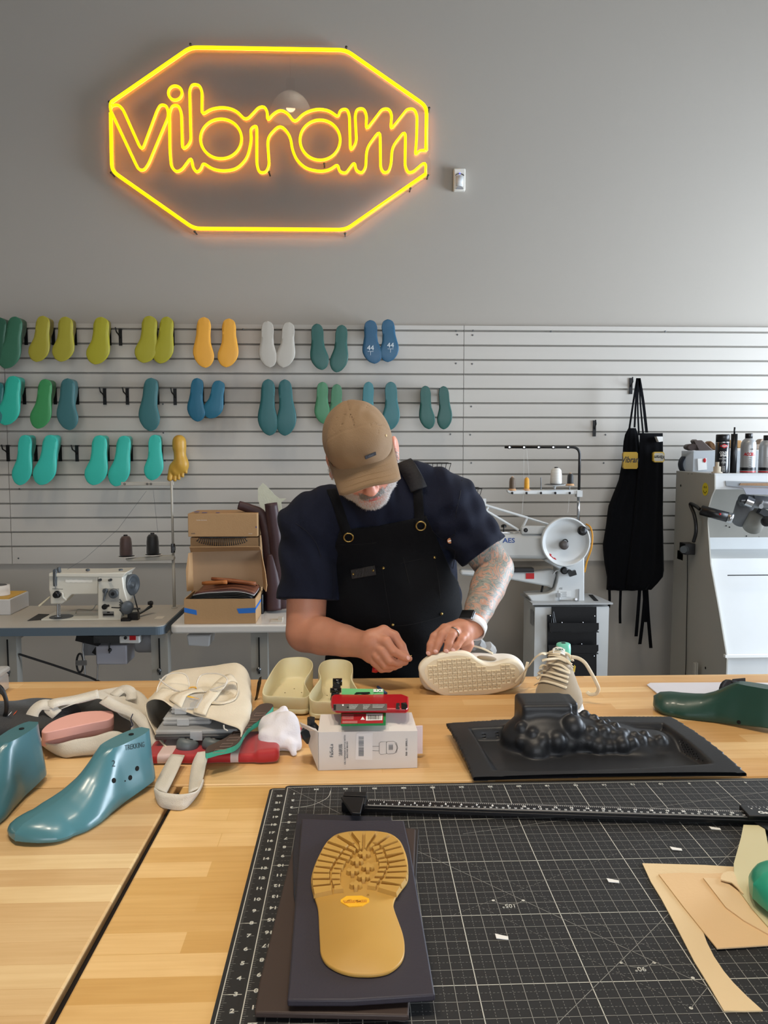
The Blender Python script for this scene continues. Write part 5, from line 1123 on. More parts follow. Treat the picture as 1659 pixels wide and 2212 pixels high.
# ------------------------------------------------------------------ cutting mats
IN = .0254
M_MAT = mat('cutting_mat_black', '1f2022', .62, noise=.12, nscale=6, bump=.05, bscale=400)
M_MATP = mat('mat_print', 'c3c3bb', .7); M_MATT = mat('mat_print_thin', '8f8f8b', .7); M_MATD = mat('mat_print_dash', '7c7c79', .7)
def quad(mb, a, b, w, z):
    a = Vector((a[0], a[1], z)); b = Vector((b[0], b[1], z)); d = (b - a).normalized(); n = Vector((-d.y, d.x, 0)) * w / 2; mb.add([a - n, b - n, b + n, a + n], [(0, 1, 2, 3)])
def dashes(mb, a, b, w, z, p=.0045, f=.55):
    a = Vector(a); b = Vector(b); L = (b - a).length; n = int(L / p)
    for i in range(n): quad(mb, a.lerp(b, i / n), a.lerp(b, (i + f) / n), w, z)
def cutting_mat(label, xl, yt, x0, y0, z, full, rev):
    t = thing('cutting_mat', label, 'cutting mat', (xl + .46, yt - .31, z), 'black cutting mats'); th = .0028
    c, e = rtop(xl, xl + .93, yt - .635, yt, z, z + th, .008); o = MB().prism(c, e).build('mat_sheet', M_MAT, t)
    zz = z + th + .00025; W = 35 * IN; H = 23.4 * IN; A = MB(); B = MB(); D = MB()
    quad(A, (x0, y0), (x0, y0 - H), .0012, zz); quad(A, (x0, y0), (x0 + W, y0), .0012, zz)
    for i in range(1, 24):
        y = y0 - i * IN; x2 = x0 + (W if full else .05)
        quad(A if i % 5 == 0 else B, (x0 + (.012 if i % 5 else 0), y), (x2, y), .0011 if i % 5 == 0 else .0007, zz)
        if full: dashes(D, (x0 + .012, y + IN / 2), (x0 + W, y + IN / 2), .0005, zz)
    for i in range(0, 24 * 8): quad(B, (x0, y0 - i * IN / 8), (x0 + (.007 if i % 4 == 0 else .004), y0 - i * IN / 8), .0004, zz)
    if full:
        for i in range(1, 35):
            x = x0 + i * IN; quad(A if i % 5 == 0 else B, (x, y0), (x, y0 - H), .0011 if i % 5 == 0 else .0007, zz); dashes(D, (x + IN / 2, y0), (x + IN / 2, y0 - H), .0005, zz)
        for i in range(0, 35 * 8): quad(B, (x0 + i * IN / 8, y0), (x0 + i * IN / 8, y0 - (.007 if i % 4 == 0 else .004)), .0004, zz)
        k = 2.517
        def q(x, y): return T(1000 + x / k, 1680 + y / k, zz)
        for a, b in (((-500, 280), (1330, 1135)), ((510, 1339), (1510, 355)), ((0, 305), (1659, 75))): quad(B, q(*a), q(*b), .0007, zz)
        for a, b in (((-100, 400), (1290, 1050)), ((-50, 745), (1400, 200)), ((80, 695), (1240, 1250))): dashes(D, q(*a), q(*b), .0006, zz, .007)
        k2 = 5.925
        q2 = lambda x, y: T(560 + x / k2, 1700 + y / k2, zz)
        quad(B, q2(375, 8), q2(1030, 335), .0007, zz)
        arc = catmull([q2(*p) for p in ((915, 45), (880, 130), (770, 195), (640, 240), (415, 272))], 6)
        for i in range(len(arc) - 1): quad(A, arc[i], arc[i + 1], .0009, zz)
        for pts in (((165, 665), (200, 684), (250, 688), (295, 684), (328, 665)), ((860, 1003), (905, 1024), (960, 1030), (1000, 1024), (1040, 1003))):
            ar = catmull([q(*p) for p in pts], 5)
            for i in range(len(ar) - 1): quad(B, ar[i], ar[i + 1], .0008, zz)
        quad(B, q(1240, 1252), q(1332, 1137), .0007, zz)
        for i, (p, s_) in enumerate((((250, 697), '105°'), ((962, 1040), '90°'))): text(s_, .010, Matrix.Translation(q(*p)) @ Matrix.Rotation(PI, 4, 'Z'), M_MATP, t, 'mat_number')
        for (x, y) in ((1240, 1252), (1250, 1088), (165, 667), (328, 667), (860, 1005), (1040, 1005)): p = q(x, y); A.add([p + Vector((.0022 * math.cos(a), .0022 * math.sin(a), 0)) for a in [i * PI / 4 for i in range(8)]], [tuple(range(8))])
    B.v and B.build('grid_thin_lines', M_MATT, t); A.build('grid_main_lines', M_MATP, t)
    if D.v: D.build('grid_dashed_lines', M_MATD, t)
    vs, fs = [], []
    for i in range(1, 23):
        n_ = 23 - i if not rev else i; M = Matrix.Translation((x0 + .013 if full else x0 + .015, y0 - i * IN, zz + .0001))
        if rev: M = M @ Matrix.Rotation(PI, 4, 'Z')
        v, f = text(str(n_), .0085, M, None, None, bold=.00025, sx=1.2); k0 = len(vs); vs += list(v); fs += [tuple(a + k0 for a in q_) for q_ in f]
    if full:
        for i in range(2, 34, 2):
            v, f = text(str(36 - i), .0075, Matrix.Translation((x0 + i * IN, y0 - .010, zz + .0001)) @ Matrix.Rotation(PI, 4, 'Z'), None, None, bold=.0002, sx=1.2); k0 = len(vs); vs += list(v); fs += [tuple(a + k0 for a in q_) for q_ in f]
    mesh_obj('scale_numbers', vs, fs, M_MATP, t); return t
ZM = TZ + .0035 + .0028
pA = T(583, 1703, TZ + .003); pB = T(617, 1697, ZM); p0 = T(621.6, 1701, ZM)
cutting_mat('lower black cutting mat peeking out at the left of the upper one', pA.x, pA.y, T(588.5, 1706, TZ + .003).x, T(588.5, 1706, TZ + .003).y, TZ + .0003, False, False)
cutting_mat('upper black cutting mat with a full white inch grid', pB.x, pB.y, p0.x, p0.y, TZ + .0035, True, True)
ZM += .0006
for (x, y, lab) in ((1085, 2023, 'small white paper chip nearest the camera on the grid mat'), (1325, 1902, 'small white paper chip left of the cream leather on the mat'), (1461, 1833, 'small white paper chip above the cream leather on the mat'), (1545, 1789, 'small white paper chip closest to the caliper slider')):
    c = T(x, y, ZM); tag(MB().prism([c + Vector(v) for v in ((-.008, -.004, 0), (.006, -.007, 0), (.007, -.001, 0), (.001, .001, 0), (-.008, .005, 0))], (0, 0, .0008)).build('paper_chip', M_WHITE), lab, 'paper', 'paper chips on the cutting mat')

# ------------------------------------------------------------------ rubber sheets and the honey coloured sole
def slab(name, label, pts, z, th, m, bev=.002):
    o = MB().prism([T(x, y, z + th) - Vector((0, 0, th)) for x, y in pts], (0, 0, th)).build(name, m); bevel(o, bev, 2); tag(o, label, 'rubber sheet', 'rubber soling sheets under the sole'); return o
M_BRN = mat('brown_rubber', '3c302c', .55, noise=.1, nscale=5); M_NAVY = mat('navy_rubber', '302d37', .55, noise=.06, nscale=4, bump=.08, bscale=300)
slab('rubber_sheet', 'thin dark brown rubber sheet at the bottom of the sheet stack', [(678, 1760), (905, 1790), (900, 1880), (897, 1960), (877, 2205), (740, 2190), (600, 2100), (625, 1990)], ZM, .003, mat('dark_brown_rubber', '2a2422', .6))
slab('rubber_sheet', 'brown rubber sheet with its lower edge showing under the navy one', [(700, 1772), (898, 1790), (890, 2010), (883, 2193), (550, 2186), (560, 2120), (640, 1800)], ZM + .0032, .007, M_BRN)
slab('rubber_sheet', 'navy rubber sheet offset behind the top one', [(642, 1756), (846, 1764), (850, 1790), (700, 1900), (645, 1990), (634, 1930), (632, 1840)], ZM + .0104, .004, mat('navy_rubber_b', '26262f', .5))
slab('rubber_sheet', 'top navy rubber sheet carrying the honey coloured sole', [(652, 1768), (760, 1772), (872, 1771), (885, 1830), (940, 2148), (760, 2160), (620, 2160), (624, 2120)], ZM + .0146, .008, M_NAVY)
ZS = ZM + .0228
M_SOLE = mat('honey_rubber', 'ba9149', .45, spec=.4, sss=.08, noise=.03, nscale=30)
sl = thing('boot_sole', 'honey coloured lugged rubber sole with a yellow octagon badge', 'shoe sole', T(775, 1950, ZS))
q = lambda x, y, z=0: T(660 + x / 6.504, 1780 + y / 6.504, z)
th = .005; zt = ZS + th
ol = [(820, 92), (1000, 95), (1190, 130), (1320, 220), (1395, 370), (1435, 520), (1445, 700), (1425, 800), (1350, 900), (1270, 1010), (1235, 1120), (1255, 1220), (1310, 1370), (1365, 1530), (1392, 1690), (1380, 1840), (1310, 1960), (1170, 2060), (1000, 2100), (830, 2107), (640, 2095), (450, 2040), (290, 1940), (215, 1810), (200, 1640), (190, 1450), (182, 1270), (165, 1140), (115, 990), (85, 870), (80, 750), (120, 590), (200, 410), (300, 240), (430, 140), (620, 98)]
base = catmull([q(x, y, zt) for x, y in ol], 4, True)
o = MB().prism([p - Vector((0, 0, th)) for p in base], (0, 0, th), .0012).build('sole_base', M_SOLE, sl); auto_smooth(o, 50)
LH = .0058
def lug(pts, h=LH, ins=.0011):
    mb = MB(); p = [q(x, y, zt + h) - Vector((0, 0, h)) for x, y in pts]; n = len(p); c = sum(p, Vector()) / n
    topp = [c + (v - c) * .90 for v in p]; mb.add(p + [v + Vector((0, 0, h)) for v in topp], [tuple(range(n, 2 * n))] + [(i, (i + 1) % n, n + (i + 1) % n, n + i) for i in range(n)])
    o = mb.build('lug', M_SOLE, sl); return o
lugs = [[(640, 100), (800, 92), (800, 260), (760, 250)], [(838, 92), (998, 96), (860, 290), (832, 300)], [(440, 145), (590, 105), (695, 265), (660, 270)], [(1040, 100), (1190, 135), (1000, 260), (940, 255)],
        [(300, 232), (400, 158), (612, 290), (570, 328)], [(1225, 148), (1312, 222), (1060, 310), (1030, 285)], [(242, 322), (285, 258), (535, 350), (500, 390)], [(1325, 243), (1355, 300), (1105, 365), (1088, 330)],
        [(200, 408), (232, 340), (490, 415), (455, 462)], [(1365, 320), (1390, 392), (1125, 432), (1110, 385)], [(160, 495), (190, 425), (432, 487), (400, 535)], [(1395, 410), (1412, 490), (1150, 520), (1140, 485)],
        [(128, 585), (150, 515), (390, 552), (360, 600)], [(1415, 505), (1435, 575), (1165, 590), (1160, 555)], [(102, 672), (118, 600), (350, 632), (335, 678)], [(1438, 592), (1440, 655), (1135, 665), (1155, 618)],
        [(88, 762), (95, 690), (345, 695), (340, 755)], [(1440, 672), (1425, 745), (1110, 735), (1130, 688)], [(90, 862), (85, 782), (355, 782), (350, 835)], [(1420, 762), (1355, 850), (1055, 795), (1075, 762)],
        [(115, 985), (95, 880), (375, 852), (380, 930)], [(1345, 868), (1285, 970), (1010, 890), (1035, 835)]]
inner = [[(750, 255), (795, 235), (795, 335), (765, 350)], [(840, 240), (880, 235), (850, 335), (832, 335)], [(665, 280), (705, 268), (750, 345), (735, 360)], [(900, 300), (935, 258), (975, 285), (905, 335)], [(590, 330), (630, 300), (715, 345), (690, 385)], [(935, 320), (1035, 292), (1045, 330), (960, 370)],
         [(522, 395), (550, 360), (660, 400), (640, 440)], [(975, 385), (1080, 350), (1090, 390), (990, 410)], [(480, 460), (505, 420), (630, 455), (600, 500)], [(985, 430), (1105, 405), (1115, 450), (1000, 480)], [(432, 530), (455, 490), (570, 520), (545, 560)], [(1020, 500), (1140, 478), (1140, 515), (1025, 530)],
         [(395, 610), (415, 560), (540, 565), (515, 620)], [(1030, 545), (1150, 540), (1150, 585), (1030, 600)], [(362, 680), (380, 630), (500, 640), (490, 685)], [(1005, 655), (1040, 622), (1135, 620), (1110, 658)], [(355, 765), (365, 700), (490, 700), (490, 765)], [(965, 730), (1000, 680), (1105, 680), (1085, 730)],
         [(380, 845), (370, 785), (490, 785), (495, 835)], [(905, 800), (940, 758), (1050, 762), (1020, 800)], [(395, 925), (400, 860), (495, 850), (535, 910)], [(865, 862), (895, 815), (1005, 830), (985, 880)]]
for L_ in lugs: lug(L_)
for L_ in inner: lug(L_, LH * .95)
for cx, cy in ((822, 400), (722, 500), (872, 585), (660, 640), (812, 722), (705, 835)):
    k = 1.0; pts = [(-95, 8), (-62, -28), (-28, -10), (-2, -55), (28, -42), (35, -18), (85, -15), (97, 5), (60, 28), (30, 20), (22, 60), (-22, 62), (-28, 20), (-60, 30)]
    lug([(cx + a * k, cy + b * k) for a, b in pts])
bd = [(492, 1065), (575, 1010), (790, 1005), (890, 1045), (898, 1085), (800, 1145), (610, 1158), (495, 1095)]
def poly3(pts, z): return [q(x, y, z) for x, y in pts]
MB().prism([p - Vector((0, 0, .0012)) for p in poly3(bd, zt + .0012)], (0, 0, .0012)).build('badge', mat('badge_yellow', 'f0b62c', .45), sl)
cb_ = q(695, 1082, zt + .0016); dx = q(890, 1072, zt + .0016) - q(495, 1088, zt + .0016)
text('vibram', .0078, basis(cb_, dx, (0, 1, 0)), mat('badge_orange', 'd5922a', .5), sl, 'raised_lettering', extrude=.0004, bold=.0006, sx=1.35, shear=.15)
text('®', .005, basis(q(878, 1000, zt + .0004), dx, (0, 1, 0)), M_SOLE, sl, 'raised_lettering')

# ------------------------------------------------------------------ caliper
M_CAL = mat('black_anodised', '1a1a1d', .38, .3)
ca = T(756, 1733, ZM + .012); cbb = T(1700, 1762, ZM + .012); dcal = (cbb - ca); dcal.z = 0; dcal.normalize(); ncal = Vector((-dcal.y, dcal.x, 0))
cl = thing('caliper', 'long black caliper with white ruler marks lying across the mat', 'caliper', ca)
def cbox(u0, u1, v0, v1, z0, z1, name, m=M_CAL, bv=.0008):
    c = ca + dcal * (u0 + u1) / 2 + ncal * (v0 + v1) / 2; c.z = (z0 + z1) / 2; o = MB().box(c, (u1 - u0, v1 - v0, z1 - z0), (0, 0, math.atan2(dcal.y, dcal.x))).build(name, m, cl)
    if bv: bevel(o, bv, 2)
    return o
zc0 = ZM + .0045; u24 = (T(1608, 1748, ZM + .012) - ca).dot(dcal); u1 = (T(829, 1737, ZM + .012) - ca).dot(dcal); inc = (u24 - u1) / 23
cbox(.02, .95, -.012, .013, zc0, zc0 + .008, 'beam', bv=.0012); cbox(.02, .95, -.017, -.0125, zc0, zc0 + .006, 'beam_edge')
cbox(-.012, .026, -.016, .018, zc0 - .002, zc0 + .014, 'fixed_head'); cbox(-.012, .026, .006, .022, zc0 + .013, zc0 + .016, 'head_clamp')
def jaw(u, name, w=.019, ln=.062):
    pts = [(-w, -.015), (w, -.015), (w * .9, -.015 - ln), (w * .1, -.015 - ln), (-w * .9, -.035)]
    return MB().prism([ca + dcal * (u + a) + ncal * b + Vector((0, 0, 0)) for a, b in pts], (0, 0, .0)) , pts
for u, ln, jz in ((.006, .055, ZS + .001), ((T(1645, 1760, ZM + .012) - ca).dot(dcal), .07, ZM + .003)):
    w = .019; pts = [(-w, -.015), (w, -.015), (w * .95, -.015 - ln), (w * .25, -.015 - ln), (-w * .55, -.035)]
    P_ = []
    for a, b in pts: v = ca + dcal * (u + a) + ncal * b; v.z = jz; P_.append(v)
    bevel(MB().prism(P_, (0, 0, .005)).build('jaw', M_CAL, cl), .001, 2)
us = (T(1597, 1745, ZM + .012) - ca).dot(dcal)
cbox(us, us + .10, -.014, .024, zc0 - .001, zc0 + .0125, 'slider', bv=.0015)
mk = MB(); ztp = zc0 + .0083
def cal_pt(u, v, z=None): p = ca + dcal * u + ncal * v; p.z = z or ztp; return p
u0 = u1 - inc
for i in range(0, 24 * 8 + 1):
    u = u0 + i * inc / 8; quad(mk, cal_pt(u, .0095), cal_pt(u, .0095 - (.006 if i % 8 == 0 else .003)), .0005, ztp)
for i in range(0, 600, 2):
    u = u0 + i * inc / 25.4
    if u < us: quad(mk, cal_pt(u, -.010), cal_pt(u, -.010 + (.0045 if i % 10 == 0 else .0025)), .0004, ztp)
quad(mk, cal_pt(u0, .0105), cal_pt(us, .0105), .0004, ztp); quad(mk, cal_pt(u0, -.0105), cal_pt(us, -.0105), .0004, ztp)
vs, fs = mk.v, mk.f
def addt(s_, size, u, v, z=None, **k):
    M = basis(cal_pt(u, v, (z or ztp) + .0001), dcal, ncal); a, b = text(s_, size, M, None, None, **k); k0 = len(vs); vs.extend(a); fs.extend([tuple(x + k0 for x in f) for f in b])
for i in range(1, 24): addt(str(i), .0065, u0 + i * inc, .0018, bold=.0002)
for i in range(1, 61): addt(str(i), .0045, u0 + i * inc / 2.54, -.0045)
zt5 = zc0 + .0127
for i in range(6): quad(mk, cal_pt(us + .012 + i * .006, .019, zt5), cal_pt(us + .012 + i * .006, .014, zt5), .0005, zt5)
for i, s_ in enumerate(('0', '4', '8', '1/128in')): addt(s_, .0055, us + .014 + i * .012 + (.004 if i == 3 else 0), .0095, zt5)
addt('Garmar', .0115, us + .040, -.003, zt5, bold=.0003, sx=1.15)
mesh_obj('ruler_marks', vs, fs, M_WHITE, cl)

# ------------------------------------------------------------------ cream leather patterns at the right
q = lambda x, y, z=ZM: T(1380 + x / 4.688, 1740 + y / 4.688, z)
M_VEG = mat('cream_leather', 'dfc69c', .62, noise=.06, nscale=5, bump=.08, bscale=200); M_VEG2 = mat('peach_leather', 'dcba8c', .6, noise=.08, nscale=4, bump=.08, bscale=200); M_VEG3 = mat('pale_olive_leather', 'cdc39a', .6, noise=.05, nscale=6)
def patt(name, label, pts, z, m, lift=None, th=.0016, n=5):
    P_ = catmull([q(x, y, z) for x, y in pts], n, True) if n > 1 else [q(x, y, z) for x, y in pts]
    o = MB().prism(P_, (0, 0, th)).build(name, m); return tag(o, label, 'leather pattern', 'cut leather pattern pieces')
patt('leather_pattern', 'long cream leather pattern strip curving to the lower right corner', [(35, 595), (300, 602), (660, 612), (980, 632), (1350, 650), (1350, 900), (900, 860), (610, 1240), (650, 1290), (690, 1400), (760, 1540), (860, 1690), (960, 1810), (1100, 1950), (1255, 2090), (1060, 2095), (860, 2090), (720, 1850), (560, 1590), (390, 1260), (230, 960), (120, 780)], ZM, M_VEG, n=1)
patt('leather_pattern', 'wide peach leather pattern with a straight lower edge', [(200, 705), (450, 690), (700, 700), (1000, 690), (1500, 700), (1500, 1410), (1300, 1425), (790, 1457), (640, 1270), (440, 1020)], ZM + .0018, M_VEG2, n=1)
patt('leather_pattern', 'pointed peach leather piece lying on the wide pattern', [(650, 740), (840, 752), (1010, 880), (1150, 1060), (1320, 1240), (1340, 1330), (1060, 1172), (880, 1040)], ZM + .0036, mat('peach_leather2', 'dfc196', .6, noise=.06, nscale=6), n=1)
patt('leather_pattern', 'tall pale olive leather pattern standing under the mint last', [(1060, 205), (1270, 212), (1310, 420), (1400, 700), (1500, 1100), (1500, 1420), (1310, 1240), (1150, 1060), (1020, 880), (965, 740), (960, 600), (1005, 440), (1035, 330)], ZM + .0054, M_VEG3, n=1)
patt('leather_pattern', 'small wavy cream scrap tucked beneath the olive pattern', [(860, 690), (960, 680), (1000, 800), (1060, 900), (1030, 880), (940, 790), (830, 760)], ZM + .0072, M_VEG, n=2)

# ------------------------------------------------------------------ big lasts on the benches
def big_last(label, heel, toe, W, H, col, side, z=TZ, holes=(), hz_=.09, sp=.08, fat=1.0, cone=.40, top=.52, rough=.28):
    a = Vector((*heel, z)); b = Vector((*toe, z)); L = (b - a).length; M = last_basis(a, b - a, (0, 0, 1))
    t = thing('shoe_last', label, 'shoe last', a.lerp(b, .5), 'large lasts on the workbenches'); mb = MB(); mb.M = M
    zt_ = ([0, .02, .37, .415, .47, .54, .62, .70, .79, .88, .95, 1], [.93, 1, .985, .93, .82, .67, .545, .455, .39, .345, .295, .20])
    zt_ = (zt_[0], [v * (1 if u < .6 else 1 + (fat - 1) * (u - .6) / .35) for u, v in zip(*zt_)])
    mb.loft(last_mesh(L, W, H, side, heel=hz_, spring=sp, zt=zt_, cone=cone, top=top, ns=56, blunt=.22))
    mt = mat('glossy_last_' + col, col, rough, spec=.5, coat=.2, noise=.03, nscale=10); auto_smooth(mb.build('last_body', mt, t), 42)
    s_ = MB(); s_.M = M; s_.lathe([(.0045, 0), (.0045, .0012)], (L * .15, 0, H * .995), (0, 0, 1), 14).build('top_hole', M_HOLE, t)
    return t, M, L
def side_marks(t, par_pts, r=.0038):
    for p, n in par_pts: MB().lathe([(r, -.001), (r, .0008)], p, n, 14).build('side_hole', M_HOLE, t)
t1, M1, L1 = big_last('large glossy teal last lettered TREKKING on the left bench', (-.380, 1.372), (-.508, 1.132), .114, .096, '4b7a84', -1)
t2, M2, L2 = big_last('glossy teal last cut off by the left picture edge', (-.590, 1.395), (-.640, 1.125), .112, .102, '406b73', -1)
t3, M3, L3 = big_last('dark green last with its toe pointing left behind the black tray', (.915, 1.545), (.693, 1.725), .100, .092, '22433a', 1, hz_=.12, sp=.10, rough=.4, fat=1.45)
t4, M4, L4 = big_last('mint green last entering at the right edge over the leather patterns', (.775, .915), (.506, .935), .130, .115, '2f9c80', 1, z=ZM + .0075, sp=.10, rough=.35, fat=1.3)
# TREKKING lettering and pin holes placed on the visible flank by casting a sight line onto the last
def onto(obj_parent, px_, py_, off=.0006):
    ob = [c for c in obj_parent.children if c.name.startswith('last_body')][0]; W_ = WM[obj_parent.name]; o_ = Vector((0, 0, CAM_Z)) - W_.translation; d = ray(px_, py_).normalized()
    h, l, n, i = ob.ray_cast(o_, d)
    if not h: return None, None
    if n.dot(d) > 0: n = -n
    return l + W_.translation + n * off, n
bpy.context.view_layer.update()
for t, pts in ((t1, ((246, 1686), (281, 1680), (296, 1660), (270, 1687))), (t3, ((1596, 1560), (1637, 1580)))):
    for k_, (x, y) in enumerate(pts):
        l, n = onto(t, x, y)
        if l is not None: MB().lathe([(.0042 if k_ < 3 else .0012, -.001), (.0042 if k_ < 3 else .0012, .0003)], l, n, 14).build('side_hole', M_HOLE, t)
def decal(t, s_, size, px_, py_, pdx, m, **k):
    l, n = onto(t, px_, py_, .0008)
    if l is None: return
    l2, n2 = onto(t, px_ + pdx[0], py_ + pdx[1], .0008)
    if l2 is None: l2 = l + Vector((1, 0, 0))
    x = (l2 - l).normalized(); y = n.cross(x); vs_, fs_ = text(s_, size, basis(l, x, y), None, None, **k); ob = [c for c in t.children if c.name.startswith('last_body')][0]; out = []; W_ = WM[t.name]
    for v in vs_:
        h, loc, nn, i = ob.closest_point_on_mesh(v - W_.translation); nn = -nn if nn.dot(ray(px_, py_)) > 0 else nn; out.append(loc + W_.translation + nn * .0005)
    mesh_obj('lettering', out, fs_, m, t)
M_INK = mat('ink', '26363c', .6)
decal(t1, 'TREKKING', .0125, 292, 1612, (8, -1.5), M_INK, sx=.8); decal(t1, '2', .015, 245, 1650, (5, 0), M_INK)
# ------------------------------------------------------------------ vacuum-formed black tray with a bumpy foot
def black_tray():
    A = T(1027, 1692, TZ + .009); B = T(963, 1561, TZ + .028); C = T(1449, 1547, TZ + .040); D = T(1616, 1672, TZ + .012)
    s = Solid((.16, 1.325, .905), (.735, 1.665, 1.035), .0026)
    def uv(X, Y):
        u = (X - .19) / .5; v = (Y - 1.38) / .23
        for _ in range(6):
            ax = A.x * (1 - u) * (1 - v) + D.x * u * (1 - v) + B.x * (1 - u) * v + C.x * u * v; ay = A.y * (1 - u) * (1 - v) + D.y * u * (1 - v) + B.y * (1 - u) * v + C.y * u * v - .019 * np.sin(np.clip(u, 0, 1) * PI) ** .8 * (1 - v)
            jxu = (D.x - A.x) * (1 - v) + (C.x - B.x) * v; jxv = (B.x - A.x) * (1 - u) + (C.x - D.x) * u; jyu = (D.y - A.y) * (1 - v) + (C.y - B.y) * v; jyv = (B.y - A.y) * (1 - u) + (C.y - D.y) * u
            det = jxu * jyv - jxv * jyu; ex = X - ax; ey = Y - ay; u = u + (ex * jyv - jxv * ey) / det; v = v + (jxu * ey - jyu * ex) / det
        return u, v
    def fn(X, Y, Z):
        x2, y2 = X[:, :, 0], Y[:, :, 0]; u, v = uv(x2, y2); uc, vc = np.clip(u, 0, 1), np.clip(v, 0, 1)
        rim = (A.z * (1 - uc) * (1 - vc) + D.z * uc * (1 - vc) + B.z * (1 - uc) * vc + C.z * uc * vc) - .001 * np.sin(PI * uc) * (1 - vc) + .006 * np.sin(PI * uc) * vc + .008 * np.sin(PI * vc)
        du = np.minimum(u, 1 - u) * .5; dv = np.minimum(v, 1 - v) * .235; e = np.minimum(du, dv)
        dd = np.minimum(du - .040, dv - .036); tt = np.clip(dd / .016, 0, 1); tt = tt * tt * (3 - 2 * tt); h = rim * (1 - tt) + (TZ + .0090) * tt
        h = h[:, :, None]; d = np.maximum(Z - h, h - .0072 - Z) * .9
        rag = .0016 * np.sin(x2 * 700) * np.sin(y2 * 530)
        return np.maximum(d, -(e + rag)[:, :, None])
    s.field(fn)
    # foot form
    s.box((.374, 1.500, .957), (.050, .042, .050), rad=.008, k=.004).box((.385, 1.503, .957), (.054, .030, .050), rad=.006, k=.004)
    s.ell((.368, 1.480, .935), (.080, .062, .050), k=.014)
    s.ell((.440, 1.484, .940), (.055, .054, .036), (0, R(28), 0), k=.012); s.ell((.490, 1.480, .931), (.058, .052, .033), (0, R(20), 0), k=.015)
    s.ell((.548, 1.475, .922), (.060, .050, .029), (0, R(18), 0), k=.02); s.ell((.600, 1.475, .917), (.046, .044, .027), (0, R(12), 0), k=.015)
    bumps = []
    for (x, y, r) in ((430, 262, 26), (488, 292, 24), (505, 380, 55), (610, 330, 40), (622, 385, 34), (690, 262, 52), (748, 200, 25), (795, 218, 22), (785, 282, 26), (845, 285, 27), (855, 235, 20), (896, 300, 24), (680, 345, 22), (685, 390, 20), (735, 365, 25), (770, 335, 22), (820, 355, 36), (875, 355, 20), (935, 350, 36), (985, 335, 24), (1010, 382, 24), (1067, 375, 27), (1030, 325, 22), (1115, 362, 22), (1170, 360, 24), (890, 420, 38), (960, 442, 26), (1022, 430, 24), (1070, 440, 20), (950, 290, 22), (1045, 300, 24), (1125, 325, 26), (430, 330, 24), (560, 400, 30), (740, 410, 28), (800, 420, 26), (900, 250, 18), (1190, 395, 20), (540, 330, 30), (465, 335, 24), (650, 430, 26), (780, 380, 24), (850, 400, 26), (930, 300, 24), (980, 410, 24), (1095, 400, 22), (1150, 400, 22), (1080, 335, 20), (1000, 300, 20), (830, 240, 20), (870, 270, 22)):
        p = s.hit(940 + x / 2.307, 1460 + y / 2.307, 1.36, 1.58)
        if p is not None and p.z > TZ + .018: rr = r / 2.307 / F_PX * 1.46 * 1.12; bumps.append((p + Vector((0, rr * .30, 0)), rr))
    for p, rr in bumps: s.ell(p, (rr, rr * .95, rr * 1.1), k=.006)
    m = mat('vacuum_formed_black', '232427', .46, spec=.45, bump=.04, bscale=300)
    o = s.build('vacuum_formed_tray', m, None, 1); tag(o, 'black vacuum-formed plastic tray with a bumpy foot shape', 'tray')
black_tray()

# ------------------------------------------------------------------ white sheet and black leather pieces
zw = TZ + .0005
tag(bevel(MB().prism(catmull([T(x, y, zw) for x, y in ((1397, 1481), (1404, 1477), (1560, 1476), (1660, 1477), (1650, 1530), (1560, 1538), (1465, 1538))], 1, True), (0, 0, .003)).build('plastic_board', mat('white_board', 'd9d7de', .3, coat=.3, noise=.04, nscale=18)), .001), 'white plastic board lying behind the dark green last', 'board')
q = lambda x, y, z: T(1380 + x / 5.946, 1440 + y / 5.946, z)
bp_ = thing('leather_strap', 'curled black leather strap piece with rivets on the white board', 'leather', q(1100, 290, zw + .004))
g = []
for i in range(9):
    a = PI * (1.05 - i / 8 * 1.0); g.append([q(1105, 292, zw + .004) + Vector((math.cos(a) * .020 + j * .013, j * .002 - .01, max(0, math.sin(a)) * .028 * (1 - .12 * j) + (.001 if i in (0, 8) else 0))) for j in range(4)])
M_BLEA = mat('black_leather', '17171a', .42, bump=.2, bscale=250)
MB().sheet(g, .0022).build('strap_band', M_BLEA, bp_, True)
for (x, y) in ((1050, 170), (1075, 188), (1140, 195)): MB().ball(q(x, y, zw + .018) + Vector((0, -.02, 0)), .0022, 8, 6).build('rivet', M_STEEL, bp_)
bp2 = thing('leather_tab', 'square black leather tab with a hole standing beside the curled strap', 'leather', q(1280, 230, zw + .01))
mb = MB(); c = q(1285, 300, zw + .003); v = Vector((.018, .004, 0)); up_ = Vector((0, .004, .028))
sq = [c - v, c + v, c + v + up_, c - v + up_]; cc = sum(sq, Vector()) / 4; nn = v.cross(up_).normalized()
ringi = [cc + (v.normalized() * math.cos(a) + up_.normalized() * math.sin(a)) * .0045 for a in [i * PI / 8 for i in range(16)]]
ringo = []
for i in range(16):
    a = i * PI / 8; cx_, sy_ = math.cos(a), math.sin(a); k = 1 / max(abs(cx_), abs(sy_)); ringo.append(cc + v * min(1, max(-1, cx_ * k)) + up_ * .5 * min(1, max(-1, sy_ * k)))
vs = ringi + ringo + [p + nn * .002 for p in ringi] + [p + nn * .002 for p in ringo]
mb.add(vs, [f for i in range(16) for f in ((i, (i + 1) % 16, 16 + (i + 1) % 16, 16 + i), (32 + i, 48 + i, 48 + (i + 1) % 16, 32 + (i + 1) % 16), (16 + i, 16 + (i + 1) % 16, 48 + (i + 1) % 16, 48 + i), ((i + 1) % 16, i, 32 + i, 32 + (i + 1) % 16))])
mb.build('tab', M_BLEA, bp2)
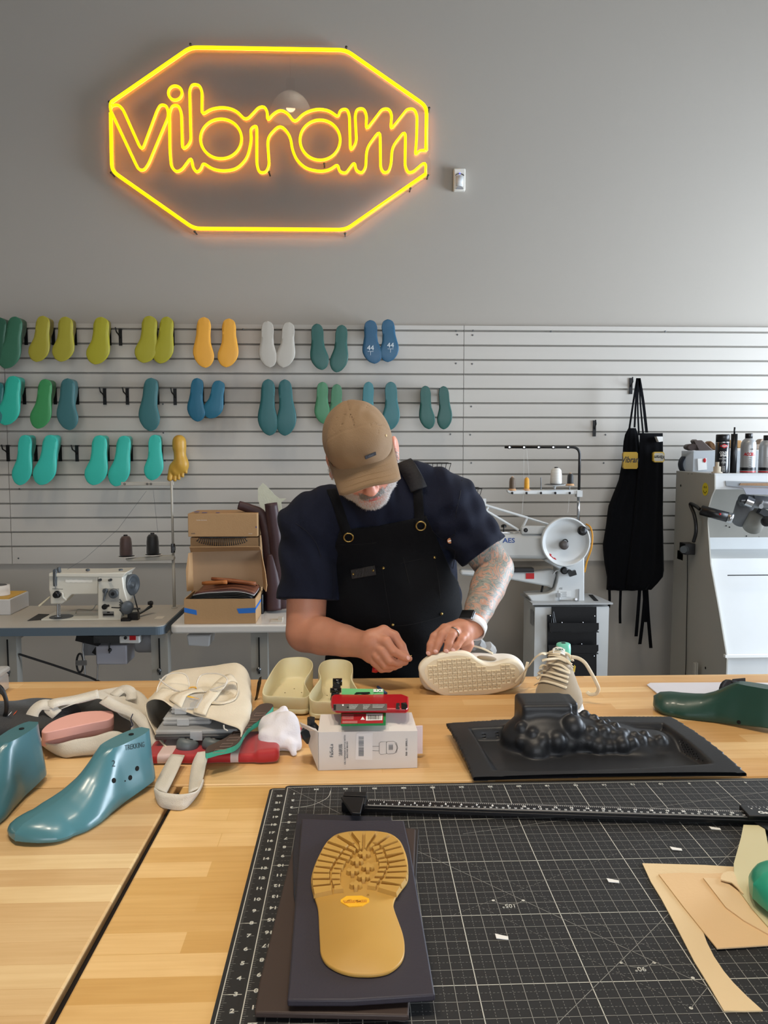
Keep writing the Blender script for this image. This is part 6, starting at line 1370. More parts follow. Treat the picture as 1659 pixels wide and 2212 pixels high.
MB().sheet([[c + v * .6 + Vector((0, 0, .004 - .0 * i)) + Vector((.006 * i, -.010 * i, .010 - .003 * i)), c + v * .9 + Vector((.006 * i + .008, -.010 * i, .008 - .0025 * i))] for i in range(4)], .002).build('loose_strip', M_BLEA, bp2)

# ------------------------------------------------------------------ cream rubber clog shells
M_SHELL = mat('cream_rubber', 'd9cfa8', .42, sss=.1, noise=.02, nscale=20)
def shell(label, rim, f, zf_, zb, tag_):
    ys = [p[1] for p in rim]; y0, y1 = max(ys), min(ys)
    R3 = catmull([f(x, y, zf_ + (zb - zf_) * ((y0 - y) / (y0 - y1)) ** 1.0) for x, y in rim], 4, True); n = len(R3); c = sum(R3, Vector()) / n
    def sc(k, z, inset=0.0): return [Vector((c.x + (p.x - c.x) * k - (p - c).xy.normalized().x * inset, c.y + (p.y - c.y) * k - (p - c).xy.normalized().y * inset, (z if z is not None else p.z))) for p in R3]
    mid = [Vector((a.x, a.y, TZ + .014 + .0 * i)) for i, a in enumerate(sc(.97, 0, 0))]
    rings = [sc(.93, TZ + .0006), sc(.985, TZ + .005), sc(.985, TZ + .012), sc(.965, TZ + .014), [Vector((p.x, p.y, p.z - .004)) for p in sc(1.0, None)], [Vector(p) for p in sc(1, None, .001)], [Vector(p) for p in sc(1, None, .004)], [Vector((p.x, p.y, p.z - .004)) for p in sc(1, None, .005)], sc(.93, TZ + .020, .004), sc(.86, TZ + .013, .004), sc(.5, TZ + .0115), sc(.02, TZ + .0115)]
    t = thing('clog_shell', label, 'shoe sole', (c.x, c.y, TZ), 'cream rubber clog shells'); o = MB().loft(rings).build('shell_body', M_SHELL, t, True); auto_smooth(o, 50)
    for dx, dy in ((0, .05), (-.02, .02), (.02, .02), (0, -.06)): MB().lathe([(.0016, 0), (.0016, .0006)], (c.x + dx, c.y + dy, TZ + .0117), (0, 0, 1), 8).build('peg_hole', mat('tan_hole', '7a6a48', .7), t)
    return t, c
f1 = lambda x, y, z: T(300 + x / 4.1475, 1420 + y / 4.1475, z)
shell('left cream rubber clog shell, empty', [(1290, 12), (1400, -4), (1490, 0), (1545, 28), (1562, 75), (1540, 130), (1500, 195), (1492, 240), (1515, 290), (1535, 330), (1490, 362), (1380, 362), (1240, 352), (1140, 348), (1105, 318), (1120, 250), (1160, 170), (1225, 70)], f1, TZ + .042, TZ + .066, 1)
f2 = lambda x, y, z: T(540 + x / 2.074, 1360 + y / 2.074, z)
t_, c2 = shell('right cream rubber clog shell with a black clip inside', [(318, 150), (345, 136), (385, 132), (430, 136), (457, 152), (462, 185), (458, 215), (470, 245), (486, 275), (490, 305), (470, 325), (410, 330), (340, 325), (285, 322), (264, 305), (270, 280), (292, 248), (312, 215), (305, 180)], f2, TZ + .042, TZ + .064, 2)
ck = thing('black_clip', 'shiny black clip standing inside the right cream shell', 'clip', f2(385, 300, TZ + .014))
b = f2(378, 318, TZ + .016); e_ = f2(392, 235, TZ + .045)
M_GBLK = mat('glossy_black', '0c0c0e', .18, coat=.5)
d = (e_ - b).normalized(); o = MB().box((b + e_) / 2, (.019, (e_ - b).length, .008), (math.atan2(e_.z - b.z, (e_ - b).xy.length), 0, -math.atan2((e_ - b).x, (e_ - b).y))).build('clip_body', M_GBLK, ck); bevel(o, .002)
MB().cyl(e_ - Vector((.011, 0, 0)), e_ + Vector((.011, 0, 0)), .009, n=20).cyl(b.lerp(e_, .45) - Vector((.013, 0, -.004)), b.lerp(e_, .45) + Vector((.013, 0, .004)), .006, n=14).build('clip_roller', M_GBLK, ck, True)

# ------------------------------------------------------------------ white carton FaSoLa with packages on top
M_CARTON = mat('white_carton', 'dcd6d2', .5, noise=.02, nscale=14)
q = lambda x, y, Y: P(650 + x / 6.1444, 1480 + y / 6.1444, Y)
fl = T(650 + 230 / 6.1444, 1480 + 1137 / 6.1444); fr = T(650 + 1545 / 6.1444, 1480 + 1100 / 6.1444)
fx = (fr - fl); fx.z = 0; W_ = fx.length; fx.normalize(); fn_ = Vector((-fx.y, fx.x, 0))
Hc = .079; Dc = .080
bxw = thing('white_carton', 'white carton lettered FaSoLa lying on its side on the back bench', 'box', fl + fx * W_ / 2 + fn_ * Dc / 2)
def bl(u, v, w): return fl + fx * (W_ * u) + fn_ * (Dc * v) + Vector((0, 0, Hc * w + .0006))
mb = MB()
mb.add([bl(0, 0, 0), bl(1, 0, 0), bl(1, 1, 0), bl(0, 1, 0), bl(0, 0, .93), bl(1, 0, .90), bl(.985, 1, 1.0), bl(0.02, 1, 1.0)], [(0, 1, 5, 4), (1, 2, 6, 5), (2, 3, 7, 6), (4, 5, 6, 7), (0, 3, 2, 1)])
mb.build('carton_body', M_CARTON, bxw)
MB().prism([bl(0, 0, 0), bl(0, 0, .93), bl(-.03, .1, .98), bl(-.17, .35, 1.0), bl(-.2, .8, .9), bl(-.02, 1, .05)], tuple(fx * .0012)).build('open_flap', M_CARTON, bxw)
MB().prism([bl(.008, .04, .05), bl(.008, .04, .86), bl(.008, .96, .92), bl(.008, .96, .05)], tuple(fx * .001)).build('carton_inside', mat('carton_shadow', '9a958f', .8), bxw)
nv = -fn_
def fp_(x, y):
    d_ = ray(650 + x / 6.1444, 1480 + y / 6.1444); o_ = Vector((0, 0, CAM_Z)); k = (fl - o_).dot(fn_) / d_.dot(fn_); return o_ + d_ * k - fn_ * .0007
UP = Vector((0, 0, 1)); M_INKG = mat('print_grey', '6f6c6b', .6)
text('FaSoLa', .0092, basis(fp_(408, 868), UP, -fx), M_DGREY, bxw, sx=1.0)
text('油刷瓶', .0078, basis(fp_(530, 860), UP, -fx), M_INKG, bxw)
text('OIL DISPENSER BOTTLE WITH', .0042, basis(fp_(585, 858), UP, -fx), M_INKG, bxw, sx=1.0); text('SILICONE BRUSH', .0042, basis(fp_(616, 858), UP, -fx), M_INKG, bxw)
text('数量一件 / 透明色刀', .0038, basis(fp_(1403, 822), UP, -fx), M_INKG, bxw)
MB().prism([fp_(x, y) for x, y in ((735, 640), (955, 628), (948, 990), (722, 985))], tuple(-fn_ * .0003)).build('label', mat('label_white', 'e4e0df', .45), bxw)
bc = MB(); yy = 676; rg = random.Random(3)
while yy < 940:
    h = rg.choice((3, 4, 6, 9)); a, b_, c_, d_ = fp_(766, yy), fp_(835, yy + 1), fp_(833, yy + h + 1), fp_(764, yy + h); bc.add([p - fn_ * .0005 for p in (a, b_, c_, d_)], [(0, 1, 2, 3)]); yy += h + rg.choice((3, 4, 6))
bc.build('barcode', M_DGREY, bxw)
ln = MB()
def L2(pts, closed=False): ln.tube([fp_(x, y) for x, y in pts], .0004, 4, closed=closed)
L2([(945, 812), (1040, 810)]); L2([(945, 868), (1040, 872)]); L2([(1040, 770), (1060, 752), (1135, 748), (1135, 910), (1060, 920), (1040, 900)], True); L2([(1135, 760), (1155, 746), (1230, 744), (1268, 765), (1285, 830), (1268, 890), (1230, 908), (1155, 912), (1135, 900)])
L2([(1250, 828 - 60), (1270, 800), (1275, 830), (1268, 865), (1250, 890)], False)
for i in range(7): L2([(1165, 795 + 10 * i), (1222, 793 + 10 * i)])
ln.build('bottle_drawing', M_INKG, bxw)
# dark hexagonal bottle cap in the open carton end
cph = bl(-.075, .5, .72); tag(MB().lathe([(.014, -.016), (.016, -.013), (.016, .013), (.014, .016)], cph, (1, 0, .55), 6).cyl(cph, cph + Vector((0, .0, .030)), .008, n=6).build('bottle_cap', mat('charcoal_plastic', '232629', .4)), 'charcoal hexagonal cap poking out of the open carton end', 'cap')
tag(MB().box(bl(1.04, .6, .45), (.016, .004, .055), (0, 0, .1)).build('paper_card', mat('pink_white_card', 'd5c2c2', .6)), 'pale card sticking out at the right end of the carton', 'card')
# green / red package, then the red cutter on it
zc = TZ + Hc + .001
pk = thing('blade_package', 'green and red retail package with a barcode lying on the white carton', 'package', bl(.45, .5, 1.0))
pl0 = lambda x, y, z: T(650 + x / 6.1444, 1480 + y / 6.1444, z)
M_GRN = mat('package_green', '1f8a45', .4, coat=.2); M_PRED = mat('package_red', 'a81f26', .4, coat=.2)
a, b_ = pl0(530, 545, zc + .002), pl0(1125, 535, zc + .002); c_, d_ = pl0(1135, 200, zc + .012), pl0(540, 205, zc + .012)
MB().prism([a, b_, c_, d_], (0, 0, .010)).build('package_box', M_GRN, pk)
def onpk(x, y, k=.0106):
    "a point on the package top"
    n_ = (b_ - a).cross(d_ - a).normalized(); o_ = a + Vector((0, 0, k)); r_ = ray(650 + x / 6.1444, 1480 + y / 6.1444); c0 = Vector((0, 0, CAM_Z)); return c0 + r_ * ((o_ - c0).dot(n_) / r_.dot(n_))
MB().prism([onpk(x, y) for x, y in ((532, 515), (1090, 505), (1095, 380), (542, 380))], (0, 0, .0003)).build('red_panel', M_PRED, pk)
MB().prism([onpk(x, y, .0112) for x, y in ((862, 470), (1080, 465), (1085, 380), (868, 380))], (0, 0, .0003)).build('barcode_label', M_WHITE, pk)
bc = MB(); x = 885
while x < 1060:
    w = rg.choice((3, 4, 7)); bc.add([onpk(x, 455, .0117), onpk(x + w, 455, .0117), onpk(x + w, 396, .0117), onpk(x, 396, .0117)], [(0, 1, 2, 3)]); x += w + rg.choice((4, 6))
bc.build('barcode', M_BLACK, pk)
pr = MB()
for i, y in enumerate((395, 412, 425, 440, 452, 480, 492, 502)): pr.add([onpk(550, y, .0112), onpk(700 if i < 5 else 750, y, .0112), onpk(700 if i < 5 else 750, y - 4, .0112), onpk(550, y - 4, .0112)], [(0, 1, 2, 3)])
pr.build('fine_print', mat('pink_print', 'dba9a6', .6), pk)
MB().prism([onpk(x, y, .0115) for x, y in ((820, 418), (850, 460), (790, 460))], (0, 0, .0002)).build('recycling_mark', M_WHITE, pk)
# upright green back of the package
gb0, gb1 = pl0(540, 180, zc + .017), pl0(1100, 188, zc + .017)
k_ = Vector((0, .016, .016))
MB().prism([gb0, gb1, gb1 + k_, gb0 + k_], (0, .004, -.004)).build('package_flap', mat('package_green_bright', '23a150', .4, coat=.2), pk)
MB().prism([gb0.lerp(gb1, u) + k_ * v + Vector((0, -.001, .001)) for u, v in ((.30, .42), (.45, .50), (.55, .38), (.68, .55), (.67, .66), (.35, .62))], (0, .0005, -.0005)).build('hang_slot', M_HOLE, pk)
text('SLICE', .008, basis(gb0.lerp(gb1, .87) + k_ * .8 + Vector((0, -.001, .001)), fx, k_), M_WHITE, pk, bold=.0004)
kn = thing('safety_cutter', 'red box cutter with a metal strip lying across the package', 'knife', pl0(900, 300, zc + .02))
zk = zc + .0155
ko = [(405, 205), (440, 183), (800, 185), (1200, 180), (1340, 178), (1395, 200), (1432, 215), (1430, 355), (1395, 378), (1310, 378), (900, 372), (470, 378), (415, 350), (395, 290)]
o = MB().prism([pl0(x, y, zk) for x, y in ko], (0, 0, .010)).build('cutter_body', mat('cutter_red', 'b01822', .3, coat=.3), kn); bevel(o, .003, 3)
def rec(pts, dz, name, m, h=.0006): return MB().prism([pl0(x, y, zk + .010 + dz) for x, y in pts], (0, 0, h)).build(name, m, kn)
rec([(430, 255), (600, 252), (1142, 250), (1142, 335), (600, 345), (432, 338)], .0001, 'metal_strip', mat('brushed_strip', '8b8683', .4, .6))
rec([(545, 260), (568, 258), (568, 275), (550, 275)], .0008, 'strip_notch', M_WHITE); rec([(430, 262), (465, 262), (465, 335), (434, 335)], .0008, 'strip_end', M_DSTEEL)
p = MB()
for i in range(4):
    for (x0, x1) in ((640, 760), (825, 920), (950, 1110)):
        if i == 3 and x0 > 900: continue
        p.add([pl0(x, y, zk + .0115) for x, y in ((x0, 262 + 17 * i), (x1 - 12 * i, 261 + 17 * i), (x1 - 12 * i, 265 + 17 * i), (x0, 266 + 17 * i))], [(0, 1, 2, 3)])
p.build('engraving', M_WHITE, kn)
rec([(1265, 245), (1310, 243), (1310, 275), (1290, 290), (1310, 300), (1308, 325), (1262, 322)], .0004, 'blade_clip', M_STEEL, .001)
rec([(1330, 240), (1395, 232), (1415, 270), (1412, 300), (1390, 325), (1335, 320)], .0003, 'blade_slot', M_BLACK); rec([(1340, 238), (1390, 236), (1412, 262), (1385, 258)], .0012, 'blade', M_STEEL)
MB().ball(pl0(624, 292, zk + .0115), (.0022, .0022, .0006), 10, 6).build('rivet', M_BLACK, kn)

# blue pen
a, b_ = T(816, 1484, TZ + .004), T(834, 1498, TZ + .004)
pn = thing('blue_pen', 'slim blue marking tool lying at the back edge of the bench', 'pen', a)
MB().cyl(a, b_, .0036, n=14).build('pen_barrel', mat('pen_blue', '27406b', .4), pn, True); MB().cyl(b_, T(842, 1508, TZ + .003), .0018, .0008, n=10).build('pen_tip', M_STEEL, pn, True)

# ------------------------------------------------------------------ cloth things: wrinkled displacement helper
def wob(p, amp, f, seed):
    rg_ = np.random.RandomState(seed); v = Vector((0, 0, 0))
    for i in range(7):
        d = Vector(rg_.normal(size=3)).normalized(); w = f * rg_.uniform(.6, 1.8); v += Vector(rg_.normal(size=3)).normalized() * math.sin(p.dot(d) * w + rg_.uniform(0, 6.3)) * (amp / 3)
    return v
def bag(name, label, rings, m, par_name='cloth', n1=4, n2=5, amp=.004, freq=55, seed=1, th=.0028, floor=TZ, thing_=None):
    "rings = list of closed loops of 3-D points, first one is the open mouth"
    L_ = [catmull(r_, n1, True) for r_ in rings]; n = len(L_[0]); cols = [catmull([L_[k][i] for k in range(len(L_))], n2) for i in range(n)]; m_ = len(cols[0]); outer = []
    for k in range(m_):
        row = []
        for i in range(n):
            p = cols[i][k]; a = min(1, k / 3 + .35); p = p + wob(p, amp * a, freq, seed); p.z = max(p.z, floor + .0012 + .0007 * (i % 3 == 0)); row.append(p)
        outer.append(row)
    cen = [sum(r_, Vector()) / n for r_ in outer]; inner_ = [[p + (cen[k] - p).normalized() * th for p in outer[k]] for k in range(m_)]
    mb = MB(); mb.loft(outer[::-1] + inner_, cap=False)
    e = len(mb.v); mb.f.append(tuple(range(n))[::-1]); mb.m.append(0)
    return mb
M_CANVAS = mat('natural_canvas', 'd8cbb2', .85, noise=.05, nscale=60, bump=.35, bscale=600, sheen=.2)
M_CANVAS2 = mat('white_canvas', 'd2ccbf', .85, noise=.05, nscale=60, bump=.35, bscale=600, sheen=.2)
k4 = 4.1475
def z4(x, y, Y): return P(300 + x / k4, 1420 + y / k4, Y)
tb2 = thing('tote_bag', 'natural canvas tote bag with clear cases inside and eyeglasses on top', 'bag', Vector((-.33, 1.66, TZ)))
rings = [
    [z4(50, 440, 1.56), z4(110, 370, 1.56), z4(200, 375, 1.55), z4(290, 440, 1.53), z4(400, 470, 1.52), z4(520, 510, 1.50), z4(650, 550, 1.48), z4(780, 600, 1.46), z4(915, 650, 1.45), z4(895, 770, 1.44), z4(780, 830, 1.44), z4(640, 890, 1.44), z4(460, 915, 1.435), z4(330, 875, 1.45), z4(220, 790, 1.475), z4(120, 640, 1.51)],
    [z4(60, 420, 1.60), z4(130, 350, 1.60), z4(220, 330, 1.60), z4(320, 360, 1.59), z4(430, 380, 1.58), z4(560, 400, 1.57), z4(700, 440, 1.55), z4(860, 470, 1.54), z4(985, 520, 1.54), z4(960, 690, 1.54), z4(800, 720, 1.54), z4(640, 740, 1.54), z4(460, 740, 1.54), z4(330, 740, 1.54), z4(220, 700, 1.55), z4(110, 600, 1.57)],
    [z4(150, 330, 1.68), z4(200, 250, 1.68), z4(270, 215, 1.68), z4(370, 215, 1.68), z4(480, 225, 1.68), z4(600, 240, 1.68), z4(740, 270, 1.68), z4(880, 280, 1.68), z4(1000, 350, 1.68), z4(990, 560, 1.68), z4(800, 580, 1.68), z4(640, 580, 1.68), z4(460, 580, 1.68), z4(330, 580, 1.68), z4(220, 560, 1.68), z4(170, 480, 1.68)],
    [z4(250, 230, 1.80), z4(280, 150, 1.80), z4(350, 115, 1.80), z4(450, 100, 1.80), z4(560, 90, 1.80), z4(680, 75, 1.80), z4(800, 55, 1.80), z4(900, 62, 1.80), z4(975, 150, 1.80), z4(990, 380, 1.80), z4(800, 440, 1.80), z4(640, 440, 1.80), z4(460, 440, 1.80), z4(350, 430, 1.80), z4(290, 400, 1.80), z4(255, 330, 1.80)],
    [z4(330, 230, 1.85), z4(350, 190, 1.85), z4(400, 160, 1.85), z4(480, 150, 1.85), z4(580, 140, 1.85), z4(680, 130, 1.85), z4(780, 120, 1.85), z4(870, 130, 1.85), z4(930, 190, 1.85), z4(930, 330, 1.85), z4(800, 380, 1.85), z4(640, 380, 1.85), z4(480, 380, 1.85), z4(400, 370, 1.85), z4(350, 330, 1.85), z4(330, 270, 1.85)]]
mb = bag('c', '', rings, None, amp=.0045, freq=60, seed=4); mb.build('bag_body', M_CANVAS, tb2, True)
def band(par, pairs, m, th=.0022, n=4, name='handle', dz=0.0):
    A_ = catmull([a for a, b in pairs], n); B_ = catmull([b for a, b in pairs], n)
    return MB().sheet([[a.lerp(b, j / 3) + Vector((0, 0, dz)) for j in range(4)] for a, b in zip(A_, B_)], th).build(name, m, par, True)
tz_ = lambda x, y, z: T(300 + x / k4, 1420 + y / k4, z)
band(tb2, [(tz_(290, 868, TZ + .022), tz_(410, 880, TZ + .022)), (tz_(215, 1000, TZ + .010), tz_(335, 1040, TZ + .014)), (tz_(155, 1120, TZ + .006), tz_(262, 1190, TZ + .012)), (tz_(140, 1175, TZ + .01), tz_(245, 1215, TZ + .024))], M_CANVAS2)
band(tb2, [(tz_(525, 850, TZ + .026), tz_(642, 838, TZ + .026)), (tz_(480, 950, TZ + .012), tz_(605, 945, TZ + .016)), (tz_(455, 1090, TZ + .006), tz_(580, 1060, TZ + .012)), (tz_(445, 1215, TZ + .022), tz_(545, 1170, TZ + .022))], M_CANVAS2)
band(tb2, [(tz_(138, 1172, TZ + .022), tz_(150, 1250, TZ + .0015)), (tz_(180, 1200, TZ + .026), tz_(190, 1330, TZ + .0015)), (tz_(260, 1218, TZ + .026), tz_(290, 1362, TZ + .0015)), (tz_(360, 1228, TZ + .026), tz_(400, 1362, TZ + .0015)), (tz_(450, 1222, TZ + .026), tz_(480, 1290, TZ + .0015)), (tz_(530, 1190, TZ + .024), tz_(550, 1190, TZ + .002)), (tz_(575, 1090, TZ + .02), tz_(580, 1110, TZ + .002))], M_CANVAS2)
# upper handle folded over the bag top
def bt(x, y, dy=-.004):
    ob = [c for c in tb2.children if c.name.startswith('bag_body')][0]; W3 = WM[tb2.name]; o_ = Vector((0, 0, CAM_Z)) - W3.translation; h, l, n_, i = ob.ray_cast(o_, ray(300 + x / k4, 1420 + y / k4).normalized())
    return (l + W3.translation + Vector((0, dy, .004))) if h else z4(x, y, 1.6)
bpy.context.view_layer.update()
band(tb2, [(bt(275, 385), bt(385, 465)), (bt(310, 350), bt(420, 380)), (bt(380, 320), bt(440, 350)), (bt(470, 300), bt(500, 325)), (bt(560, 290), bt(590, 320))], M_CANVAS)
band(tb2, [(bt(490, 500), bt(600, 530)), (bt(520, 420), bt(640, 440)), (bt(580, 360), bt(700, 370)), (bt(700, 275) + Vector((0, 0, .012)), bt(760, 320) + Vector((0, 0, .008))), (bt(810, 240) + Vector((0, 0, .02)), bt(820, 290) + Vector((0, 0, .016))), (bt(870, 260) + Vector((0, 0, .012)), bt(890, 300) + Vector((0, 0, .012))), (bt(885, 330), bt(870, 380)), (bt(800, 400), bt(760, 425)), (bt(660, 405), bt(655, 425))], M_CANVAS)
MB().prism([bt(445, 348, -.008), bt(545, 372, -.008), bt(545, 382, -.008), bt(440, 358, -.008)], (0, -.001, 0)).build('yellow_print', mat('print_yellow', 'e0ac2c', .6), tb2)
MB().tube(catmull([z4(760, 605, 1.452), z4(765, 640, 1.45), z4(785, 650, 1.45), z4(795, 660, 1.449)], 5), .0014, 6).tube(catmull([z4(810, 740, 1.448), z4(800, 780, 1.447), z4(806, 835, 1.446)], 5), .0016, 6).tube(catmull([z4(828, 730, 1.448), z4(822, 780, 1.447), z4(812, 830, 1.446)], 5), .0012, 6).build('loose_thread', M_CANVAS2, tb2, True)
# cases inside the bag
M_CLEAR = mat('clear_plastic', 'd8dadb', .18, trans=.0, alpha=.42, coat=.4)
def case(label, x0, x1, y0, y1, z0, z1, m, grp, ribs=True):
    t = thing('organizer_case', label, 'plastic case', ((x0 + x1) / 2, (y0 + y1) / 2, z0), grp)
    o = MB().box(((x0 + x1) / 2, (y0 + y1) / 2, z0 + (z1 - z0) * .28), (x1 - x0, y1 - y0, (z1 - z0) * .52), None, .003).build('case_base', m, t); 
    MB().box(((x0 + x1) / 2, (y0 + y1) / 2, z0 + (z1 - z0) * .76), (x1 - x0 - .002, y1 - y0 - .002, (z1 - z0) * .42), None, .003).build('case_lid', M_CLEAR, t)
    MB().box(((x0 + x1) / 2 + (.0 if ribs else -.006), y0 - .003, (z0 + z1) / 2), (.024, .004, (z1 - z0) * .9), None, .001).build('latch', M_CLEAR, t); return t
xA, xB = z4(155, 690, 1.49).x, z4(905, 690, 1.49).x; zA = z4(0, 725, 1.49).z; zB = z4(0, 650, 1.49).z
case('large dark grey flat organizer case inside the right tote bag', xA, xB, 1.475, 1.66, zA, zB + .004, mat('smoke_case', '4a4a4c', .3, coat=.3), 'clear plastic cases in the tote bag')
xC, xD = z4(218, 600, 1.51).x, z4(655, 600, 1.51).x
case('small clear organizer case on top of the grey one in the tote bag', xC, xD, 1.50, 1.62, zB + .0045, zB + .020, M_CLEAR, 'clear plastic cases in the tote bag', False)
case('smallest clear case stacked highest under the tote bag lip', xC + .012, xD - .030, 1.52, 1.61, zB + .021, zB + .034, M_CLEAR, 'clear plastic cases in the tote bag', False)
for (x, y, lab) in ((435, 815, 'grey round wheel seen left inside the tote bag mouth'), (665, 790, 'grey round wheel seen right inside the tote bag mouth')):
    c = z4(x, y, 1.47); c.z = TZ + .022; t = thing('grey_wheel', lab, 'wheel', c, 'grey wheels in the tote bag'); MB().lathe([(.010, -.012), (.019, -.010), (.0215, -.004), (.0215, .004), (.019, .010), (.010, .012)], c, (.25, .3, 1), 24).build('tyre', mat('grey_rubber', '5d6466', .45), t, True); MB().lathe([(.009, .0), (.009, .0135)], c, (.25, .3, 1), 16).build('wheel_hub', M_BLACK, t, True)
# eyeglasses on the bag
gs = thing('eyeglasses', 'clear framed eyeglasses resting on the right tote bag', 'glasses', bt(470, 300))
M_CFR = mat('clear_frame', 'cfc8bd', .15, alpha=.75, coat=.6); M_LENS = mat('lens_glass', 'fff6dc', .1, alpha=.08, spec=.05)
def gp(x, y): d_ = ray(300 + x / k4, 1420 + y / k4); o_ = Vector((0, 0, CAM_Z)); c_ = z4(460, 330, 1.615); n_ = Vector((0, -.62, .78)); return o_ + d_ * ((c_ - o_).dot(n_) / d_.dot(n_))
for lp in ([(210, 190), (270, 150), (350, 140), (410, 150), (440, 190), (452, 270), (430, 300), (330, 305), (220, 320), (165, 330), (170, 270)], [(520, 275), (530, 200), (570, 155), (640, 145), (720, 150), (780, 180), (790, 220), (740, 290), (650, 300), (560, 310)]):
    r3 = catmull([gp(*p) for p in lp], 4, True); MB().tube(r3, .0016, 8, closed=True).build('rim', M_CFR, gs, True); MB().prism(r3, (0, -.0008, .0008)).build('lens', M_LENS, gs)
MB().tube(catmull([gp(448, 285), gp(460, 270), gp(500, 268), gp(520, 280)], 5), .0018, 8).build('bridge', mat('amber_bridge', 'd9a441', .3), gs, True)
MB().tube(catmull([gp(185, 195), gp(230, 235), gp(320, 290), gp(440, 325)], 6), .0018, 8).tube(catmull([gp(795, 200), gp(760, 250), gp(640, 290)], 6), .0018, 8).build('temple', M_CFR, gs, True)
MB().tube([gp(400, 305), gp(500, 300)], .0018, 8).build('temple_tip', mat('amber_bridge', 'd9a441', .3), gs, True)
# black stick behind the bag
tag(MB().prism([P(548, 1520, 1.80), P(553, 1500, 1.80), P(556, 1475, 1.80), P(560, 1464, 1.80), P(559, 1480, 1.80), P(553, 1505, 1.80), P(549, 1524, 1.80)], (.004, .012, 0)).box(P(549, 1530, 1.80), (.012, .012, .03)).build('knife_handle', M_BLACK), 'black pointed handle sticking up behind the right tote bag', 'handle')

# left tote with pink soles
k7 = 2.4397
def z7(x, y, Y): return P(x / k7, 1380 + y / k7, Y)
tb1 = thing('tote_bag', 'white canvas tote bag holding a pair of pink soles', 'bag', Vector((-.50, 1.62, TZ)))
r1 = [[z7(205, 500, 1.52), z7(225, 440, 1.54), z7(290, 385, 1.56), z7(370, 345, 1.58), z7(450, 320, 1.60), z7(530, 312, 1.61), z7(590, 345, 1.59), z7(640, 400, 1.56), z7(700, 440, 1.54), z7(680, 500, 1.53), z7(600, 490, 1.500), z7(500, 515, 1.485), z7(400, 535, 1.475), z7(320, 552, 1.47), z7(250, 556, 1.475), z7(215, 535, 1.49)],
      [z7(215, 500, 1.56), z7(250, 410, 1.60), z7(320, 350, 1.62), z7(400, 315, 1.64), z7(480, 290, 1.66), z7(560, 280, 1.67), z7(640, 300, 1.66), z7(720, 350, 1.64), z7(790, 420, 1.62), z7(800, 540, 1.53), z7(680, 590, 1.500), z7(560, 600, 1.485), z7(440, 620, 1.475), z7(360, 630, 1.475), z7(290, 600, 1.49), z7(235, 560, 1.51)],
      [z7(290, 480, 1.66), z7(320, 380, 1.68), z7(380, 330, 1.70), z7(440, 300, 1.71), z7(520, 265, 1.72), z7(600, 252, 1.72), z7(690, 260, 1.72), z7(760, 300, 1.70), z7(810, 400, 1.68), z7(830, 560, 1.60), z7(700, 600, 1.60), z7(560, 600, 1.60), z7(450, 600, 1.60), z7(390, 580, 1.62), z7(340, 560, 1.63), z7(300, 520, 1.65)],
      [z7(420, 400, 1.76), z7(430, 370, 1.76), z7(470, 330, 1.76), z7(520, 300, 1.77), z7(570, 290, 1.78), z7(620, 285, 1.78), z7(680, 290, 1.78), z7(730, 330, 1.77), z7(760, 400, 1.76), z7(760, 480, 1.74), z7(680, 490, 1.74), z7(600, 490, 1.74), z7(540, 480, 1.74), z7(480, 470, 1.74), z7(450, 450, 1.75), z7(425, 430, 1.76)]]
mb = bag('c', '', r1, None, amp=.005, freq=60, seed=9); mb.build('bag_body', M_CANVAS2, tb1, True)
def hb(pts, w, par=tb1, m=M_CANVAS2):
    A_ = catmull([z7(x, y, Y) for x, y, Y in pts], 5); out = []
    for i, p in enumerate(A_):
        t = (A_[min(i + 1, len(A_) - 1)] - A_[max(i - 1, 0)]).normalized(); n_ = t.cross(Vector((0, -.55, .83))).normalized(); out.append([p - n_ * w / 2, p + n_ * w / 2])
    MB().sheet(out, .0022).build('handle', m, par, True)
hb([(270, 350, 1.565), (215, 350, 1.56), (175, 390, 1.55), (165, 440, 1.54), (165, 500, 1.53)], .026)
hb([(300, 400, 1.555), (260, 360, 1.56), (300, 335, 1.57), (400, 320, 1.60), (520, 290, 1.62)], .024)
hb([(545, 320, 1.585), (620, 360, 1.56), (700, 390, 1.545), (760, 450, 1.53), (800, 520, 1.51), (840, 575, 1.49)], .022)
hb([(600, 300, 1.66), (650, 265, 1.68), (690, 280, 1.67), (690, 320, 1.65)], .022)
ms_ = catmull([z7(x, y, 1.527) for x, y in ((600, 345), (640, 350), (690, 400), (700, 450), (690, 430), (640, 390))], 4, True)
MB().tube(catmull([z7(x, y, 1.525) for x, y in ((700, 395), (690, 425), (700, 455), (685, 465))], 5), .0010, 6).tube(catmull([z7(x, y, 1.70) for x, y in ((470, 282), (500, 295), (520, 300))], 5), .0010, 6).build('navy_stitching', mat('navy_stitch', '28304e', .7), tb1, True)
M_PINK = mat('pink_foam', 'dfa79c', .7, noise=.03, nscale=40)
f7 = lambda x, y, z: T(x / k7, 1380 + y / k7, z)
for z, lab, dy in ((TZ + .020, 'lower pink foam sole inside the left tote bag', 46), (TZ + .0385, 'upper pink foam sole with a notched edge in the left tote bag', 20)):
    pts = [(222, 505 + dy * .2), (262, 470), (330, 436), (400, 415), (470, 405), (540, 403), (590, 406), (600, 430), (570, 452), (480, 470), (380, 492), (290, 512), (235, 522)]
    o = MB().prism(catmull([f7(x, y + dy, z) for x, y in pts], 4, True), (0, 0, .018)).build('foam_sole', M_PINK); bevel(o, .0015); tag(o, lab, 'shoe sole', 'pink foam soles')

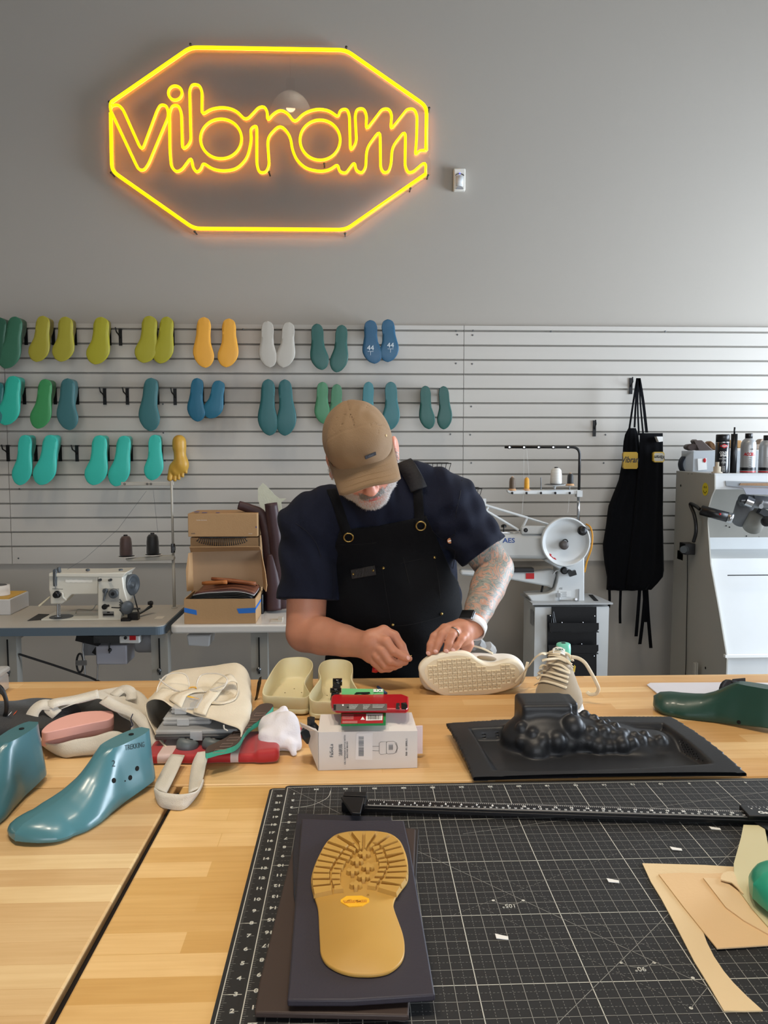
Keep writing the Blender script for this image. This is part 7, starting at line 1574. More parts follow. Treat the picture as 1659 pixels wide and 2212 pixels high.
# red cloth, flip-flop soles, white cloth
s = Solid((-.45, 1.42, TZ + .0005), (-.08, 1.60, TZ + .05), .003)
a0 = T(330, 1648); a1 = T(585, 1650)
s.box(((a0.x + a1.x) / 2 - .01, 1.490, TZ + .010), (.118, .062, .0095), rad=.007, k=.004).box((a1.x - .012, 1.475, TZ + .014), (.024, .050, .0135), (0, 0, .1), rad=.010, k=.005)
s.cap((a1.x + .005, 1.545, TZ + .013), (a1.x + .075, 1.565, TZ + .011), .012, .010, .008); s.wrinkle(.0013, 110, 3)
s.g = np.maximum(s.g, (TZ + .001 - s.ax[2])[None, None, :].astype(np.float32))
M_REDC = mat('red_fabric', 'a81c20', .6, sheen=.3, noise=.08, nscale=8); M_REDW = mat('white_band_fabric', 'd2bab5', .7)
rc = s.build('folded_cloth', [M_REDC, M_REDW], None, 1, fmat=lambda c: ((c[:, 0] < a0.x + .038) & (c[:, 0] > a0.x + .012)) | ((c[:, 0] > a0.x + .150) & (c[:, 0] < a0.x + .165)))
tag(rc, 'folded red cloth with white bands under the tote bag', 'cloth')
M_MINT = mat('mint_foam', '3fae94', .6); M_FSB = mat('patterned_brown', '4a3d38', .55, noise=.25, nscale=30)
for i, (lab, dz) in enumerate((('lower flip-flop sole with a mint green edge', .023), ('upper flip-flop sole with a brown patterned top and mint edge', .036))):
    z = TZ + dz; pts = [(600, 905), (700, 880), (830, 850), (900, 800), (945, 720), (1000, 660), (1060, 620), (1130, 560), (1200, 480), (1160, 455), (1080, 470), (1010, 540), (900, 640), (820, 740), (700, 810), (620, 850)]
    t = thing('flip_flop_sole', lab, 'shoe sole', tz_(850, 750, z), 'flip-flop soles'); P_ = catmull([tz_(x + 6 * (1 - i), y, z) for x, y in pts], 3, True)
    MB().prism(P_, (0, 0, .0095)).build('foam_midsole', M_MINT, t); MB().prism([p + Vector((0, 0, .0096)) for p in P_], (0, 0, .0015)).build('footbed', M_FSB, t)
    if i: 
        mbp = MB()
        for j in range(7): c = tz_(720 + 60 * j, 840 - 55 * j, z + .0112); mbp.tube([c + Vector((-.010, -.008, 0)), c + Vector((.010, -.006, 0)), c + Vector((.012, .008, 0)), c + Vector((-.008, .007, 0))], .0005, 4, closed=True)
        mbp.build('diamond_pattern', mat('pattern_line', '8a7468', .6), t)
s = Solid((-.26, 1.36, TZ), (-.03, 1.66, TZ + .13), .0028)
s.ell(P(604, 1575, 1.53), (.043, .045, .036), (0, .2, 0), .02); s.ell(P(600, 1600, 1.50), (.034, .04, .030), (0, -.3, 0), .02); s.cap(P(622, 1560, 1.52), P(636, 1610, 1.49), .022, .018, .012)
s.cap(P(585, 1610, 1.48), P(575, 1590, 1.49), .014, .016, .01).cap(P(628, 1612, 1.475), P(636, 1634, 1.465), .015, .011, .008).cap(P(604, 1555, 1.54), P(612, 1535, 1.55), .022, .012, .010)
s.ell(P(606, 1640, 1.455), (.018, .03, .015), None, .006, 'sub'); s.wrinkle(.0036, 75, 8, 12).wrinkle(.0016, 210, 5, 12)
s.g = np.maximum(s.g, (TZ + .0018 - s.ax[2])[None, None, :].astype(np.float32))
tag(s.build('crumpled_cloth', mat('white_cloth', 'dcd8dc', .8, bump=.2, bscale=300, sheen=.2), None, 1), 'crumpled white cloth bundle left of the FaSoLa carton', 'cloth')

# left edge: black pouch, cable, round tin, clear box
s = Solid((-.90, 1.40, TZ), (-.52, 1.80, TZ + .12), .0035)
s.ell((-.68, 1.60, TZ + .030), (.095, .095, .036), (0, 0, .3), .02).ell((-.76, 1.56, TZ + .030), (.08, .09, .045), None, .02).wrinkle(.003, 70, 2)
s.g = np.maximum(s.g, (TZ + .0018 - s.ax[2])[None, None, :].astype(np.float32))
pch = thing('black_pouch', 'soft black pouch with a small orange and white label at the left edge', 'pouch', (-.70, 1.6, TZ))
s.build('pouch_body', mat('black_nylon', '17181b', .6, sheen=.2, bump=.3, bscale=350), pch, 1)
bpy.context.view_layer.update()
ob = pch.children[0]
def onb(x, y): h, l, n_, i = ob.ray_cast(Vector((0, 0, CAM_Z)) - WM[pch.name].translation, ray(x, y).normalized()); return (l + WM[pch.name].translation + Vector((0, -.001, .0012))) if h else P(x, y, 1.55)
MB().sheet([[onb(29 + 2 * i, 1546 - 2 * i), onb(32 + 2 * i, 1541 - 2 * i)] for i in range(4)], .0008).build('label_orange', mat('label_orange', 'd5532a', .5), pch)
MB().sheet([[onb(18 + 2 * i, 1547 - 2 * i), onb(20 + 2 * i, 1544 - 2 * i)] for i in range(4)], .0008).build('label_white', M_WHITE, pch)
cb2 = thing('coiled_cable', 'coiled black cable standing over the pouch at the left edge', 'cable', P(5, 1540, 1.52))
for i in range(4): MB().tube(catmull([P(-30, 1478 + 3 * i, 1.53), P(0, 1482 + 4 * i, 1.53), P(14 - i, 1510, 1.53), P(15 - i, 1535, 1.53), P(8 - i, 1552, 1.535), P(-12, 1562, 1.54)], 6), .0030, 8).build('cable_loop', M_BLACK, cb2, True)
tn = thing('round_tin', 'round silver and white cap at the left edge in front of the pouch', 'cap', T(-2, 1588))
c = T(-6, 1592); c.z = TZ; MB().lathe([(.030, 0), (.031, .01), (.031, .018)], c, (0, 0, 1), 28).build('black_base', M_BLACK, tn, True); MB().lathe([(.0285, .018), (.029, .022), (.029, .036), (.024, .040), (0, .041)], c, (0, 0, 1), 28).build('tin_cap', mat('silver_white', 'cfd0d2', .3, .3), tn, True)
cbx = thing('clear_box', 'clear lidded plastic box at the left edge on the back bench', 'box', T(-20, 1500))
x1 = T(16, 1492).x; o = MB().box((x1 - .07, 1.86, TZ + .022), (.14, .10, .042), None, .004).build('box_body', M_CLEAR, cbx); MB().box((x1 - .07, 1.86, TZ + .052), (.146, .106, .014), None, .004).build('box_lid', M_CLEAR, cbx)
# ------------------------------------------------------------------ the man at the bench
def skin_mat(name, col, k=.35):
    m = mat(name, col, .48, spec=.4, sss=k, noise=.09, nscale=26, bump=.10, bscale=170); return m
M_SKIN = skin_mat('skin', 'bd846a'); M_SKINF = skin_mat('skin_face', 'cf927e'); M_LIP = mat('lips', 'b5605c', .45, sss=.2)
def tattoo():
    m = mat('tattooed_skin', 'c99a86', .5, sss=.1, noise=.05); nt = m.node_tree; N = nt.nodes; L = nt.links; b = N['Principled BSDF']
    tc = N.new('ShaderNodeTexCoord'); n = N.new('ShaderNodeTexNoise'); n.inputs['Scale'].default_value = 17; n.inputs['Detail'].default_value = 5; n.inputs['Distortion'].default_value = 2.6; L.new(tc.outputs['Object'], n.inputs['Vector'])
    r = N.new('ShaderNodeValToRGB'); e = r.color_ramp.elements; e[0].position = .30; e[0].color = (*srgb('5a625f'), 1); e[1].position = .72; e[1].color = (*srgb('6d7672'), 1)
    for p, c in ((.38, '8a8f86'), (.42, '6f7672'), (.45, 'b0988a'), (.49, 'b07f68'), (.52, 'a48c7e'), (.545, '6b7270'), (.60, '9a958b'), (.63, '777c78'), (.67, 'bd9c88')): x = e.new(p); x.color = (*srgb(c), 1)
    L.new(n.outputs['Fac'], r.inputs[0]); L.new(r.outputs[0], b.inputs['Base Color']); return m
M_TAT = tattoo()
man = thing('person', 'man in a tan cap and black apron bending over a sneaker at the bench', 'person', Vector((P(840, 1400, 2.18).x, 2.18, 0)))
h5 = lambda x, y, Y: P(580 + x / 2.9625, 860 + y / 2.9625, Y)
h6 = lambda x, y, Y: P(780 + x / 6.144, 1320 + y / 6.144, Y)
# joints
SR, ER, WR = P(668, 1135, 2.14), P(660, 1366, 2.07), P(792, 1394, 1.915)
SL, EL, WL = P(972, 1095, 2.14), P(1070, 1228, 2.09), P(1020, 1352, 1.915)
HC = P(779, 977, 1.965); pt, rl = R(41), R(15)
hf = Vector((0, -math.cos(pt), -math.sin(pt))); hu = Vector((0, -math.sin(pt), math.cos(pt)))
RB = Matrix.Rotation(-rl, 3, 'Y'); HXv = RB @ Vector((1, 0, 0)); HY = RB @ hf; HZ = RB @ hu
HR = Matrix((HXv, HY, HZ)).transposed()                      # head axes: x to his left, y out of the face, z up
def H(x, y, z): return HC + HXv * x + HY * y + HZ * z
s = Solid((-.26, 1.80, .84), (.46, 2.42, 1.66), .0031)
# trunk
CH, BE, HI = P(840, 1175, 2.22), P(846, 1300, 2.19), P(842, 1430, 2.22)
s.ell(CH, (.185, .115, .14), k=.04).ell(BE, (.18, .13, .17), k=.05).ell(HI, (.17, .12, .13), k=.05)
s.cap(SR, SL, .062, .062, .05).cap(P(812, 1100, 2.18), H(0, -.045, -.075), .068, .060, .04)
s.cap(SR, ER, .060, .053, .03).chain([ER, ER.lerp(WR, .3), ER.lerp(WR, .65), WR], [.053, .050, .041, .032], .006)
s.cap(SL, EL, .060, .050, .03).chain([EL, EL.lerp(WL, .35), EL.lerp(WL, .7), WL], [.050, .047, .038, .030], .006)
# head
s.ell(H(0, -.012, .028), (.077, .098, .088), HR, .01); s.ell(H(0, .030, -.046), (.070, .068, .074), HR, .02); s.ell(H(0, .062, -.100), (.040, .036, .028), HR, .02)
for q in (-1, 1):
    s.ell(H(q * .038, .062, -.030), (.028, .026, .026), HR, .015); s.ell(H(q * .045, .018, -.075), (.030, .045, .032), HR, .02)
    s.ell(H(q * .032, .086, .020), (.024, .012, .008), HR, .01); s.ell(H(q * .031, .092, .004), (.018, .010, .011), HR, .004, 'sub'); s.ell(H(q * .031, .079, .004), (.0125, .0125, .0125), HR, .002)
    s.ell(H(q * .012, .104, -.040), (.0085, .010, .008), HR, .005)
    # ear: rim, bowl, lobe
    s.ell(H(q * (.0895 if q > 0 else .081), -.004, -.016), (.0085, .020, .034), HR @ Matrix.Rotation(q * .35, 3, 'Z'), .008); s.ell(H(q * (.0985 if q > 0 else .09), .004, -.016), (.006, .011, .020), HR @ Matrix.Rotation(q * .35, 3, 'Z'), .004, 'sub'); s.ell(H(q * .087, .004, -.046), (.007, .008, .011), HR, .005)
s.cap(H(0, .092, .015), H(0, .113, -.030), .0085, .0125, .010); s.ell(H(0, .114, -.036), (.013, .012, .010), HR, .006)
for q in (-1, 1): s.ell(H(q * .0065, .112, -.046), (.0035, .005, .004), HR, .002, 'sub')
s.ell(H(0, .088, -.056), (.026, .016, .012), HR, .01)
s.ell(H(0, .0975, -.0665), (.021, .0085, .0048), HR, .004).ell(H(0, .0950, -.0765), (.018, .0085, .0055), HR, .004)
# his right hand (image left): closed pinch, thumb on top
hp = lambda L_: [h6(*q) for q in L_]
s.cap(WR, h6(150, 400, 1.895), .031, .030, .015); s.ell(h6(210, 450, 1.890), (.036, .020, .038), (0, R(25), 0), .012); s.ell(h6(160, 560, 1.895), (.028, .020, .028), None, .012)
s.chain(hp([(120, 330, 1.905), (300, 270, 1.900), (440, 330, 1.892), (535, 470, 1.882), (610, 610, 1.874)]), [.016, .0155, .0125, .0115, .0080], .006)
s.chain(hp([(230, 380, 1.880), (330, 400, 1.868), (430, 530, 1.858), (550, 600, 1.862), (640, 632, 1.868)]), [.0140, .0130, .0112, .0098, .0080], .0035)
s.chain(hp([(200, 450, 1.882), (285, 530, 1.866), (380, 660, 1.858), (490, 690, 1.866), (590, 680, 1.876)]), [.0140, .0128, .0110, .0098, .0080], .0035)
s.chain(hp([(160, 520, 1.886), (225, 610, 1.870), (320, 725, 1.866), (440, 735, 1.880), (520, 715, 1.892)]), [.0135, .0122, .0105, .0092, .0078], .0035)
s.chain(hp([(130, 590, 1.892), (180, 680, 1.880), (270, 770, 1.880), (370, 770, 1.895), (440, 745, 1.905)]), [.0125, .0110, .0092, .0082, .0070], .0035)
# his left hand (image right): flat over the shoe
s.cap(WL, h6(1330, 260, 1.89), .030, .031, .015); s.ell(h6(1280, 320, 1.880), (.034, .022, .032), None, .012); s.ell(h6(1180, 270, 1.878), (.026, .018, .022), None, .012)
s.chain(hp([(1230, 270, 1.882), (1110, 235, 1.868), (975, 340, 1.852), (925, 450, 1.842), (905, 555, 1.838)]), [.0140, .0130, .0112, .0100, .0085], .0035)
s.chain(hp([(1240, 290, 1.878), (1140, 255, 1.860), (1075, 310, 1.846), (1025, 430, 1.836), (985, 540, 1.832)]), [.0140, .0128, .0114, .0102, .0086], .003)
s.chain(hp([(1290, 310, 1.874), (1250, 270, 1.858), (1205, 310, 1.846), (1165, 430, 1.836), (1128, 530, 1.833)]), [.0138, .0126, .0112, .0100, .0085], .003)
s.chain(hp([(1360, 360, 1.874), (1370, 330, 1.862), (1330, 370, 1.850), (1275, 460, 1.840), (1215, 522, 1.836)]), [.0125, .0112, .0100, .0090, .0076], .003)
s.chain(hp([(1330, 350, 1.892), (1420, 440, 1.893), (1400, 500, 1.892), (1340, 540, 1.880)]), [.018, .0140, .0118, .0085], .006)
Hinv = HR.transposed(); HCn = np.array(HC); Hm = np.array(HR)
def hl(c): return (c - HCn) @ Hm
def fmat(c):
    l = hl(c); fm = np.zeros(len(c), int); isH = (np.linalg.norm(l * [1, 1, .85], axis=1) < .15) & (l[:, 2] > -.135)
    fm[isH] = 1
    lip = isH & (np.abs(l[:, 0]) < .021) & (l[:, 1] > .094) & (np.abs(l[:, 2] + .0715) < .0095); fm[lip] = 3
    a = np.array(EL); b = np.array(WL); ab = b - a; t = ((c - a) @ ab) / (ab @ ab); d = np.linalg.norm(c - a - np.clip(t, 0, 1)[:, None] * ab, axis=1)
    sh = np.array(SL); ab2 = a - sh; t2 = ((c - sh) @ ab2) / (ab2 @ ab2); d2 = np.linalg.norm(c - sh - np.clip(t2, 0, 1)[:, None] * ab2, axis=1)
    fm[((t > -.3) & (t < .93) & (d < .075)) | ((t2 > .3) & (t2 < 1.1) & (d2 < .08))] = 2
    return fm
body = s.build('body', [M_SKIN, M_SKINF, M_TAT, M_LIP], man, 1, fmat)
# fingernails
def onpart(ob, px_, py_, off=.0006):
    W3 = WM[ob.name]; hh, l, n_, i = ob.ray_cast(Vector((0, 0, CAM_Z)) - W3.translation, ray(px_, py_).normalized())
    return (l + W3.translation + n_ * off, n_) if hh else (None, None)
bpy.context.view_layer.update()
M_NAIL = mat('fingernail', 'd9a79a', .25, coat=.3)
for (x, y, a) in ((990, 535, 1.25), (1130, 530, 1.2), (1220, 518, .8), (890, 560, 1.3), (625, 622, .3)):
    l, n_ = onpart(body, 780 + x / 6.144, 1320 + y / 6.144, .0001)
    if l is None: continue
    ax = Vector((math.cos(a + PI / 2), 0, math.sin(a + PI / 2))); ax = (ax - n_ * ax.dot(n_)).normalized(); M_ = Matrix((n_.cross(ax), ax, n_)).transposed()
    mb = MB(); mb.M = Matrix.Translation(l) @ M_.to_4x4(); mb.ball((0, 0, 0), (.0048, .0062, .0012), 12, 8).build('fingernail', M_NAIL, man, True)
# beard, moustache: thousands of short hairs rooted in the skin
V_ = np.array([v.co[:] for v in body.data.vertices]) + np.array(WM[body.name].translation); NV = np.array([v.normal[:] for v in body.data.vertices]); lv = hl(V_)
jaw = (lv[:, 2] < -.078 - .0 * lv[:, 1]) & (lv[:, 2] > -.125) & (lv[:, 1] > .015)
cheek = (np.abs(lv[:, 0]) > .050) & (lv[:, 2] < -.018) & (lv[:, 2] > -.11) & (lv[:, 1] > -.005) & (lv[:, 1] < .075)
sidejaw = (lv[:, 2] < -.048 - .55 * (.055 - np.abs(lv[:, 0]))) & (lv[:, 2] > -.12) & (lv[:, 1] > .01) & (np.abs(lv[:, 0]) > .026)
lipz = (np.abs(lv[:, 0]) < .024) & (np.abs(lv[:, 2] + .0715) < .012)
mous = (np.abs(lv[:, 0]) < .031) & (lv[:, 2] < -.0475) & (lv[:, 2] > -.064 - .25 * np.abs(lv[:, 0])) & (lv[:, 1] > .078)
hm = np.abs(lv[:, 0]) < .09
rg_ = np.random.RandomState(2)
def hairs(mask, name, m, ln, rep, w=.00055, down=.5, flat=.0):
    idx = np.where(mask & hm)[0]; mb = MB(); vs = []; fs = []
    dn = np.array(-HZ) * down + np.array(HY) * .15
    for r_ in range(rep):
        for i in idx:
            p = V_[i] + rg_.normal(size=3) * .0012; n_ = NV[i]; d = n_ + dn + rg_.normal(size=3) * .35; d /= np.linalg.norm(d); q = np.cross(d, rg_.normal(size=3)); q /= np.linalg.norm(q); r2 = np.cross(d, q); L_ = ln * rg_.uniform(.6, 1.25); k = len(vs)
            base = p - n_ * .0006; vs += [base + q * w, base - q * w * .5 + r2 * w * .87, base - q * w * .5 - r2 * w * .87, p + d * L_]; fs += [(k, k + 1, k + 3), (k + 1, k + 2, k + 3), (k + 2, k, k + 3)]
    V2 = np.array(vs); F2 = np.array(fs); return fast_obj(name, V2, F2, m, man)
M_WB = mat('white_beard', 'cfc9c4', .6, noise=.25, nscale=300); M_GB = mat('grey_moustache', '9b9893', .6, noise=.3, nscale=300)
hairs((jaw | sidejaw | cheek) & ~lipz, 'beard', M_WB, .0065, 2); hairs(mous, 'moustache', M_GB, .0075, 3, down=.9)
side = (lv[:, 2] > -.02) & (lv[:, 2] < .0) & (np.abs(lv[:, 0]) > .066) & (lv[:, 1] > -.0) & (lv[:, 1] < .035); hairs(side, 'sideburns', M_GB, .004, 1)

# cap
M_CAP = mat('tan_cap_cloth', '876d50', .8, noise=.05, nscale=12, bump=.25, bscale=420, sheen=.05)
sc = Solid(H(0, 0, 0) - Vector((.16, .17, .16)), H(0, 0, 0) + Vector((.16, .17, .16)), .0026)
sc.ell(H(0, -.010, .036), (.087, .110, .094), HR, .01).ell(H(0, .030, .062), (.078, .066, .060), HR, .02)
HCv = np.array(HC)
def cut(X, Y, Z):
    l = (np.stack([X - HCv[0], Y - HCv[1], Z - HCv[2]], -1)) @ Hm; zc_ = .020 + .18 * np.clip(l[..., 1], -.2, .2) * .5 - .006; return -(l[..., 2] - zc_)
g0 = sc.g.copy(); X, Y, Z = np.meshgrid(*sc.ax, indexing='ij'); lc = np.stack([X - HCv[0], Y - HCv[1], Z - HCv[2]], -1) @ Hm
# gathers behind the front panel seam and soft creases
fold = .0013 * np.sin(lc[..., 0] * 150 + 3 * np.sin(lc[..., 1] * 40 + lc[..., 0] * 30)) * (.5 + .5 * np.sin(lc[..., 0] * 47 + 1)) * np.exp(-((lc[..., 1] - .02) / .05) ** 2) * (lc[..., 2] > .06) + .0012 * np.sin(lc[..., 1] * 70 + lc[..., 2] * 90 + lc[..., 0] * 45) * np.sin(lc[..., 0] * 60 - lc[..., 2] * 40)
seam = .0016 * np.exp(-(lc[..., 0] / .0022) ** 2) * (lc[..., 1] < .045) + .0012 * np.exp(-((lc[..., 1] - .048 - .0 * lc[..., 2] + 3 * lc[..., 0] ** 2) / .0024) ** 2)
sc.g = (sc.g + fold + seam).astype(np.float32); outer = sc.g.copy()
sc.g = np.maximum(np.maximum(outer, -(outer + .0045)), cut(X, Y, Z)).astype(np.float32)
# keep the dome filled a little thicker so no skin shows through
cap_o = sc.build('cap_crown', M_CAP, man, 1)
g = []
for i in range(23):
    u = -1 + i / 11; row = []
    for j in range(8):
        v = j / 7; ex = (1 - abs(u) ** 3.0) ** .5 if abs(u) < 1 else 0
        y0 = .006 + .084 * (max(0, 1 - u * u)) ** .5; y1 = .108 + .052 * ex if abs(u) < 1 else y0 ; x = .0835 * u * (1 + .03 * v * (1 - abs(u)))
        row.append(H(x, y0 + (y1 - y0) * v, .046 - .004 * v - .036 * u * u - .014 * v * (1 - .3 * u * u)))
    g.append(row)
brim = MB().sheet(g, .0032).build('cap_brim', M_CAP, man, True)
for k in (.35, .55, .75, .92):
    MB().tube([g[i][0].lerp(g[i][7], k) + HZ * .0018 for i in range(2, 21)], .00035, 4).build('brim_stitching', mat('tan_thread', '7f633f', .8), brim)
bpy.context.view_layer.update()
l0, n0 = onpart(cap_o, 580 + 652 / 2.9625, 860 + 366 / 2.9625, .0012)
if l0 is not None:
    la, na = onpart(cap_o, 580 + 688 / 2.9625, 860 + 352 / 2.9625); xd = (la - l0).normalized(); Mx = basis(l0, xd, n0.cross(xd)); mb = MB(); mb.M = Mx; mb.box((0, 0, 0), (.030, .0085, .0016)).build('cap_label', mat('navy_label', '23262e', .6), cap_o)
    text('Vibram', .0052, Mx @ Matrix.Translation((0, 0, .001)), mat('grey_thread', '6b7079', .6), cap_o)
for (x, y) in ((752, 240),):
    l0, n0 = onpart(cap_o, 580 + x / 2.9625, 860 + y / 2.9625); l0 and MB().lathe([(.003, 0), (.003, .0008)], l0, n0, 12).build('eyelet', mat('eyelet_tan', 'b99a5e', .5), cap_o)

# T-shirt
M_SHIRT = mat('navy_shirt', '131726', .9, spec=.2, noise=.12, nscale=20, bump=.2, bscale=500, sheen=.02)
def trunk(s_, e):
    s_.ell(CH, (.205 + e, .135 + e, .155 + e), k=.045).ell(BE, (.200 + e, .150 + e, .19 + e), k=.05).ell(HI, (.185 + e, .140 + e, .14 + e), k=.05)
    s_.cap(SR, SL,   .078 + e, .078 + e, .05).cap(P(905, 1040, 2.15), P(850, 1050, 2.17), .055 + e, .058 + e, .03).cap(P(700, 1090, 2.14), P(800, 1085, 2.17), .050 + e, .060 + e, .03).cap(P(960, 1065, 2.16), P(830, 1075, 2.16), .062 + e, .062 + e, .03)
ss = Solid((-.30, 1.90, .84), (.50, 2.45, 1.60), .0042)
trunk(ss, .002)
ss.cap(SR, SR.lerp(ER, .80), .078, .078, .03); ss.cap(SL, SL.lerp(EL, .80), .076, .074, .03)
ss.cap(P(805, 1092, 2.12), H(0, -.035, -.085), .076, .066, .02)
# neck opening and clean sleeve ends, neckline cut
def halfspace(s_, p, n, lim=None):
    p = np.array(p); n = np.array(n) / np.linalg.norm(n); X, Y, Z = np.meshgrid(*s_.ax, indexing='ij'); d = (X - p[0]) * n[0] + (Y - p[1]) * n[1] + (Z - p[2]) * n[2]
    if lim is not None: c, r = np.array(lim[0]), lim[1]; k = np.sqrt((X - c[0]) ** 2 + (Y - c[1]) ** 2 + (Z - c[2]) ** 2) - r; d = np.minimum(d, -k)
    s_.g = np.maximum(s_.g, d).astype(np.float32)
X, Y, Z = np.meshgrid(*ss.ax, indexing='ij')
ss.g = (ss.g + .0032 * np.sin(X * 75 + Z * 38 + 2.0 * np.sin(Z * 15)) + .0030 * np.sin(X * 40 - Z * 95 + Y * 30) * (X > .22) + .0026 * np.sin(Z * 60 + X * 25) * (X < -.1) + .0010 * np.sin(X * 160 + Z * 20) * (Z > 1.28)).astype(np.float32)
dR = (ER - SR).normalized(); dL = (EL - SL).normalized()
halfspace(ss, SR.lerp(ER, .70), dR + Vector((0, 0, 0)), (ER, .165)); halfspace(ss, SL.lerp(EL, .74), dL, (EL, .125))
halfspace(ss, H(0, 0, -.118), HZ * .9 + Vector((0, .1, 0)), (H(0, 0, 0), .145))
shirt = ss.build('t_shirt', M_SHIRT, man, 1)
# trousers and shoes behind the bench
sp = Solid((-.20, 1.98, -.005), (.38, 2.44, 1.02), .010)
sp.ell(HI - Vector((0, 0, .06)), (.178, .135, .13), k=.04)
for q in (-1, 1): sp.chain([HI + Vector((q * .09, .0, -.08)), (HI.x + q * .105, 2.20, .50), (HI.x + q * .11, 2.24, .10)], [.098, .072, .060], .02)
sp.build('trousers', mat('dark_trousers', '1a1b20', .85), man, 1)
for q in (-1, 1): bevel(MB().box((HI.x + q * .115, 2.19, .045), (.10, .28, .088)).build('work_shoe', M_BLACK, man), .03, 3)

# apron
M_APR = mat('black_apron_canvas', '08090d', .85, spec=.2, noise=.15, nscale=12, bump=.25, bscale=480, sheen=.02)
sa = Solid((-.20, 1.90, .86), (.42, 2.30, 1.40), .0040); trunk(sa, .010); inn = sa.g.copy()
X, Y, Z = np.meshgrid(*sa.ax, indexing='ij')
def edge(pts):
    pp = sorted([(h5(x, y, 2.08).z, h5(x, y, 2.08).x) for x, y in pts]); return lambda z: np.interp(z, [a for a, b in pp], [b for a, b in pp])
xl_ = edge([(455, 838), (440, 900), (380, 1050), (345, 1150), (320, 1400), (300, 1640), (280, 1900)]); xr_ = edge([(1008, 760), (1060, 860), (1110, 960), (1190, 1140), (1235, 1200), (1260, 1400), (1270, 1900)])
zt_l, zt_r = h5(455, 832, 2.08).z, h5(1010, 745, 2.08).z; xa_, xb_ = h5(455, 832, 2.08).x, h5(1010, 745, 2.08).x
top = zt_l + (zt_r - zt_l) * np.clip((X - xa_) / (xb_ - xa_), 0, 1) ** 1.6
reg = np.maximum.reduce([xl_(Z) - X, X - xr_(Z), Z - top, (Y - 2.19)])
sa.g = (inn + .0016 * np.sin(X * 45 + Z * 22) + .0012 * np.sin(Z * 50 + X * 30)).astype(np.float32)
sa.g = np.maximum(np.maximum(sa.g, -(inn + .0095)), reg).astype(np.float32)
apron = sa.build('apron', M_APR, man, 1)
bpy.context.view_layer.update()
def on2(x, y, off=.002, obs=None):
    best = None
    for ob in (obs or (apron, shirt, body)):
        l, n_ = onpart(ob, 580 + x / 2.9625, 860 + y / 2.9625, off)
        if l is not None and (best is None or l.y < best[0].y): best = (l, n_)
    return best or (h5(x, y, 2.05), Vector((0, -1, 0)))
def strip(pts, w, th, name, m, off=.004, par=None):
    pp = [on2(x, y, off) for x, y in pts]; P_ = catmull([p for p, n_ in pp], 5); N_ = catmull([n_ for p, n_ in pp], 5); g = []
    for i, p in enumerate(P_):
        t = (P_[min(i + 1, len(P_) - 1)] - P_[max(i - 1, 0)]).normalized(); sd = t.cross(N_[i]).normalized(); g.append([p - sd * w / 2, p, p + sd * w / 2])
    return MB().sheet(g, th).build(name, m, par or man, True)
strip([(968, 800), (966, 740), (962, 660), (955, 590), (945, 550)], .026, .003, 'apron_strap', M_APR, .004)
strip([(962, 590), (945, 540), (922, 490), (895, 450), (868, 425)], .046, .008, 'shoulder_pad', mat('quilted_black', '101116', .75, bump=.4, bscale=120), .007)
strip([(506, 860), (480, 800), (450, 720), (425, 650), (400, 590)], .026, .003, 'apron_strap', M_APR, .004)
M_BRASS = mat('brass', 'a08850', .3, .9)
for x, y in ((512, 884), (971, 812)):
    c, n_ = on2(x, y, .008); u_ = Vector((1, 0, 0)); v_ = n_.cross(u_).normalized() * -1
    if v_.z < 0: v_ = -v_
    MB().tube([c + u_ * .0125 * math.cos(a) + v_ * .0125 * math.sin(a) for a in [2 * PI * i / 24 for i in range(24)]], .0022, 8, closed=True).build('d_ring', M_BRASS, apron, True)
for x, y in ((735, 1088), (1062, 1020), (795, 1450), (1107, 1380)):
    c, n_ = on2(x, y, .0005); MB().lathe([(.0042, 0), (.0038, .0018), (.002, .0028), (0, .003)], c, n_, 16).build('rivet', M_BRASS, apron, True)
c, n_ = on2(608, 1115, .0015); c2, _ = on2(690, 1100, .0015); xd = (c2 - c).normalized(); Mx = basis(c, xd, n_.cross(xd)); 
mb = MB(); mb.M = Mx; o = mb.box((0, 0, 0), (.070, .026, .003)).build('leather_patch', mat('brown_black_leather', '25211f', .5, bump=.3, bscale=200), apron); bevel(o, .001)
for dx in (-.029, .029): mb = MB(); mb.M = Mx; mb.lathe([(.0035, 0), (.003, .0018), (0, .0025)], (dx, 0, .0015), (0, 0, 1), 14).build('rivet', M_BRASS, apron, True)
M_SEAM = mat('apron_seam', '050507', .9)
def seam_(pts, name='seam', m=M_SEAM, r=.0009): return MB().tube(catmull([on2(x, y, .0006)[0] for x, y in pts], 6), r, 5).build(name, m, shirt if name != 'seam' else apron)
seam_([(728, 1090), (745, 1200), (765, 1330), (785, 1450)]); seam_([(1055, 1010), (1080, 1120), (1095, 1250), (1107, 1390)]); seam_([(785, 1460), (900, 1450), (1010, 1425), (1110, 1395)]); seam_([(728, 1085), (860, 1055), (950, 1035), (1060, 1010)])
seam_([(862, 1020), (880, 1100), (900, 1185)], r=.0016); seam_([(455, 935), (560, 935), (690, 925)])
M_NSEAM = mat('shirt_seam', '0e1018', .9)
seam_([(1050, 850), (1100, 895), (1150, 895), (1190, 870)], 'shirt_pocket_edge', M_NSEAM, .0013); seam_([(1190, 870), (1195, 980), (1180, 1090)], 'shirt_pocket_edge', M_NSEAM, .001)
seam_([(1240, 525), (1225, 620), (1200, 740), (1195, 860)], 'sleeve_seam', M_NSEAM, .001); seam_([(130, 780), (230, 840), (300, 920), (335, 1020)], 'sleeve_seam', M_NSEAM, .001)
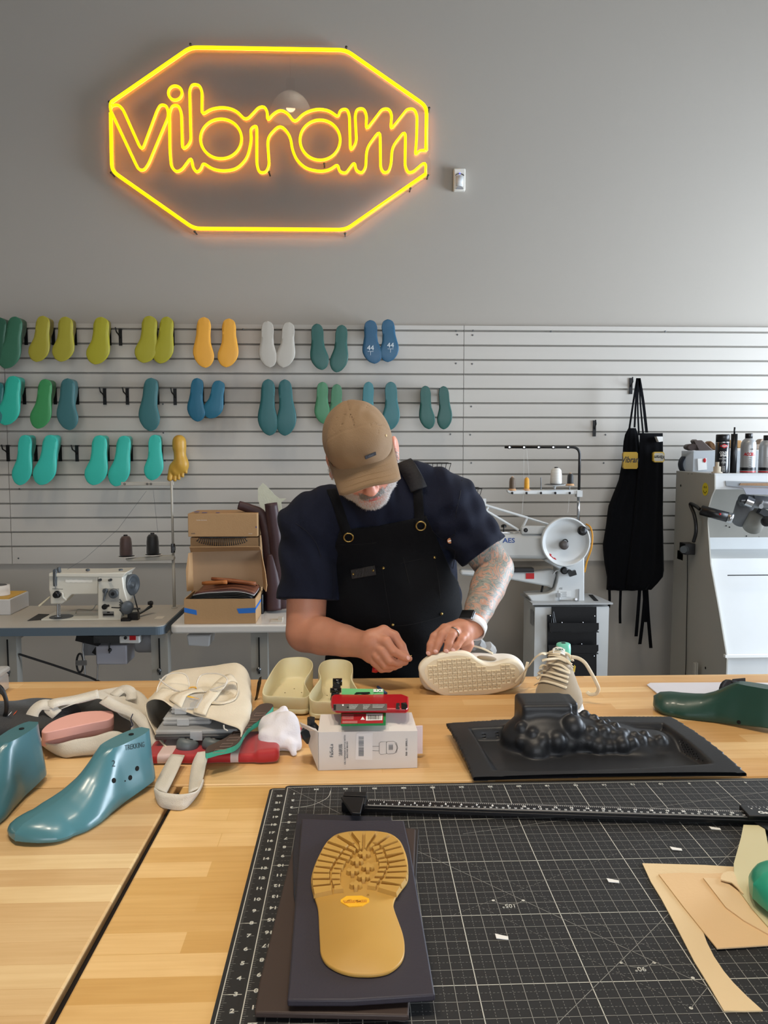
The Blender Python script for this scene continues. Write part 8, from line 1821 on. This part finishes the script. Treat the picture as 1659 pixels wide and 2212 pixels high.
c, n_ = on2(1163, 912, .0012); mb = MB(); mb.M = basis(c, (1, 0, .25), (0, 0, 1)); mb.lathe([(.0075, 0), (.0075, .0008)], (0, 0, 0), (0, 0, 1), 20); mb.v = [Vector(v) for v in mb.v]
mb.build('brand_tag', mat('tag_orange', 'b97a4c', .6), shirt)
mb = MB(); mb.M = basis(c + Vector((0, -.0012, 0)), (1, 0, .25), (0, 0, 1)); mb.box((0, 0, 0), (.011, .003, .0006)).build('tag_print', M_WHITE, shirt)

# watch and ring
ax = (WL - EL).normalized(); wc = WL.lerp(EL, -.02); a_, b_ = frame(ax)
wt_ = [wc + (a_ * math.cos(t) + b_ * math.sin(t)) * .0365 for t in [2 * PI * i / 36 for i in range(37)]]
wband = MB().sheet([[p - ax * .011, p, p + ax * .011] for p in wt_], .0028).build('watch_band', mat('white_silicone', 'dedddd', .4), man, True)
c, n_ = onpart(body, 780 + 1350 / 6.144, 1320 + 180 / 6.144, .0)
if c is None: c = wc + Vector((-.01, -.03, .02))
nr = (c - wc); nr = (nr - ax * nr.dot(ax)).normalized(); cw = wc + nr * .041; xw_ = ax.cross(nr).normalized()
mb = MB(); mb.M = basis(cw, xw_, ax); o = mb.box((0, 0, 0), (.037, .031, .009), None, .003).build('watch_case', mat('watch_steel', '8d8f92', .25, .9), wband)
mb = MB(); mb.M = basis(cw + nr * .0046, xw_, ax); mb.box((0, 0, 0), (.033, .028, .0014), None, .0006).build('watch_screen', mat('watch_glass', '050506', .08, coat=1), wband)
fa, fb = h6(1250, 270, 1.858), h6(1205, 310, 1.846); fd = (fb - fa).normalized(); u_, v_ = frame(fd); rc_ = fa.lerp(fb, .35)
MB().tube([rc_ + (u_ * math.cos(t) + v_ * math.sin(t)) * .0132 for t in [2 * PI * i / 24 for i in range(24)]], .0018, 8, closed=True, flat=1.0).build('ring', M_STEEL, man, True)
# the red handled awl he holds
aw = thing('awl', 'red handled needle awl held in the man’s right hand', 'awl', h6(160, 770, 1.895))
MB().tube([h6(150, 768, 1.905), h6(190, 775, 1.905), h6(300, 740, 1.91), h6(420, 680, 1.905)], [.0085, .0088, .006, .004], 14).build('handle', M_RED, aw, True); MB().cyl(h6(420, 680, 1.905), h6(672, 588, 1.862), .0014, .0007, n=8).build('needle', M_BRASS, aw, True)

# ------------------------------------------------------------------ sneaker lying on its side, sole towards the camera
sn = thing('sneaker', 'cream soled sneaker lying on its side under the man’s hand', 'sneaker', T(1015, 1500), 'pair of taupe sneakers')
YS0 = 1.822
z8 = lambda x, y, Y=YS0: P(540 + x / 2.074, 1360 + y / 2.074, Y)
M_CRSOLE = mat('cream_sole', 'e6dcc6', .6, noise=.05, nscale=20); M_TREAD = mat('cream_tread', 'e2d3b4', .6, noise=.04, nscale=30); M_WUP = mat('white_foxing', 'dedad2', .55); M_TAUPE = mat('taupe_suede', '8f7f66', .8, noise=.08, nscale=40, sheen=.3)
ol = [(757, 185), (772, 150), (815, 120), (870, 106), (930, 100), (985, 110), (1025, 138), (1062, 156), (1105, 155), (1160, 140), (1200, 148), (1222, 170), (1230, 200), (1215, 235), (1180, 262), (1130, 280), (1060, 295), (990, 305), (925, 311), (870, 300), (815, 270), (775, 228)]
oc = catmull([z8(x, y) for x, y in ol], 4, True); o = MB().prism(oc, (0, .026, 0), .004).build('midsole', M_CRSOLE, sn); auto_smooth(o, 60)
ctr = sum(oc, Vector()) / len(oc); inn_ = [Vector((ctr.x + (p.x - ctr.x) * .90, p.y, ctr.z + (p.z - ctr.z) * .84)) for p in oc]
o = MB().prism([p + Vector((0, -.0006, 0)) for p in inn_], (0, .003, 0)).build('outsole_panel', M_TREAD, sn)
poly_ = [(p.x, p.z) for p in inn_]
def inside(x, z):
    c_ = False
    for i in range(len(poly_)):
        (a, b), (c1, d1) = poly_[i - 1], poly_[i]
        if (b > z) != (d1 > z) and x < (c1 - a) * (z - b) / (d1 - b) + a: c_ = not c_
    return c_
tr = MB(); cs = .0118; yb = YS0 - .0006; rot = R(4)
for i in range(-13, 14):
    for j in range(-7, 8):
        cx_ = ctr.x + (i * math.cos(rot) - j * math.sin(rot)) * cs; cz = ctr.z + (i * math.sin(rot) + j * math.cos(rot)) * cs
        if not all(inside(cx_ + a, cz + b) for a in (-.0055, .0055) for b in (-.0055, .0055)): continue
        h_ = cs * .44; cr_ = [Vector((cx_ + a * h_, yb - .0034, cz + b * h_)) for a, b in ((-1, -1), (1, -1), (1, 1), (-1, 1))]; bs = [Vector((p.x * 1.0 + (p.x - cx_) * .12, yb, p.z + (p.z - cz) * .12)) for p in cr_]
        it = [Vector((cx_ + a * h_ * .78, yb - .0034, cz + b * h_ * .78)) for a, b in ((-1, -1), (1, -1), (1, 1), (-1, 1))]; mid_ = Vector((cx_, yb + .0010, cz))
        tr.add(bs + cr_ + it + [mid_], [(k, (k + 1) % 4, 4 + (k + 1) % 4, 4 + k) for k in range(4)] + [(4 + k, 4 + (k + 1) % 4, 8 + (k + 1) % 4, 8 + k) for k in range(4)] + [(8 + k, 8 + (k + 1) % 4, 12) for k in range(4)])
        tr.box((cx_, yb - .0018, cz), (.0085, .0018, .0011), (0, R(45 + 4), 0))
tr.build('tread_pattern', M_TREAD, sn)
su = Solid((ctr.x - .17, 1.845, .905), (ctr.x + .17, 1.945, 1.03), .003)
uc = lambda x, y, Y: z8(x, y, Y)
su.ell(uc(850, 195, 1.875), (.052, .038, .052), k=.02).ell(uc(930, 200, 1.88), (.07, .045, .052), k=.03).ell(uc(1050, 190, 1.89), (.07, .05, .047), k=.03).ell(uc(1150, 190, 1.89), (.046, .05, .045), k=.02).ell(uc(1130, 185, 1.935), (.045, .03, .025), None, .01, 'sub')
su.g = np.maximum(su.g, (TZ + .0016 - su.ax[2])[None, None, :].astype(np.float32))
su.build('upper', M_WUP, sn, 1)
MB().ball(uc(1060, 128, 1.868), (.026, .012, .006), 16, 8, (0, .1, 0)).build('suede_patch', M_TAUPE, sn, True)
def lace(par, pts, w=.0072, up=(0, -.5, .85), name='lace', m=None):
    P_ = catmull(pts, 6); MB().tube(P_, w / 2, 8, flat=.38, up=up).build(name, m or mat('cream_lace', 'ddcfb4', .8, bump=.4, bscale=700), par, True)
lace(sn, [P(1008, 1392, 1.90), P(1040, 1400, 1.895), P(1065, 1412, 1.89)])
lace(sn, [P(1140, 1430, 1.86), P(1128, 1470, 1.84), P(1110, 1480, 1.835), P(1085, 1490, 1.83), P(1060, 1497, 1.845)])
tag(MB().sheet([[P(1015 + 11 * i + 3 * (j % 2), 1394 + 5 * abs(i - 2) - 9 * j + 6 * (i % 2), 1.945 + .01 * j) for j in range(3)] for i in range(6)], .0008).build('plastic_bag', mat('clear_film', 'd5d8da', .15, alpha=.35, coat=.6)), 'scrap of crumpled clear plastic behind the lying sneaker', 'plastic')

# ------------------------------------------------------------------ standing sneaker with mint last inside
s2 = thing('sneaker', 'taupe sneaker standing upright with loose cream laces and a mint last inside', 'sneaker', (.475, 1.75, TZ), 'pair of taupe sneakers')
hp_, tp_ = Vector((.505, 1.875, TZ)), Vector((.438, 1.615, TZ)); d_ = (tp_ - hp_).normalized(); L_ = (tp_ - hp_).length; sd = Vector((-d_.y, d_.x, 0))
def ring_(u, hw, z0, z1, top, sh=2.4, n=28):
    r_ = []
    for i in range(n):
        a = 2 * PI * i / n; c_, s_ = math.cos(a), math.sin(a); f = 1 - (1 - top) * max(0, s_) ** 1.2; r_.append(hp_ + d_ * L_ * u + sd * (abs(c_) ** (2 / sh) * (1 if c_ > 0 else -1) * hw * f) + Vector((0, 0, (z0 + z1) / 2 + abs(s_) ** (2 / sh) * (1 if s_ > 0 else -1) * (z1 - z0) / 2)))
    return r_
us = [(0, .012), (.015, .024), (.06, .034), (.16, .038), (.32, .037), (.5, .042), (.66, .051), (.8, .053), (.9, .046), (.96, .034), (.99, .020), (1, .008)]
MB().loft([ring_(u, w + .003, .0008, .030, 1, 4) for u, w in us]).build('midsole', M_WUP, s2, True)
zz = lambda u: float(np.interp(u, [0, .1, .25, .38, .5, .62, .75, .88, 1], [.082, .088, .088, .106, .094, .078, .060, .050, .034]))
MB().loft([ring_(u, w, .020, zz(u), float(np.interp(u, [0, .3, .6, 1], [.70, .62, .62, .7]))) for u, w in us]).build('upper', M_TAUPE, s2, True)
bpy.context.view_layer.update()
upo = [c for c in s2.children if c.name.startswith('upper')][0]
z2 = lambda x, y: (1130 + x / 9.217, 1370 + y / 9.217)
tg = [[hp_ + d_ * L_ * (.50 - .19 * v) + sd * ((u - .5) * .052 * (1 - .25 * v ** 3)) + Vector((0, 0, .092 + .034 * v - .018 * abs(2 * u - 1) ** 2)) for u in (0, .2, .4, .6, .8, 1)] for v in (0, .25, .5, .75, 1)]
MB().sheet(tg, .005).build('tongue', M_TAUPE, s2, True)
for c_, s_ in ((tg, 0),): MB().sheet([[hp_ + d_ * L_ * (.395 - .055 * v) + sd * ((u - .5) * .028) + Vector((0, 0, .1155 + .0115 * v - .005 * abs(2 * u - 1) ** 2)) for u in (0, .33, .66, 1)] for v in (0, 1)], .0012).build('tongue_label', M_WHITE, s2)
lc_ = hp_ + d_ * L_ * .372 + Vector((0, 0, .1215)); vv = (-d_ * L_ * .055 + Vector((0, 0, .0115))).normalized()
text('PUMA', .0072, basis(lc_ + vv.cross(sd) * -.0005 + Vector((0, -.0016, .0016)), -sd if sd.x < 0 else sd, vv), mat('green_thread', '27584a', .6), s2, bold=.0002)
q3 = P(1217, 1398, 1.80); MB().lathe([(.0165, -.05), (.0175, -.01), (.0165, 0), (.014, .002), (.0, .002)], (q3.x, q3.y, q3.z + .008), (0, .05, 1), 24).build('shoe_tree', mat('mint_plastic', '6fc7ae', .35), s2, True)
MB().lathe([(.0055, 0), (.0055, .0008)], (q3.x, q3.y, q3.z + .0102), (0, .05, 1), 14).build('tree_hole', M_HOLE, s2)
def on3(x, y, off=.003):
    for ob in s2.children:
        pass
    best = None
    for ob in s2.children:
        if ob.name.startswith(('upper', 'tongue')) and 'label' not in ob.name:
            l, n_ = onpart(ob, *z2(x, y), off)
            if l is not None and (best is None or l.y < best.y): best = l
    if best is None: best = P(*z2(x, y), 1.74)
    return best
for k_, pts in enumerate(([(238, 1005), (400, 955), (620, 1000), (860, 1090)], [(275, 890), (400, 835), (650, 900), (880, 985)], [(310, 790), (420, 745), (640, 800), (900, 885)], [(345, 690), (430, 640), (650, 700), (910, 800)], [(520, 590), (600, 600), (760, 640), (905, 760)],
            [(375, 530), (480, 500), (700, 510), (850, 570), (950, 655)], [(520, 440), (650, 440), (800, 500), (960, 600)], [(400, 405), (520, 400), (640, 410), (740, 420)], [(540, 365), (700, 350), (880, 410), (985, 530)])):
    lace(s2, [on3(x, y, .003 + .0012 * (k_ % 2)) for x, y in pts], .0082)
lace(s2, [on3(520, 395), P(*z2(380, 380), 1.745), P(*z2(240, 470), 1.75), P(*z2(100, 650), 1.77), P(*z2(0, 780), 1.79), P(1112, 1475, 1.805)], .0068)
lace(s2, [on3(960, 450), P(*z2(1100, 480), 1.74), P(*z2(1230, 570), 1.73), P(*z2(1350, 760), 1.73), P(*z2(1450, 950), 1.735), P(*z2(1500, 1080), 1.74), P(*z2(1460, 1180), 1.745), P(*z2(1340, 1200), 1.75), P(*z2(1270, 1150), 1.76)], .0085, up=(0, -.9, .3))
MB().prism([Vector((on3(x, y, .001))) for x, y in ((1015, 610), (1040, 640), (1010, 760), (985, 720))], (.001, -.0006, 0)).build('yellow_emblem', mat('emblem_yellow', 'e6d85a', .5), s2)
